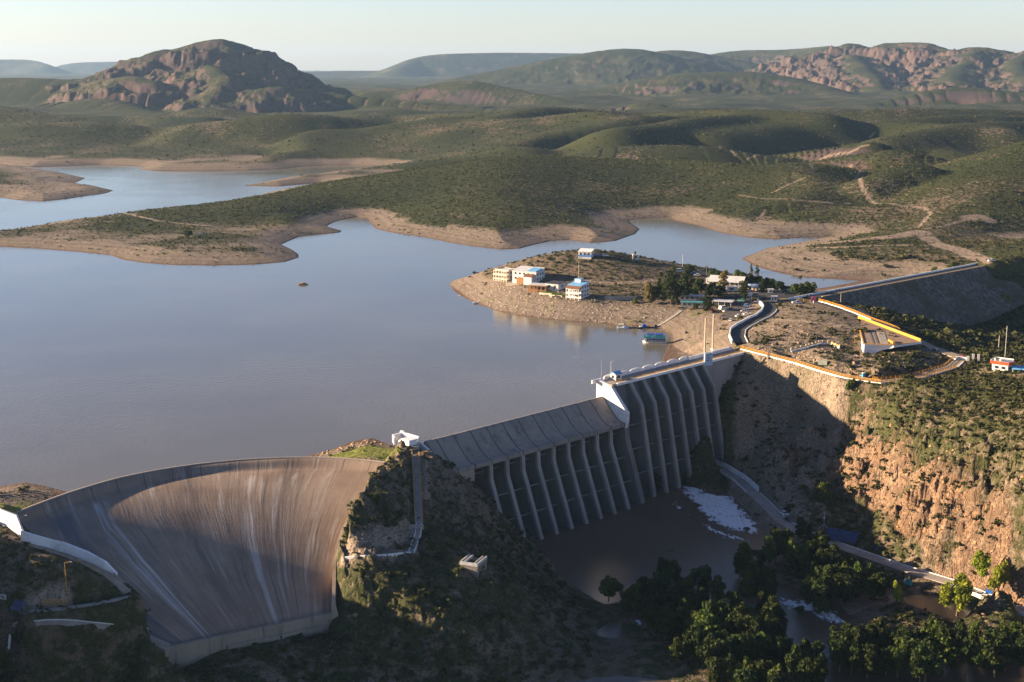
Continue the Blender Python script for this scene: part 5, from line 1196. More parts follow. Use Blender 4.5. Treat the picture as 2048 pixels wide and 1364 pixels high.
MB().add([a, b, (b[0] - .3, b[1] - .6, b[2] - 8.0), (a[0] - 1.2, a[1], a[2] - 3.5), (a[0] + .6, a[1] + .2, a[2]), (b[0] + .6, b[1] + .5, b[2]), (b[0] + .6, b[1], b[2] - 8), (a[0] + .6, a[1], a[2] - 3.5)], [(0, 3, 2, 1), (4, 5, 6, 7), (0, 1, 5, 4), (1, 2, 6, 5), (2, 3, 7, 6), (3, 0, 4, 7)]).build('prow_wall', M_WHITE, tr)
MB().extrude([(b[0] + .3, b[1] - .6, b[2] + .02), (c[0], c[1] - .6, c[2] + .02), (c[0], c[1] - .6, c[2] - 1.4), (b[0] + .62 * (c[0] - b[0]), b[1] - .7, b[2] - 3.0), (b[0] + .3, b[1] - .6, b[2] - 7.6)], (0, .9, 0)).build('front_wall', M_WHITE, tr)
MB().beam((c[0], c[1] - .4, c[2] - 1.2), (d[0], d[1] - .4, d[2] - .6), .8, .9).build('front_kerb', M_WHITE, tr)
MB().beam((a[0], a[1], a[2]), (b[0], b[1], b[2]), .7, .35).build('coping', M_YEL, tr)
MB().beam((b[0], b[1] - .1, b[2] + .02), (c[0], c[1] - .1, c[2] + .02), .7, .35).build('coping', M_YEL, tr)
MB().beam((c[0], c[1], c[2]), (d[0], d[1], d[2]), .7, .35).build('coping', M_YEL, tr)
e0, e1 = tl(1717, 635, 14.6), tl(1842, 682, 14.6); MB().beam((e0[0], e0[1], e0[2] - .5), (e1[0], e1[1], e1[2] - .5), .7, 1.6).build('yellow_wall', M_YEL, tr)
f0, f1 = tl(1778, 683, 14.6), tl(1788, 689, 14.6); MB().beam((f0[0], f0[1], f0[2] + .36), (f1[0], f1[1], f1[2] + .36), 1.2, .9).build('corner_block', M_YEL, tr)
s0, s1 = tl(1714, 662, 13.8), tl(1714, 690, 11.0)
mb = MB()
for i in range(12):
    f = i / 12; q = [s0[k] * (1 - f) + s1[k] * f for k in range(3)]; mb.box((q[0], q[1], q[2] - 1.5), (1.8, abs(s1[1] - s0[1]) / 12 + .02, 1.5 + .0))
mb.build('stairs', M_PATH, tr); railing(tr, [(s0[0] - 1.1, s0[1], s0[2]), (s1[0] - 1.1, s1[1], s1[2])], 1.0, 1.2, 'stair_railing', r=.07)
# zig-zag garden stair with white base and yellow panels
zs = [G(1582, 704), G(1612, 697), G(1642, 688), G(1662, 690), G(1679, 697)]
zt = thing('zigzag_railing', 'white stepped wall with yellow panels climbing from the loop road to the knoll', 'railing', tuple(zs[2]))
zz_ = [tuple(p - zs[2]) for p in zs]
mb = MB(); mb.sweep(zz_, [(-.35, -1), (.35, -1), (.35, .7), (-.35, .7)]); mb.build('base_wall', M_WHITE, zt)
mb = MB(); q = resample(np.array(zz_), 13)
for p in q: mb.box((p[0], p[1], p[2] + .6), (.45, .45, 1.5))
mb.build('posts', M_WHITE, zt); mb = MB(); mb.sweep(zz_, [(-.08, .8), (.08, .8), (.08, 1.6), (-.08, 1.6)]); mb.build('panels', M_YEL, zt)

# ------------------------------------------------------------------ embankment dam
em = thing('embankment_dam', 'long earth embankment with road and white parapet joining the promontory to the far hills', 'embankment', tuple(P(1640, 596, 12)))
E0, E1 = P(1616, 595, 12.2), P(1978, 527, 12.6); ed = (E1 - E0)[:2]; EL = np.hypot(*ed); ed /= EL; en = np.array([ed[1], -ed[0]])
def EP(s, o, z): p = E0[:2] + ed * s + en * o; return tuple(np.array([p[0], p[1], z]) - np.array(em.location))
def emb_mat():
    m, nt, b = mat('rockfill', .95, .1); k = NT(nt)
    v = k.voro(.55, None, 'F1', 'Color'); sp = k.n('ShaderNodeSeparateColor'); k.l(v, sp.inputs[0])
    c = k.mix(sp.outputs[0], (.075, .06, .05), (.20, .165, .14)); c = k.mix(k.ramp(k.noise(.05, 4), .45, .7), c, (.09, .075, .045))
    k.l(c, b.inputs['Base Color']); k.bump(k.voro(.55), .9, .8, b); return m
secs = np.linspace(0, EL, 40); vs, fs = [], []
for i, s in enumerate(secs):
    zt_ = 12.2 + .4 * s / EL; vs += [EP(s, -16, zt_ - 11), EP(s, -4.5, zt_), EP(s, 5.0, zt_), EP(s, 36, -16 + 8 * max(0, (s / EL - .7) / .3))]
    if i: fs += [((i - 1) * 4 + j, i * 4 + j, i * 4 + j + 1, (i - 1) * 4 + j + 1) for j in range(3)]
MB().add(vs, fs).build('rockfill', emb_mat(), em)
MB().beam(EP(0, .2, 12.25), EP(EL, .2, 12.65), 6.4, .1).build('road', M_ASPH, em)
MB().beam(EP(-14, -3.6, 12.0), EP(EL, -3.6, 12.5), .6, 1.25).build('parapet', M_WHITE, em)
MB().beam(EP(8, 4.4, 12.1), EP(EL, 4.4, 12.6), 1.2, .55).build('gravel_verge', paint('verge_soil', (.36, .26, .17), .95), em)
for s in (4, 7, 34, 37): MB().box(EP(s, -3.15, 12.3), (.35, .6, .8)).build('dark_opening', paint('dark_opening', (.03, .04, .05)), em)

# ------------------------------------------------------------------ buildings
M_WIN = paint('window_glass', (.03, .04, .05), .15, .6, .1)
M_CREAM = paint('cream_wall', (.62, .54, .42), .85, .2, .12, .4, dirt=(.42, .36, .28))
M_WALLW = paint('white_wall', (.64, .62, .59), .85, .2, .1, .4, dirt=(.52, .49, .45))
M_WOOD = paint('brown_timber', (.33, .17, .075), .8, .2, .25, 1.5)
M_ROOFB = paint('blue_roof', (.16, .40, .66), .5, .4, .15, .5)
M_ROOFM = paint('metal_roof', (.60, .60, .60), .45, .4, .12, .4, dirt=(.42, .38, .34))
M_TILE = paint('brown_tiles', (.20, .10, .065), .85, .2, .3, 1.5)
M_CYAN = paint('turquoise_roof', (.10, .38, .42), .6, .3, .2, .5)
M_GREYW = paint('grey_block_wall', (.30, .28, .26), .9, .15, .2, .4)
M_RED = paint('red_paint', (.50, .075, .02), .6, .3, .15, .6)
M_BLUE = paint('blue_sheet', (.02, .12, .50), .55, .3, .2, .8)
M_DARKM = paint('dark_metal', (.05, .05, .055), .6, .4, .2, 1.0)
def house(name, label, px, py, w_, d_, h, rz, wall, roof='flat', rm=None, floors=1, win=3, side=2, door=True, z=None, over=.35, cat='house', winm=None, parapet=.0):
    """a building on the ground at a pixel (its near bottom edge): walls, roof, each window and door a part"""
    p = gp(px, py, z); t = thing(name, label, cat, p, R(rz))
    MB().box((0, 0, -2.0), (w_, d_, h + 2.0)).build('wall', wall, t)
    if roof == 'flat':
        MB().box((0, 0, h), (w_ + over * 2, d_ + over * 2, .3)).build('roof', rm or M_ROOFM, t)
        if parapet:
            mb = MB()
            for (cx, cy_, a, b_) in ((0, -d_ / 2, w_, .25), (0, d_ / 2, w_, .25), (-w_ / 2, 0, .25, d_ - .5), (w_ / 2, 0, .25, d_ - .5)): mb.box((cx, cy_, h + .3), (a, b_, parapet))
            mb.build('roof_parapet', wall, t)
    elif roof == 'shed':
        MB().extrude([(-w_ / 2 - over, -d_ / 2 - over, h - .1), (w_ / 2 + over, -d_ / 2 - over, h - .1), (w_ / 2 + over, d_ / 2 + over, h + d_ * .16), (-w_ / 2 - over, d_ / 2 + over, h + d_ * .16)], (0, 0, .2)).build('roof', rm, t)
        MB().add([(-w_ / 2, -d_ / 2, h - .3), (-w_ / 2, d_ / 2, h - .3), (-w_ / 2, d_ / 2, h + d_ * .15), (w_ / 2, -d_ / 2, h - .3), (w_ / 2, d_ / 2, h - .3), (w_ / 2, d_ / 2, h + d_ * .15)], [(0, 2, 1), (3, 4, 5), (1, 2, 5, 4)]).build('gable', wall, t)
    elif roof == 'gable':
        g = d_ * .28
        MB().add([(-w_ / 2 - over, -d_ / 2 - over, h - .15), (w_ / 2 + over, -d_ / 2 - over, h - .15), (w_ / 2 + over, 0, h + g), (-w_ / 2 - over, 0, h + g), (w_ / 2 + over, d_ / 2 + over, h - .15), (-w_ / 2 - over, d_ / 2 + over, h - .15), (-w_ / 2 - over, 0, h + g - .25), (w_ / 2 + over, 0, h + g - .25)], [(0, 1, 2, 3), (3, 2, 4, 5), (1, 0, 6, 7), (7, 6, 5, 4), (0, 3, 5, 6), (1, 7, 4, 2)]).build('roof', rm, t)
        MB().add([(-w_ / 2, -d_ / 2, h - .2), (-w_ / 2, d_ / 2, h - .2), (-w_ / 2, 0, h + g - .3), (w_ / 2, -d_ / 2, h - .2), (w_ / 2, d_ / 2, h - .2), (w_ / 2, 0, h + g - .3)], [(0, 2, 1), (3, 4, 5)]).build('gable', wall, t)
    fh = h / floors
    for f in range(floors):
        for i in range(win):
            x = (-.5 + (i + .5) / win) * w_ * .92; q = MB().box((x, -d_ / 2 - .02, f * fh + fh * .34), (min(1.5, w_ / win * .5), .12, fh * .42)).build('window', winm or M_WIN, t)
        for i in range(side):
            y = (-.5 + (i + .5) / side) * d_ * .9
            for sx in (-1, 1): MB().box((sx * (w_ / 2 + .02), y, f * fh + fh * .34), (.12, min(1.3, d_ / side * .45), fh * .42)).build('window', winm or M_WIN, t)
    if door: MB().box((w_ * .18 if win != 1 else -w_ * .3, -d_ / 2 - .03, 0), (1.1, .14, 2.1)).build('door', M_WOOD, t)
    return t
def add_porch(t, w_, d0, dep, h, floors, m, cols=5, rail=True):
    """open gallery of posts and slabs in front of a house face at y = d0"""
    for f in range(1, floors + 1): MB().box((0, d0 - dep / 2, f * h / floors - .3), (w_, dep, .3)).build('gallery_slab', m, t)
    for i in range(cols): MB().box((-w_ / 2 + .25 + i * (w_ - .5) / (cols - 1), d0 - dep + .25, -1.5), (.35, .35, h + 1.3)).build('column', m, t)
    if rail:
        for f in range(floors): MB().box((0, d0 - dep + .1, f * h / floors + .15), (w_, .1, .7)).build('balustrade', m, t)
h1 = house('guest_house', 'cream two-storey guest house with open galleries at the tip of the promontory', 1012, 557, 12, 8, 6.0, -42, M_GREYW, 'flat', M_WALLW, 2, 4, 2, True, parapet=.5); add_porch(h1, 12, -4, 2.2, 5.9, 2, M_CREAM, 6)
h2 = house('hotel_block', 'largest white two-storey block with pale and blue metal roof on the promontory', 1057, 560, 18, 11, 6.2, -32, M_WALLW, 'shed', M_ROOFM, 2, 5, 3)
MB().extrude([(2, -5.0, 6.65), (8.6, -5.0, 6.65), (8.6, 3, 7.9), (2, 3, 7.9)], (0, 0, .25)).build('blue_roof_panel', M_ROOFB, h2)
MB().box((5, -7.5, -1.5), (6, 4, 5.2)).build('entrance_wing', M_WALLW, h2); MB().extrude([(1.6, -9.8, 3.6), (8.4, -9.8, 3.6), (8.4, -5.4, 4.9), (1.6, -5.4, 4.9)], (0, 0, .25)).build('wing_roof', M_TILE, h2)
MB().box((-1.5, -7.0, -1.5), (5, 3, 3.8), 0, (1, 1)).build('timber_porch', M_WOOD, h2)
h3 = house('timber_lodge', 'brown timber lodge with flat pale roof below the largest white block', 1080, 580, 12, 7, 3.6, -22, M_WOOD, 'flat', M_ROOFM, 1, 4, 2); add_porch(h3, 12, -3.5, 2.0, 3.5, 1, M_WOOD, 5)
h4 = house('storehouse', 'low white storehouse with dark flat roof right of the timber lodge', 1112, 577, 9, 11, 3.8, -30, M_WALLW, 'flat', paint('dark_roof', (.05, .05, .055)), 1, 2, 1)
h5 = house('terrace_house', 'white three-storey villa on pillars with blue roof on the promontory bank', 1157, 593, 9.5, 9.5, 7.6, -35, M_WALLW, 'shed', M_ROOFB, 3, 3, 3); add_porch(h5, 9.5, -4.75, 2.6, 5.6, 2, M_WALLW, 4)
MB().extrude([(-5.2, -7.9, 5.9), (5.2, -7.9, 5.9), (5.2, -4.6, 7.2), (-5.2, -4.6, 7.2)], (0, 0, .25)).build('tiled_canopy', M_TILE, h5); MB().box((-1.5, 3.0, 7.6), (4.2, 3.6, 2.9)).build('roof_room', M_WALLW, h5); MB().box((-1.5, 3.0, 10.5), (4.7, 4.1, .3)).build('roof_room_cover', M_ROOFB, h5)
h6 = house('hilltop_house', 'small blue and white house with white roof on top of the promontory hill', 1172, 512, 9, 7, 3.4, -18, M_WALLW, 'shed', paint('white_roof', (.8, .8, .8)), 1, 3, 1, z=22.8); MB().box((0, -3.6, .0), (8.9, .12, 1.2)).build('blue_dado', paint('blue_wall', (.08, .25, .62)), h6)
h7 = house('water_tank_hut', 'little white hut carrying a black water tank on the promontory ridge', 1271, 518, 4, 3.5, 3, 0, M_WALLW, 'flat', M_WALLW, 1, 1, 1, z=19.5); MB().bar((-.5, 0, 3.3), (-.5, 0, 5.2), .9, 12).build('tank', M_DARKM, h7)
h8 = house('pavilion', 'wide pavilion with pale hipped metal roof among the village trees', 1455, 572, 20, 11, 3.6, -20, M_GREYW, 'gable', M_ROOFM, 1, 5, 2, over=1.4); MB().box((-2, .5, 5.6), (1.2, 1.2, 2.2)).build('chimney', M_CREAM, h8)
for i in range(4): MB().bar((-8 + i * 5.4, -6.5, -.5), (-8 + i * 5.4, -6.5, 3.4), .16).build('post', M_WALLW, h8)
h8b = house('pavilion_annex', 'lower pale-roofed annex at the left end of the pavilion', 1426, 567, 8, 6, 3.2, -20, M_WALLW, 'flat', M_ROOFM, 1, 3, 1)
h9 = house('long_shed', 'long shed with white metal roof beside the tall dark trees', 1385, 600, 17, 5, 3.0, -12, M_GREYW, 'flat', M_ROOFM, 1, 5, 1)
h10 = house('turquoise_shed', 'low shed with turquoise roof in front of the long white-roofed shed', 1384, 612, 13, 5, 2.6, -12, M_GREYW, 'flat', M_CYAN, 1, 4, 1)
h11 = house('market_shed', 'open-fronted dark shed with pale flat roof beside the car park', 1446, 611, 12, 6, 3.0, -18, M_DARKM, 'flat', M_ROOFM, 1, 0, 0, False)
for i in range(4): MB().bar((-5.5 + i * 3.6, -4.6, -.4), (-5.5 + i * 3.6, -4.6, 3), .12).build('post', M_WALLW, h11)
MB().box((0, -4, 3.0), (12.6, 2.2, .22)).build('canopy', M_ROOFM, h11)
h12 = house('cottage', 'small white cottage with pale blue gable roof by the cypresses', 1506, 581, 5.5, 5, 3, -25, M_CREAM, 'gable', paint('pale_blue_roof', (.52, .60, .70)), 1, 2, 1)
h13 = house('white_shed', 'tiny white shed at the middle of the car park water side', 1541, 586, 3.2, 2.6, 2.3, -10, M_WALLW, 'flat', M_ROOFM, 1, 1, 0, False)
h14 = house('toll_booth', 'square white toll booth with red band at the top of the curving road', 1548, 602, 3.4, 3.2, 2.8, -12, M_WALLW, 'flat', paint('white_roof', (.8, .8, .8)), 1, 2, 1, False); MB().box((0, 0, 2.3), (3.55, 3.35, .5)).build('red_band', M_RED, h14)
h15 = house('kiosk', 'white kiosk under the leafy tree at the edge of the car park', 1498, 600, 3.2, 3, 3.6, -10, M_WALLW, 'flat', M_ROOFM, 1, 2, 1)
h16 = house('snack_trailer', 'white snack trailer with dark hatch parked below the pavilion', 1464, 582, 6.5, 2.6, 2.7, 6, M_WALLW, 'flat', M_ROOFM, 1, 1, 0, False, cat='trailer'); MB().box((-1.2, -1.38, 1.0), (1.6, .12, 1.1)).build('hatch', M_DARKM, h16)
for sx in (-1.8, 1.8): MB().bar((sx, -1.25, .1), (sx, -1.45, .1), .38, 10).build('wheel', M_DARKM, h16)
gw = thing('garden_wall', 'long grey block wall above the rocky bank left of the village trees', 'wall', gp(1241, 600)); MB().beam((-9.5, .5, -1), (9.5, -.8, -1), .5, 3.4).build('wall', M_GREYW, gw)
lwal = thing('lakeside_wall', 'short white wall at the water side of the car park beyond the round trees', 'wall', gp(1572, 582)); MB().beam((-4, 0, -.5), (4, -.6, -.5), .4, 1.9).build('wall', M_WALLW, lwal); MB().box((-2, 0, 1.4), (1, .6, .5)).build('coping', M_RED, lwal)
twl = thing('terrace_wall', 'cream retaining wall below the hotel block gardens', 'wall', gp(1030, 570)); MB().beam((-6, 2, -1), (5, -1.4, -1), .4, 2.2).build('wall', M_CREAM, twl)
for (px, py, w_, d_, lab) in ((1096, 586, 9, 6, 'trimmed green lawn between timber lodge and villa, nearer the lodge'), (1117, 590, 9, 7, 'trimmed green lawn between timber lodge and villa, nearer the villa')):
    lt = thing('lawn', lab, 'lawn', gp(px, py), R(-30)); MB().box((0, 0, -1.2), (w_, d_, 1.6)).build('turf', paint('lawn_turf', (.07, .12, .02), .95, .1, .25, 2), lt); MB().box((0, -d_ / 2 - .15, -1.4), (w_, .3, 1.9)).build('edging', M_CREAM, lt)
# lookout with the red roof on the right hill
lk = thing('lookout', 'white lookout building with red eaves on a stone base at the right hilltop', 'building', tuple(P(2003, 744, 15.0)), R(-38))
lk.scale = (.82, .82, .82)
MB().box((0, 0, -4), (6.5, 6.5, 5.2)).build('stone_base', paint('pale_stone', (.45, .40, .32), .9, .2, .25, .8), lk)
MB().add([(-4.2, -3.2, 1.2), (4.2, -3.2, 1.2), (5.6, 0, 1.2), (4.2, 3.6, 1.2), (-4.2, 3.6, 1.2), (-4.4, -3.4, 5.0), (4.4, -3.4, 5.0), (5.8, 0, 5.0), (4.4, 3.8, 5.0), (-4.4, 3.8, 5.0)], [(4, 3, 2, 1, 0), (5, 6, 7, 8, 9), (0, 1, 6, 5), (1, 2, 7, 6), (2, 3, 8, 7), (3, 4, 9, 8), (4, 0, 5, 9)]).build('wall', M_WALLW, lk)
MB().prism([(-5.2, -4.2), (5.1, -4.2), (6.8, 0), (5.1, 4.6), (-5.2, 4.6)], 5.0, 6.5).build('eaves', M_RED, lk)
MB().prism([(-4.6, -3.7), (4.7, -3.7), (6.1, 0), (4.7, 4.1), (-4.6, 4.1)], 6.5, 6.62).build('roof', paint('grey_roof', (.34, .36, .40)), lk)
mb = MB(); mb.box((0, 4.35, 6.5), (9.6, .35, .7)); mb.box((-4.9, 0, 6.5), (.35, 8.2, .7)); mb.build('roof_parapet', M_WALLW, lk)
for (x, y) in ((-2, -3.6), (1.6, -3.6)): MB().box((x, y - .05, 2.6), (1.3, .3, 1.3)).build('window', M_WIN, lk)
MB().box((5.0, -1.5, 2.6), (.9, 1.6, 1.2), R(25)).build('window', M_WIN, lk)
for (x, y) in ((-3, -2.8), (0, -3.0)): MB().box((x, y, 6.6), (.9, .9, 1.3)).build('vent', M_CREAM, lk)
sb = thing('shelter', 'open shelter with blue and white roof at the right edge of the hilltop', 'shelter', tuple(P(2042, 748, 15)), R(-20))
MB().add([(-4, -3, 2.4), (4, -3, 2.4), (4, 0, 3.8), (-4, 0, 3.8), (4, 3, 2.4), (-4, 3, 2.4)], [(0, 1, 2, 3), (3, 2, 4, 5)]).build('roof', M_ROOFB, sb)
for sx in (-3.6, 3.6):
    for sy in (-2.7, 2.7): MB().bar((sx, sy, -1), (sx, sy, 2.5), .12).build('post', M_WALLW, sb)
tk = thing('tank', 'small white concrete tank standing alone on the scrubby right hillside', 'tank', tuple(P(1957, 768, 11.5)), R(20)); MB().box((0, 0, -1), (2.6, 2.4, 2.8)).build('tank_body', M_WALLW, tk); MB().box((0, 0, 1.8), (2.9, 2.7, .2)).build('tank_cover', M_ROOFM, tk)
gpst = thing('gate_wall', 'pair of white gateposts with wall ends where the loop road meets the hilltop', 'gate', tuple(G(1946, 722)), R(-15))
for sx in (-2.3, 0, 2.4): MB().box((sx, 0, -.5), (1.1, .8, 4.0 if sx > -1 else 2.8)).build('post', M_WALLW, gpst)
MB().beam((-6.5, 1.2, -.3), (-2.9, .2, -.3), .5, 2.0).build('side_wall', M_WALLW, gpst)
scrub_zone('hillside_scrub', 34000, 345, 700, (.9, 2.2), 26, .42, 101)
scrub_zone('valley_scrub', 9000, 640, 1050, (2.2, 5.0), 30, .38, 102, L_SCRUB, lambda x, y, z: (x > 175) & (z < 9.5), 1.25)
scrub_zone('cliff_scrub', 9000, 430, 700, (1.4, 3.0), 34, .36, 106, L_SCRUB, lambda x, y, z: (x > 60) & (y < 690), 1.1)
scrub_zone('promontory_scrub', 24000, 690, 1100, (1.0, 2.4), 14, .5, 103)
scrub_zone('hill_scrub', 90000, 1080, 1750, (1.0, 1.9), 6, .75, 104)
scrub_zone('far_scrub', 30000, 1750, 3000, (1.2, 2.6), 4, 1.0, 105)

# ------------------------------------------------------------------ vehicles
def vehicle(name, label, px, py, rz, c, kind='car', z=None, group=None, hit=True):
    p = gp(px, py, z); p = (p[0], p[1], p[2] + .12); t = thing(name, label, kind, p, R(rz), group)
    body = paint('coat_%d_%d_%d' % tuple(int(v * 255) for v in c), c, .35, .5, .06, 2)
    if kind == 'pickup': L, W, H, cab = 5.4, 1.9, .95, (-.3, 1.5)
    elif kind == 'van': L, W, H, cab = 5.2, 2.0, 1.1, (-2.4, 1.9)
    elif kind == 'truck': L, W, H, cab = 6.4, 2.2, 1.1, (1.2, 3.0)
    else: L, W, H, cab = 4.5, 1.8, .85, (-1.6, 1.0)
    mb = MB(); x0, x1 = -L / 2, L / 2
    pr = [(x0, .35), (x0 + .1, H), (x0 + .5, H + .08), (x1 - 1.0, H + .05), (x1 - .1, H - .12), (x1, .5), (x1 - .15, .3), (x0 + .15, .3)]
    mb.extrude([(a, -W / 2, b) for a, b in pr], (0, W, 0)); mb.build('body', body, t)
    ch_ = .62 if kind == 'car' else .85 if kind in ('pickup', 'truck') else 1.0
    a, b = cab
    mb = MB(); pr = [(a, H), (a + .3, H + ch_), (b - .55, H + ch_), (b, H)]; mb.extrude([(q[0], -W / 2 + .12, q[1]) for q in pr], (0, W - .24, 0)); mb.build('cabin_glass', M_WIN, t)
    MB().box(((a + .32 + b - .57) / 2, 0, H + ch_), (b - a - .9, W - .3, .07)).build('roof', body, t)
    if kind == 'pickup':
        MB().box((x0 + 1.1, 0, H + .05), (1.9, W - .3, .04)).build('bed', M_DARKM, t)
        for sy in (-1, 1): MB().box((x0 + 1.1, sy * (W / 2 - .06), H + .06), (2.0, .1, .35)).build('bed_side', body, t)
    if kind == 'truck': MB().box((x0 + 2.1, 0, H - .1), (4.1, W + .1, 2.0)).build('cargo_box', paint('cargo_canvas', (.40, .42, .34) if c[0] < .3 else (.75, .75, .74)), t)
    for sx in (x0 + .85, x1 - .9):
        for sy in (-1, 1):
            w_ = MB().bar((sx, sy * (W / 2 - .1), .34), (sx, sy * (W / 2 + .04), .34), .34, 12).build('wheel', M_DARKM, t); MB().bar((sx, sy * (W / 2 + .03), .34), (sx, sy * (W / 2 + .06), .34), .19, 8).build('rim', M_ROOFM, w_)
    for sy in (-1, 1):
        MB().box((x1 - .04, sy * (W / 2 - .3), .6), (.1, .32, .16)).build('headlight', M_WALLW, t); MB().box((x0 + .02, sy * (W / 2 - .25), .65), (.1, .28, .16)).build('tail_light', M_RED, t)
    return t
W_, S_, K_, B_, G_ = (.75, .75, .74), (.40, .42, .44), (.03, .03, .035), (.05, .15, .42), (.12, .42, .30)
for a in [('parked_car', 'light green car on the car park beside the kiosk', 1483, 603, 160, G_, 'car'),
          ('parked_van', 'white van parked in front of the open-fronted shed', 1446, 619, 35, W_, 'van'),
          ('parked_car', 'white car next to the van by the open-fronted shed', 1453, 624, 25, W_, 'car'),
          ('parked_car', 'red car half hidden under the tree at the sheds', 1424, 622, 10, (.45, .04, .03), 'car'),
          ('parked_car', 'pale blue car, first in the row left of the curving road', 1494, 613, 12, (.35, .48, .66), 'car'),
          ('parked_car', 'white car, second in the row left of the curving road', 1494, 619, 14, W_, 'car'),
          ('parked_car', 'silver car, third in the row left of the curving road', 1489, 624, 12, S_, 'car'),
          ('parked_car', 'white car nearest the white parapet of the curving road', 1494, 630, 14, W_, 'car'),
          ('parked_car', 'white car with open boot standing among bushes below the row', 1478, 634, 20, W_, 'car'),
          ('parked_car', 'white car seen end-on beside the dirt ramp', 1461, 642, 70, W_, 'car'),
          ('parked_car', 'dark car in shade on the dirt beside the ramp', 1447, 636, 10, K_, 'car'),
          ('parked_truck', 'white pickup truck on the dirt beside the yellow barrier', 1593, 607, 8, W_, 'pickup'),
          ('parked_car', 'dark blue car left of the others on the promontory hilltop', 1192, 512, 5, B_, 'car', 22.6),
          ('parked_car', 'blue car parked at the middle of the promontory hilltop', 1201, 511.5, 5, (.03, .08, .25), 'car', 22.6),
          ('parked_car', 'white car with dark roof at the right end of the promontory hilltop', 1211, 513, 10, W_, 'car', 22.2),
          ('parked_van', 'pale van parked alone on the promontory slope above the tall trees', 1359, 544, 0, (.62, .66, .72), 'van'),
          ('parked_car', 'white car behind the broad dark tree on the ridge track', 1394, 552, 170, W_, 'car'),
          ('parked_car', 'blue car behind the broad dark tree on the ridge track', 1387, 548, 170, B_, 'car'),
          ('army_truck', 'olive truck with pale canvas parked behind the loop road railing', 1641, 733, 158, (.06, .07, .04), 'truck'),
          ('parked_car', 'white car at the gateposts where the two roads join', 1916, 720, 20, W_, 'car'),
          ('parked_car', 'red car at the gateposts where the two roads join', 1926, 717, 20, (.5, .05, .03), 'car'),
          ('parked_car', 'dark car in shadow on the upper road', 1868, 703, 150, K_, 'car'),
          ('parked_car', 'white car parked on the far bare spit of the peninsula', 401, 469, 0, W_, 'car'),
          ('parked_truck', 'white pickup on the bare shoulder at the far end of the embankment', 1983, 523, 15, W_, 'pickup')]:
    vehicle(*a)
for (lab, px, py, rz, c, kd) in (('small white vehicle at the verge of the river road under the cliff', 1569, 1030, -60, W_, 'car'), ('dark trailer-like car beside the white vehicle on the river road', 1577, 1042, -60, K_, 'car'), ('white car on the river road below the blue tarpaulin', 1972, 1198, -30, W_, 'car'), ('silver car on the river road just before the white one', 1962, 1192, -30, S_, 'car')):
    vehicle('river_road_car', lab, px, py, rz, c, kd, -39.2)

# ------------------------------------------------------------------ boats
def hull(mb, L, W, H, bow=.3, z=0.0):
    n = 9; vs, fs = [], []
    for i in range(n):
        f = i / (n - 1); x = (f - .5) * L; wd = W * (1 - max(0, (f - (1 - bow)) / bow) ** 1.8 * .96); up = .25 * max(0, (f - .6) / .4) ** 2
        vs += [(x, -wd / 2, z + H + up), (x, -wd / 2 * .8, z), (x, wd / 2 * .8, z), (x, wd / 2, z + H + up)]
        if i: fs += [((i - 1) * 4 + j, (i - 1) * 4 + (j + 1) % 4, i * 4 + (j + 1) % 4, i * 4 + j) for j in range(4)]
    fs += [(0, 1, 2, 3), tuple((n - 1) * 4 + j for j in (3, 2, 1, 0))]
    return mb.add(vs, fs)
tb = thing('tour_boat', 'double-decked blue and white tour boat moored against the pink beach', 'boat', tuple(P(1308, 685, 0)), R(175))
hull(MB(), 12.5, 4.2, 1.15, .22, -.3).build('hull', M_WALLW, tb)
MB().box((-.3, 0, .85), (10.6, 4.3, .1)).build('lower_deck', M_DECK, tb)
MB().box((-.6, 0, .95), (9.2, 3.4, .9)).build('cabin_side', paint('boat_navy', (.03, .07, .22), .4), tb)
for i in range(7): MB().box((-4.6 + i * 1.25, 1.76, 1.15), (.55 + .3 * (i % 2), .08, .4)).build('side_emblem', M_WALLW, tb)
for i in range(7): MB().box((-4.6 + i * 1.25, -1.76, 1.15), (.55 + .3 * (i % 2), .08, .4)).build('side_emblem', M_WALLW, tb)
MB().box((4.6, 0, .9), (1.5, 2.8, 1.6), 0, (.8, .9)).build('wheelhouse', M_WALLW, tb); MB().box((5.2, 0, 1.7), (.5, 2.0, .55)).build('window', M_WIN, tb)
for i in range(6):
    for sy in (-1, 1): MB().bar((-5 + i * 2.0, sy * 1.95, .9), (-5 + i * 2.0, sy * 1.95, 2.9), .06).build('stanchion', M_WALLW, tb)
MB().box((0, 0, 2.85), (12.0, 4.4, .16)).build('upper_deck', paint('boat_turquoise', (.04, .42, .52), .5), tb)
mb = MB()
for sy in (-1, 1): mb.box((0, sy * 2.15, 3.0), (11.6, .07, .75))
mb.box((-5.85, 0, 3.0), (.07, 4.2, .75)); mb.build('upper_rail', paint('boat_turquoise', (.04, .42, .52), .5), tb)
for (x, l) in ((-3.0, 4.2), (1.9, 4.6)):
    MB().extrude([(x - l / 2, -2.0, 4.75), (x - l / 2, 0, 5.2), (x - l / 2, 2.0, 4.75), (x - l / 2, 2.0, 4.62), (x - l / 2, 0, 5.07), (x - l / 2, -2.0, 4.62)], (l, 0, 0)).build('canopy', paint('blue_canvas', (.015, .09, .42), .7), tb)
    for dx in (-l / 2 + .2, l / 2 - .2):
        for sy in (-1, 1): MB().bar((x + dx, sy * 1.9, 2.9), (x + dx, sy * 1.9, 4.7), .05).build('stanchion', M_WALLW, tb)
for i, c in enumerate([(.6, .35, .02), (.6, .6, .6), (.5, .1, .05), (.6, .6, .6), (.6, .4, .05), (.6, .6, .6)]): MB().box((-4.2 + i * 1.7, .6 if i % 2 else -.6, 3.0), (.6, .5, .8)).build('deck_seat', paint('seat_%d' % i, c), tb)
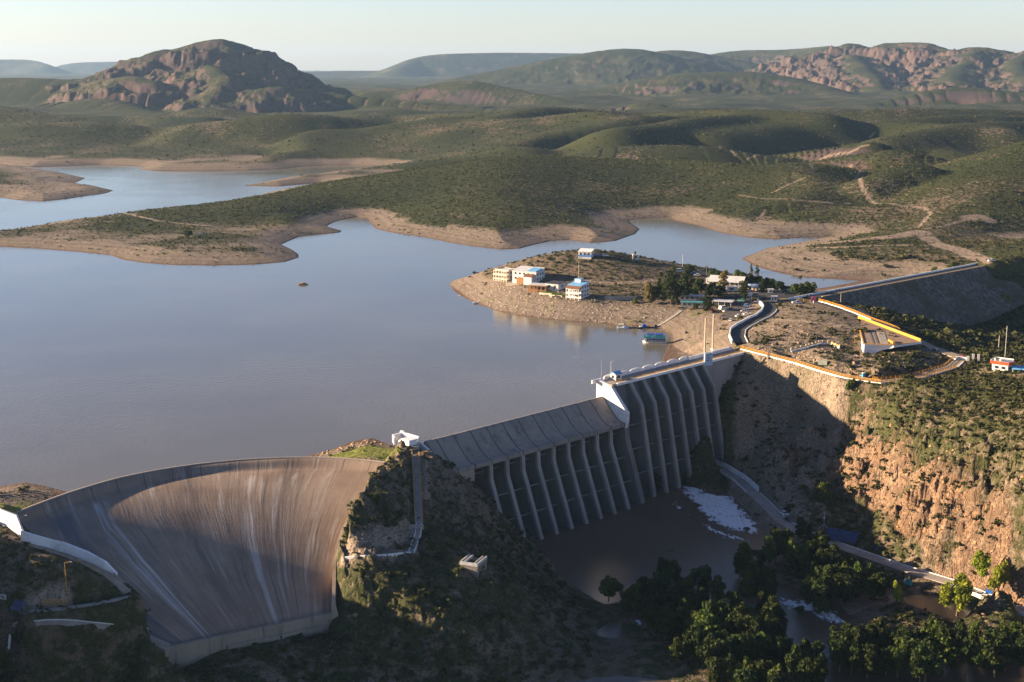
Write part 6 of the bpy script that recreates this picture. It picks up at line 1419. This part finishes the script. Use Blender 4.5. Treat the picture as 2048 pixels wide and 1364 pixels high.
MB().box((-5.6, 0, .9), (.9, 3.2, 2.0)).build('stern_locker', paint('boat_navy', (.03, .07, .22), .4), tb)
pb = thing('pontoon_boat', 'white pontoon boat with pale canopy moored left of the blue boat', 'boat', tuple(P(1246, 657, 0)), R(-3))
for sy in (-1, 1): MB().bar((-3.2, sy * .9, .15), (3.2, sy * .9, .15), .4, 8).build('float', M_WALLW, pb)
MB().box((0, 0, .5), (6.2, 2.5, .15)).build('deck', paint('pale_blue_paint', (.45, .55, .72)), pb)
MB().box((1.6, 0, .65), (2.6, 2.3, .7)).build('fence', paint('pale_blue_paint', (.45, .55, .72)), pb); MB().box((1.4, 0, 1.36), (.9, 1.0, .25)).build('seat', M_BLUE, pb)
MB().box((-1.4, 0, 2.5), (3.4, 2.4, .12)).build('canopy', M_WALLW, pb)
for dx in (-3, .1):
    for sy in (-1, 1): MB().bar((dx, sy * 1.1, .6), (dx, sy * 1.1, 2.5), .05).build('post', M_WALLW, pb)
MB().box((-3.5, 0, .0), (.5, .5, 1.1)).build('outboard', M_WALLW, pb)
bb = thing('covered_boat', 'low dark-hulled boat with bright blue cover at the landing', 'boat', tuple(P(1287, 656, 0)), R(2))
hull(MB(), 7.5, 2.4, .8, .35, -.2).build('hull', paint('boat_dark', (.06, .045, .06), .5), bb)
MB().extrude([(-.8, -1.05, .6), (1.4, -1.05, .6), (1.4, -1.0, 2.1), (-.6, -1.0, 2.2)], (0, 2.1, 0)).build('cover', M_BLUE, bb); MB().bar((1.8, 0, .5), (1.9, 0, 2.8), .07).build('mast', M_WALLW, bb); MB().box((-1.6, 0, .6), (1.4, 1.8, .5)).build('seat', M_WALLW, bb)
dk = thing('landing_stage', 'low dark floating landing joining the two boats to the beach', 'jetty', tuple(P(1303, 655, .0)), R(0)); MB().beam((-15, -1.0, -.2), (3.2, .4, -.1), 1.5, .6).build('deck', M_DARKM, dk); MB().box((2.6, .5, .4), (1.6, 1.6, 1.1)).build('locker', paint('dark_purple', (.06, .04, .07)), dk)
ry = thing('rowing_boat', 'small grey boat drawn up at the tip of the promontory shore', 'boat', tuple(P(953, 606, .25)), R(8)); hull(MB(), 4.6, 1.5, .6, .4).build('hull', M_ROOFM, ry)
for dx in (-1, .5): MB().box((dx, 0, .35), (.3, 1.2, .08)).build('thwart', M_WOOD, ry)
rf = thing('raft', 'little tan raft lying on the shore below the villa', 'raft', tuple(P(1156, 634, .4)), R(4)); MB().box((0, 0, 0), (3.8, 2.2, .3)).build('deck', M_TAN, rf)
for sy in (-.9, .9): MB().bar((-1.9, sy, 0), (1.9, sy, 0), .3, 8).build('float', M_DARKM, rf)
slip = thing('slipway', 'narrow pale concrete slipway running up the beach from the landing', 'slipway', tuple(G(1335, 640))); 
sp_ = [G(a, b) for a, b in [(1312, 654), (1325, 647), (1338, 639), (1350, 631), (1362, 622)]]; MB().sweep([tuple(p - np.array(slip.location)) for p in sp_], [(-.9, -.6), (.9, -.6), (.9, .25), (-.9, .25)]).build('ramp', M_DECK, slip)

# ------------------------------------------------------------------ rocks
ROCK = {}
def rock_mesh(seed, m):
    import bmesh
    rs = np.random.default_rng(seed); bm = bmesh.new(); bmesh.ops.create_icosphere(bm, subdivisions=2, radius=1)
    ax = rs.normal(size=(9, 3)); ax /= np.linalg.norm(ax, axis=1)[:, None]; cut = rs.uniform(.38, .8, 9)
    for v in bm.verts:
        c = np.array(v.co)
        for a, k in zip(ax, cut):
            d = c @ a
            if d > k: c = c - a * (d - k)
        c *= 1 + rs.normal() * .04; v.co = c
    me = bpy.data.meshes.new('rock'); bm.to_mesh(me); bm.free(); me.materials.append(m); return me
def rock_mat(name, a, b_):
    m, nt, b = mat(name, .9, .15); k = NT(nt); c = k.mix(k.ramp(k.noise(.5, 5, .6), .3, .7), a, b_); c = k.mix(k.ramp(k.noise(2.5, 4, .6), .5, .75), c, tuple(x * .5 for x in a)); k.l(c, b.inputs['Base Color']); k.bump(k.noise(3, 5), .4, .2, b); return m
RK_T = rock_mat('tan_rock', (.26, .17, .10), (.40, .28, .18)); RK_P = rock_mat('pale_rock', (.34, .27, .21), (.50, .43, .36)); RK_O = rock_mat('orange_rock', (.30, .165, .085), (.40, .25, .14)); RK_D = rock_mat('dark_rock', (.05, .045, .04), (.12, .10, .09))
def rock_scatter(name, pts, sz, m, seed):
    rs = np.random.default_rng(seed); n = len(pts); Vs, Fs, off = [], [], 0
    pr = [rock_mesh(seed + i, m) for i in range(4)]
    for i in range(4):
        me = pr[i]; v = np.empty(len(me.vertices) * 3); me.vertices.foreach_get('co', v); v = v.reshape(-1, 3); f = np.array([tuple(p.vertices) for p in me.polygons])
        sel = np.nonzero(np.arange(n) % 4 == i)[0]
        for j in sel:
            a = rs.uniform(0, 6.28); s = sz[j] * rs.uniform(.6, 1.3, 3) * np.array([1, 1, .75]); q = v * s
            Vs.append(np.stack([q[:, 0] * math.cos(a) - q[:, 1] * math.sin(a), q[:, 0] * math.sin(a) + q[:, 1] * math.cos(a), q[:, 2]], 1) + pts[j]); Fs.append(f + off); off += len(v)
    for me in pr: bpy.data.meshes.remove(me)
    o = np_mesh(name, np.concatenate(Vs), np.concatenate(Fs), m, False, None, 3); tag(o, kind='stuff'); return o
def rock_zone(name, n, outline, zz, szr, m, seed, dens=None, sink=.3):
    pts = np.array([P(a, b, zz)[:2] for a, b in outline]); rs = np.random.default_rng(seed)
    x = rs.uniform(pts[:, 0].min(), pts[:, 0].max(), n * 4); y = rs.uniform(pts[:, 1].min(), pts[:, 1].max(), n * 4); k = inside(x, y, [tuple(p) for p in pts])
    if dens is not None: k &= rs.random(len(x)) < dens(x, y)
    x, y = x[k][:n], y[k][:n]; s = szr[0] + (szr[1] - szr[0]) * rs.random(len(x)) ** 3
    z = gzv(x, y); ok = (z > RIVER_Z - .3); x, y, z, s = x[ok], y[ok], z[ok], s[ok]
    return rock_scatter(name, np.stack([x, y, z - s * sink], 1), s, m, seed)
clf = lambda x, y: np.clip(grid_lookup(rockm, x, y) * 1.3, .06, 1)
rock_zone('cliff_rocks', 1700, [(1690, 850), (1800, 800), (2048, 800), (2048, 1210), (1900, 1150), (1800, 1110), (1720, 1060), (1690, 960)], -12, (.3, 1.3), RK_O, 301, clf, .45)
rock_zone('bank_rocks', 2600, [(905, 578), (1000, 572), (1080, 590), (1180, 612), (1330, 618), (1340, 660), (1210, 645), (1000, 622), (925, 592)], 4, (.25, 1.2), RK_P, 302, lambda x, y: np.clip(.5 + fbm(x, y, 18, 3), 0, 1))
rock_zone('knoll_rocks', 900, [(700, 1010), (800, 900), (880, 920), (1070, 1090), (1180, 1200), (1100, 1364), (330, 1364), (330, 1310), (680, 1260)], -15, (.3, 1.5), RK_D, 303, lambda x, y: np.clip(.35 + fbm(x, y, 15, 3), 0.05, 1))
rock_zone('shore_rocks', 160, [(607, 914), (664, 897), (742, 872), (775, 884), (760, 893), (680, 908)], 1, (.3, 1.3), RK_T, 304, None, .2)
rock_zone('loop_rocks', 420, [(1520, 705), (1560, 650), (1640, 655), (1720, 670), (1800, 700), (1870, 722), (1760, 752), (1640, 728)], 12, (.4, 1.9), RK_T, 305, lambda x, y: np.clip(.3 + fbm(x, y, 14, 3), 0.02, 1), .4)
rock_zone('scree_rocks', 1100, [(1500, 712), (1700, 763), (1800, 775), (1700, 850), (1600, 930), (1530, 975), (1450, 905)], -8, (.3, 1.5), RK_T, 306, lambda x, y: np.clip(.4 + fbm(x, y, 16, 3), .05, 1))
rock_zone('left_hill_rocks', 160, [(0, 978), (60, 968), (130, 985), (60, 990), (0, 1000)], 3, (.3, 1.1), RK_D, 307)
def one_rock(label, px, py, z, s, m, seed):
    o = bpy.data.objects.new('rock', rock_mesh(seed, m)); col.objects.link(o); p = P(px, py, z); o.location = p; o.scale = s; tag(o, label, 'rock'); return o
one_rock('tan rock islet alone in the open lake', 606, 569, .1, (4.6, 2.2, 1.6), RK_T, 401)
one_rock('black boulder in the white water of the outlet', 1493, 1058, -42.3, (1.6, 1.4, 1.3), RK_D, 402)
one_rock('big tan boulder beside the blue tarpaulin at the cliff foot', 2018, 1190, -38, (2.6, 2.2, 2.0), RK_O, 403)
one_rock('pale boulder at the top of the chute by the grass', 792, 921, 2.2, (2.0, 1.5, 1.5), RK_T, 404)
one_rock('small tan block beside the foot of the tan end pier', 712, 1230, -26, (1.1, .9, .9), RK_T, 405)
one_rock('flat dark rock in the pool above the grove', 1340, 1100, -42.4, (2.4, 1.6, .6), RK_D, 406)

# ------------------------------------------------------------------ white water
def foam(name, outline, z, seed, n=70, amp=.5, dens=1.0):
    pts = np.array([P(a, b, z)[:2] for a, b in outline]); x0, y0 = pts.min(0) - 1; x1, y1 = pts.max(0) + 1
    nx = int((x1 - x0) / .33); ny = int((y1 - y0) / .33); X, Y = np.meshgrid(np.linspace(x0, x1, nx), np.linspace(y0, y1, ny))
    d = seg_dist(X, Y, [tuple(p) for p in pts], True); i = inside(X, Y, [tuple(p) for p in pts]); sg = np.where(i, d, -d) + 1.6 * fbm(X, Y, 5, 4)
    h = np.abs(fbm(X + .6 * Y, Y, 6, 5, .55)) * amp * np.clip(sg / 4, 0, 1) + .04
    keep = sg > -.5
    idx = np.arange(nx * ny).reshape(ny, nx); f = np.stack([idx[:-1, :-1], idx[:-1, 1:], idx[1:, 1:], idx[1:, :-1]], -1).reshape(-1, 4); km = (keep[:-1, :-1] & keep[1:, 1:]).reshape(-1); f = f[km]
    V = np.stack([X, Y, z + h], -1).reshape(-1, 3); o = np_mesh(name, V, f, M_FOAM); at_ = o.data.attributes.new('cover', 'FLOAT', 'POINT'); at_.data.foreach_set('value', np.clip(sg / 8.0, 0, .85).astype(np.float32).ravel()); tag(o, kind='stuff'); return o
mf, ntf, bf = mat('white_water', .55, .3); kf = NT(ntf); pf = kf.scaled(kf.P(), 1, .45, 1); kf.l(kf.mix(kf.ramp(kf.noise(.8, 7, .72, pf, 1.6), .30, .52), (.26, .25, .24), (.82, .86, .90)), bf.inputs['Base Color']); fa = kf.n('ShaderNodeAttribute', attribute_name='cover'); kf.l(kf.ramp(kf.math('ADD', fa.outputs['Fac'], kf.math('MULTIPLY', kf.math('SUBTRACT', kf.noise(.30, 7, .72, pf, 1.4), .5), 2.6)), .06, .50), bf.inputs['Alpha']); kf.bump(kf.noise(.9, 6, .7, pf, .8), .5, .5, bf); M_FOAM = mf
foam('outlet_foam', [(1360, 966), (1385, 970), (1420, 985), (1462, 990), (1475, 1005), (1490, 1020), (1512, 1045), (1528, 1065), (1500, 1068), (1460, 1060), (1430, 1050), (1405, 1030), (1385, 1010), (1365, 985)], RIVER_Z, 1, amp=.7)
foam('pool_foam', [(1335, 995), (1350, 1000), (1365, 1020), (1385, 1032), (1370, 1030), (1350, 1012)], RIVER_Z, 2, amp=.2)
foam('rapids_foam', [(1560, 1195), (1590, 1200), (1622, 1205), (1670, 1220), (1690, 1245), (1650, 1250), (1620, 1228), (1575, 1222), (1558, 1210)], RIVER_Z, 3, amp=.5)
foam('streak_foam', [(1395, 1040), (1440, 1062), (1480, 1072), (1500, 1082), (1450, 1078), (1405, 1058)], RIVER_Z, 5, amp=.12)
foam('side_foam', [(1258, 1238), (1285, 1238), (1305, 1250), (1300, 1258), (1275, 1252)], RIVER_Z + .3, 4, amp=.4)

# ------------------------------------------------------------------ small things by the dams
st = thing('stairway', 'straight concrete stairway with yellow handrails down the knoll from the abutment', 'stairs', tuple(P(831, 908, 3.0)))
b0, b1 = P(831, 906, 3.0), P(838, 1046, -9.6); dv = b1 - b0; mb = MB(); nst = 60; ln = np.hypot(dv[0], dv[1]); rzs = math.atan2(dv[1], dv[0])
for i in range(nst):
    q = dv * (i + .5) / nst; mb.box((q[0], q[1], q[2] - 2.6), (ln / nst + .02, 2.4, 2.6), rzs)
mb.build('steps', paint('stair_concrete', (.30, .28, .27)), st)
nn = np.array([-math.sin(rzs), math.cos(rzs), 0])
for sg in (-1, 1): railing(st, [tuple(nn * 1.35 * sg + np.array([0, 0, -.2])), tuple(dv + nn * 1.35 * sg + np.array([0, 0, -.2]))], 1.1, 1.6, 'handrail', r=.09, rails=3)
q = dv; MB().box((q[0] - .8, q[1] - 1.0, q[2] - 2), (5.0, 2.2, 2.05)).build('landing', M_DECK, st)
gp_ = [G(838, 1050), G(836, 1070), G(828, 1092), G(823, 1104)]; t = thing('garden_steps', 'narrow grey path with kerbs curving down from the stair foot', 'path', tuple(gp_[0])); MB().sweep([tuple(p - gp_[0]) for p in gp_], [(-.8, -1), (.8, -1), (.8, .25), (-.8, .25)]).build('path', M_DECK, t)
for sg in (-1, 1): MB().sweep([tuple(p - gp_[0]) for p in gp_], sorted([(sg * .8, -1), (sg * 1.1, -1), (sg * 1.1, .7), (sg * .8, .7)])[:0] or [(min(sg * .8, sg * 1.1), -1), (max(sg * .8, sg * 1.1), -1), (max(sg * .8, sg * 1.1), .7), (min(sg * .8, sg * 1.1), .7)]).build('kerb', M_WHITE2, t)
gk = [G(a, b) for a, b in [(690, 1116), (730, 1113), (780, 1110), (822, 1105)]]; t = thing('path_kerb', 'thin pale kerb crossing the knoll from the chute wall to the steps', 'kerb', tuple(gk[0])); MB().sweep([tuple(p - gk[0]) for p in gk], [(-.25, -1), (.25, -1), (.25, .45), (-.25, .45)]).build('kerb', M_WHITE2, t)
bx = thing('stone_box', 'open concrete tank ruin with pale rims on the shaded knoll', 'tank', tuple(P(946, 1133, -17)), R(-22))
g0 = gz(*P(946, 1125, -17)[:2]) - bx.location[2]
MB().box((0, .5, g0 - 4), (6.4, 7.8, 5.2)).build('stone_base', paint('rubble_stone', (.22, .19, .17), .95, .1, .35, 1.2), bx)
mb = MB()
for (x, y, a, b) in ((-3.1, .5, .45, 8), (3.1, .5, .45, 8), (0, -3.5, 6.6, .5), (-1.8, .5, .4, 7.4), (1.9, .5, .4, 7.4)): mb.box((x, y, g0 + 1.2), (a, b, 1.1))
mb.build('rim', paint('weathered_rim', (.42, .42, .42), .9), bx); MB().box((0, .6, g0 + 1.2), (5.6, 7.2, .1)).build('tank_floor', paint('dark_water', (.02, .022, .022), .4), bx)
# left bank
wt = thing('tall_white_wall', 'tall white wing wall at the left frame edge above the chute', 'wall', tuple(P(20, 1060, 7)))
w_pts = [P(-60, 1015, 10), P(2, 1042, 9.2), P(34, 1058, 7.8), P(46, 1076, 5.6)]; wh = [3.5, 3.8, 4.4, 2.2]
vs, fs = [], []
for i, (p, hh) in enumerate(zip(w_pts, wh)):
    q = p - np.array(wt.location); vs += [(q[0], q[1], q[2] - 6), (q[0] + .2, q[1] + .7, q[2] - 6), (q[0] + .2, q[1] + .7, q[2] + hh), (q[0], q[1], q[2] + hh)]
    if i: fs += [((i - 1) * 4 + j, i * 4 + j, i * 4 + (j + 1) % 4, (i - 1) * 4 + (j + 1) % 4) for j in range(4)]
fs += [(0, 1, 2, 3), tuple(len(vs) - 4 + j for j in (3, 2, 1, 0))]; MB().add(vs, fs).build('wall', M_WHITE, wt)
service, se = ribbon('service_road', [P(*p) for p in SERVICE], 2.6, M_PATH, .15, None, 1.2, 'structure', True)
bk = thing('brick_kerb', 'thin tan brick kerb at the tip of the service road beside the chute', 'kerb', tuple(P(250, 1170, -7.5))); kp = [P(a, b, z) for a, b, z in [(228, 1150, -5.3), (243, 1165, -6.8), (256, 1178, -8.2), (263, 1190, -9)]]; MB().sweep([tuple(p - np.array(bk.location)) for p in kp], [(-.35, -2), (.35, -2), (.35, .7), (-.35, .7)]).build('kerb', M_TAN, bk)
pathp = [(263, 1192, -8.8), (230, 1200, -8.3), (180, 1210, -8), (120, 1218, -7.8), (60, 1224, -7.6)]
walk, _ = ribbon('footpath', [P(*p) for p in FOOT], 2.0, M_DECK, .15, None, 1.2, 'structure', True)
fy = thing('yellow_fence', 'short dark-yellow mesh fence above the footpath on the left bank', 'fence', tuple(P(115, 1207, -6.5))); railing(fy, [tuple(P(a, b, -6.9) - np.array(fy.location)) for a, b in [(85, 1207), (140, 1206)]], 1.2, 1.2, 'panel', r=.07, rails=4)
rw = thing('retaining_wall', 'low pale-topped retaining wall across the dark left bank below the footpath', 'wall', tuple(P(150, 1243, -11.5)))
rq = resample(np.array([G(a_, b_) for a_, b_ in [(18, 1300), (22, 1248), (70, 1244), (130, 1242), (200, 1249), (296, 1260)]]), 30)
for _ in range(3): rq[1:-1, 2] = (rq[:-2, 2] + 2 * rq[1:-1, 2] + rq[2:, 2]) / 4
rp = [tuple(p - np.array(rw.location)) for p in rq]
MB().sweep(rp, [(-.3, -2.5), (.3, -2.5), (.3, .5), (-.3, .5)]).build('wall', M_GREYW, rw); MB().sweep(rp, [(-.35, .5), (.35, .5), (.35, .75), (-.35, .75)]).build('coping', M_WHITE2, rw)
M_PV = paint('solar_cells', (.012, .03, .10), .2, .6, .2, 3)
def panel_array(name, label, p, rz, nx, ny, tilt=32, cell=(1.0, 1.7), lift=.8):
    t = thing(name, label, 'solar panel', p, R(rz)); ct, stl = math.cos(R(tilt)), math.sin(R(tilt))
    for i in range(nx):
        for j in range(ny):
            x = (i - (nx - 1) / 2) * (cell[0] + .08); y = (j - (ny - 1) / 2) * (cell[1] + .08); c = (x, y * ct, lift + y * stl + ny * .45)
            q = [(x - cell[0] / 2, (y - cell[1] / 2) * ct, lift + (y - cell[1] / 2) * stl + ny * .45), (x + cell[0] / 2, (y - cell[1] / 2) * ct, lift + (y - cell[1] / 2) * stl + ny * .45), (x + cell[0] / 2, (y + cell[1] / 2) * ct, lift + (y + cell[1] / 2) * stl + ny * .45), (x - cell[0] / 2, (y + cell[1] / 2) * ct, lift + (y + cell[1] / 2) * stl + ny * .45)]
            MB().extrude(q, (0, -.02, .05)).build('panel', M_PV, t)
    wx, wy = nx * (cell[0] + .08) / 2, ny * (cell[1] + .08) / 2 * ct
    for sx in (-wx * .8, wx * .8): MB().bar((sx, wy * .4, -1), (sx, wy * .4, lift + wy * .4 * stl / ct + ny * .40), .07).build('post', M_ROOFM, t); MB().bar((sx, -wy * .6, -1), (sx, -wy * .6, lift - wy * .6 * stl / ct + ny * .40), .07).build('post', M_ROOFM, t)
    MB().bar((-wx, wy * .4, lift + wy * .4 * stl / ct + ny * .4), (wx, wy * .4, lift + wy * .4 * stl / ct + ny * .4), .05).build('frame', M_ROOFM, t); return t
panel_array('tilted_solar_array', 'single tilted blue solar panel on the dark left bank', tuple(G(36, 1222)), -28, 4, 2, 38, (1.0, 1.6))
panel_array('solar_array', 'large dark blue solar array beside the river road under the cliff', tuple(P(1682, 1082, -39.5)), -32, 12, 4, 24, (1.05, 1.6), .6)
sg = thing('notice_board', 'small pale notice board at the left frame edge near the solar panel', 'sign', tuple(G(6, 1205)), R(-15)); MB().box((0, 0, 1.0), (2.4, .12, 1.6)).build('board', M_WALLW, sg)
for sx in (-.9, .9): MB().bar((sx, .1, -.5), (sx, .1, 2.5), .06).build('post', M_DARKM, sg)
MB().box((.2, -.08, 1.3), (1.2, .04, .35)).build('marking', M_DARKM, sg); MB().box((-.1, -.08, 1.9), (1.6, .04, .25)).build('marking', M_DARKM, sg)
def street_lamp(label, p, h, m, rz=0.0, arm=1.6):
    t = thing('street_lamp', label, 'street lamp', p, R(rz)); MB().bar((0, 0, -1), (0, 0, h), .13, 8, .08).build('pole', m, t); a_ = MB().bar((0, 0, h - .05), (arm, 0, h + .35), .07, 6).build('arm', m, t); MB().box((arm + .2, 0, h + .25), (.7, .32, .16)).build('lamp_head', M_WALLW, a_); return t
street_lamp('yellow street lamp leaning over the dark left bank', tuple(G(133, 1180)), 8.6, M_YEL)
street_lamp('rust-coloured street lamp against the white wall at the chute corner', tuple(P(44, 1086, 5.2)), 8.6, M_TILE)
street_lamp('white lamp on a thin pole at the valve house of the tall dam', DA(114.5, -1.6, 9.3), 8.2, M_WALLW, 0, .9)
street_lamp('dark lamp post beside the white parapet of the curving road', tuple(G(1457, 680)), 6.5, M_DARKM, 90)
def pole(label, p, h, r=.14, m=None, arms=0, rz=0.0, name='utility_pole', cat='pole'):
    t = thing(name, label, cat, p, R(rz)); MB().bar((0, 0, -1), (0, 0, h), r, 8, r * .75).build('shaft', m or M_WALLW, t)
    for i in range(arms):
        a_ = MB().box((0, 0, h - .6 - i * .9), (2.2, .14, .14)).build('crossarm', m or M_WALLW, t)
        for sx in (-.9, 0, .9): MB().bar((sx, 0, h - .46 - i * .9), (sx, 0, h - .2 - i * .9), .06).build('insulator', M_DARKM, a_)
    return t
pole('thin steel mast rising from the promontory bank behind the villa', tuple(G(1157, 590)), 21, .13, M_CREAM, 0, name='radio_mast', cat='mast')
pole('white utility pole with crossarm on the ridge of the promontory', tuple(G(1365, 533)), 8.5, .16, M_WALLW, 1, 30); pole('grey utility pole standing at the water side behind the pavilion', tuple(G(1413, 552)), 7.5, .15, M_GREYW, 2, 30)
pole('dark bare post on top of the promontory hill', tuple(G(1142, 509)), 6, .12, M_DARKM); pole('pale post beside the upper road below the embankment', tuple(G(1681, 608)), 6.5, .14, M_CREAM)
pole('pale concrete post on the valley side behind the lookout', tuple(P(1997, 699, 5)), 7.5, .16, M_CREAM); pole('tallest thin pole behind the lookout', tuple(P(2010, 712, 10)), 15, .12, M_WALLW, 0)
pole('thin aerial standing left of the valve house on the dam crest', DA(109.0, -2.6, 9.3), 10, .05, M_ROOFM, 0, name='aerial', cat='aerial')
pole('lamp-like thin pole rising from the pavilion yard', tuple(G(1466, 570)), 7, .13, M_CREAM); pole('thin pole at the verge of the river road above the white vehicle', tuple(P(1573, 1026, -39.3)), 8, .08, M_DARKM)
for (px, y0, y1, lab) in ((1409, 712, 636, 'left one of the two tall tan masts behind the dam sign'), (1425, 700, 628, 'right one of the two tall tan masts behind the dam sign')):
    p = P(px, y0, 9.0); t = thing('tan_mast', lab, 'mast', tuple(p)); hh = (y0 - y1) * np.hypot(p[1], 141) / FPX * 1.02
    MB().box((0, 0, -3), (.8, .8, hh + 3), R(45), (.62, .62)).build('shaft', M_TAN, t); MB().box((0, 0, 0), (1.6, 1.6, .8), R(45)).build('plinth', M_WALLW, t)
sgn = thing('dam_sign', 'pale blue sign with three dark text lines on the dam crest under the tan masts', 'sign', DA(176.6, 6.8, 7.0), R(45))
MB().box((0, 0, .2), (5.6, .35, 6.2)).build('board', paint('sign_blue', (.36, .52, .66), .5), sgn)
for (z, ws) in ((5.2, (.5, .9, .6, .8)), (3.9, (.9, .5, .8)), (2.7, (.7, .4, .9))):
    x = -sum(ws) / 2 - .15 * len(ws)
    for q in ws:
        n_ = max(2, int(q / .22)); mb = MB()
        for i in range(n_): mb.box((x + (i + .5) * q / n_, -.2, z), (q / n_ * .62, .05, .62 if i % 2 else .5))
        mb.build('lettering', M_DARKM, sgn); x += q + .3
MB().box((0, .35, -3.4), (6.2, .9, 3.6)).build('pedestal', M_GREYW, sgn)
for sx in (-2.9, 2.9): MB().box((sx, 0, .2), (.35, .6, 6.4)).build('post', M_WHITE2, sgn)
vh = house('valve_house', 'little white valve house with pale blue roof on the tall dam crest', 0, 0, 4.2, 3.6, 3.0, 45, M_WALLW, 'gable', M_ROOFB, 1, 1, 1, True, z=0, cat='hut'); vh.location = DA(115.5, .6, 9.3)
tlt = thing('toilet_cabin', 'blue portable toilet cabin on the outer bend of the loop road', 'toilet', tuple(G(1727, 756)), R(10)); MB().box((0, 0, 0), (1.3, 1.3, 2.3)).build('cabin', paint('cabin_blue', (.05, .35, .62), .5), tlt); MB().box((0, 0, 2.3), (1.4, 1.4, .2), 0, (.8, .8)).build('roof', M_WALLW, tlt); MB().box((0, -.66, .1), (.8, .06, 2.0)).build('door', paint('cabin_door', (.03, .25, .5), .5), tlt)
pk = thing('round_sign', 'round pink sign on a white post at the start of the yellow railing', 'sign', tuple(G(1627, 606)), R(0)); MB().bar((0, 0, 0), (0, 0, 1.6), .3, 8).build('post', M_WALLW, pk); MB().bar((0, -.12, 2.6), (0, .12, 2.6), 1.35, 18).build('disc', paint('pink_paint', (.75, .08, .22), .5), pk)
gs = thing('green_sign', 'green road sign beside the upper road below the embankment', 'sign', tuple(G(1693, 609)), R(-30)); MB().box((0, 0, 1.6), (2.0, .12, 2.6)).build('panel', paint('sign_green', (.04, .30, .24), .5), gs)
for sx in (-.7, .7): MB().bar((sx, .1, -.3), (sx, .1, 4.1), .07).build('post', M_ROOFM, gs)
for (px, py, lab) in ((1604, 603, 'yellow barrier block with white ends next to the white pickup'), (1614, 604, 'yellow barrier block with white ends next to the pink sign'), (1510, 599, 'yellow and white barrier block at the top of the white road parapet')):
    t = thing('barrier_block', lab, 'barrier', tuple(G(px, py)), R(-8)); MB().box((0, 0, -.2), (3.4, .7, 1.5)).build('block', M_YEL, t)
    for sx in (-1.9, 1.9): MB().box((sx, 0, -.2), (.45, .8, 1.7)).build('end', M_WALLW, t)
for (px, py, z, s, lab, cc) in ((2002, 1196, -38.6, 3.6, 'bright blue tarpaulin tent at the foot of the right cliff', M_BLUE), (1978, 1186, -38.6, 2.4, 'small blue tarpaulin left of the larger tent', M_BLUE), (1750, 1098, -39, 2.0, 'blue tent in the shade under the cliff by the river road', M_BLUE)):
    t = thing('tarpaulin', lab, 'tarpaulin', tuple(P(px, py, z)), R(-25)); MB().add([(-s / 2, -s / 2, 0), (s / 2, -s / 2, .2), (s / 2, 0, s * .62), (-s / 2, 0, s * .58), (s / 2, s / 2, .2), (-s / 2, s / 2, 0), (0, -s * .3, s * .28)], [(0, 1, 6), (1, 2, 6), (2, 3, 6), (3, 0, 6), (3, 2, 4, 5)]).build('sheet', cc, t); MB().bar((-s / 2, 0, 0), (-s / 2, 0, s * .6), .06).build('post', M_DARKM, t); MB().bar((s / 2, 0, 0), (s / 2, 0, s * .64), .06).build('post', M_DARKM, t)
for i, (px, py) in enumerate(((1812, 1168), (1817, 1169), (1822, 1170))):
    t = thing('barrel', 'teal barrel in the row of three beside the river road', 'barrel', tuple(P(px, py, -41)), 0, 'teal barrels by the river road'); MB().bar((0, 0, 0), (0, 0, 2.1), .48, 12).build('drum', M_CYAN, t); MB().bar((0, 0, 2.1), (0, 0, 2.16), .5, 12).build('lid', M_DARKM, t)
gm = thing('gauging_station', 'pale blue frame with a thin instrument mast beside the solar array', 'mast', tuple(P(1647, 1066, -39.3)), R(-20)); M_TEAL = paint('teal_paint', (.25, .42, .48), .6)
MB().bar((0, 0, -1), (0, 0, 9.5), .09).build('mast', M_TEAL, gm); MB().box((0, 0, 6.2), (.5, .4, .9)).build('instrument_box', M_WALLW, gm); MB().box((0, 0, 8.6), (1.6, .1, .1)).build('crossarm', M_TEAL, gm)
for sx in (-3.2, 3.2): MB().bar((0, 0, 4.0), (sx, -.8, .3), .09).build('stay', M_TEAL, gm)
MB().box((3.5, 0, -.5), (3.4, 2.2, 2.6)).build('hut', M_GREYW, gm); MB().box((3.5, 0, 2.1), (3.8, 2.6, .2)).build('hut_roof', paint('faded_red', (.22, .09, .09)), gm)
# white-walled outlet canal at the head of the river road
oc = [e for e in re_[:int(len(re_) * .22)]]; ol, orr = [e[0] for e in oc], [e[1] for e in oc]
up_, dn_ = (ol, orr) if ol[2][0] + ol[2][1] > orr[2][0] + orr[2][1] else (orr, ol)
wall_along('canal_wall', 'bluish-white wall on the hill side at the head of the river road', 'wall', up_, 2.3, .6, M_WHITE, base=-2)
wall_along('canal_kerb', 'low white kerb on the pool side at the head of the river road', 'kerb', dn_, .5, .4, M_WHITE2, base=-3)
k0 = int(len(re_) * .22); hs = [(e[0] if up_ is ol else e[1]) for e in re_[k0:]]; wall_along('verge_kerb', 'thin white kerb along the cliff side of the river road', 'kerb', hs, .3, .3, M_WHITE2)
k1 = int(len(re_) * .74); ws_ = [(e[1] if up_ is ol else e[0]) for e in re_[k1:]]; t = wall_along('road_fence', 'pale railing wall on the river side of the road at the lower right', 'railing', ws_, 1.1, .25, M_WHITE2, base=-3)
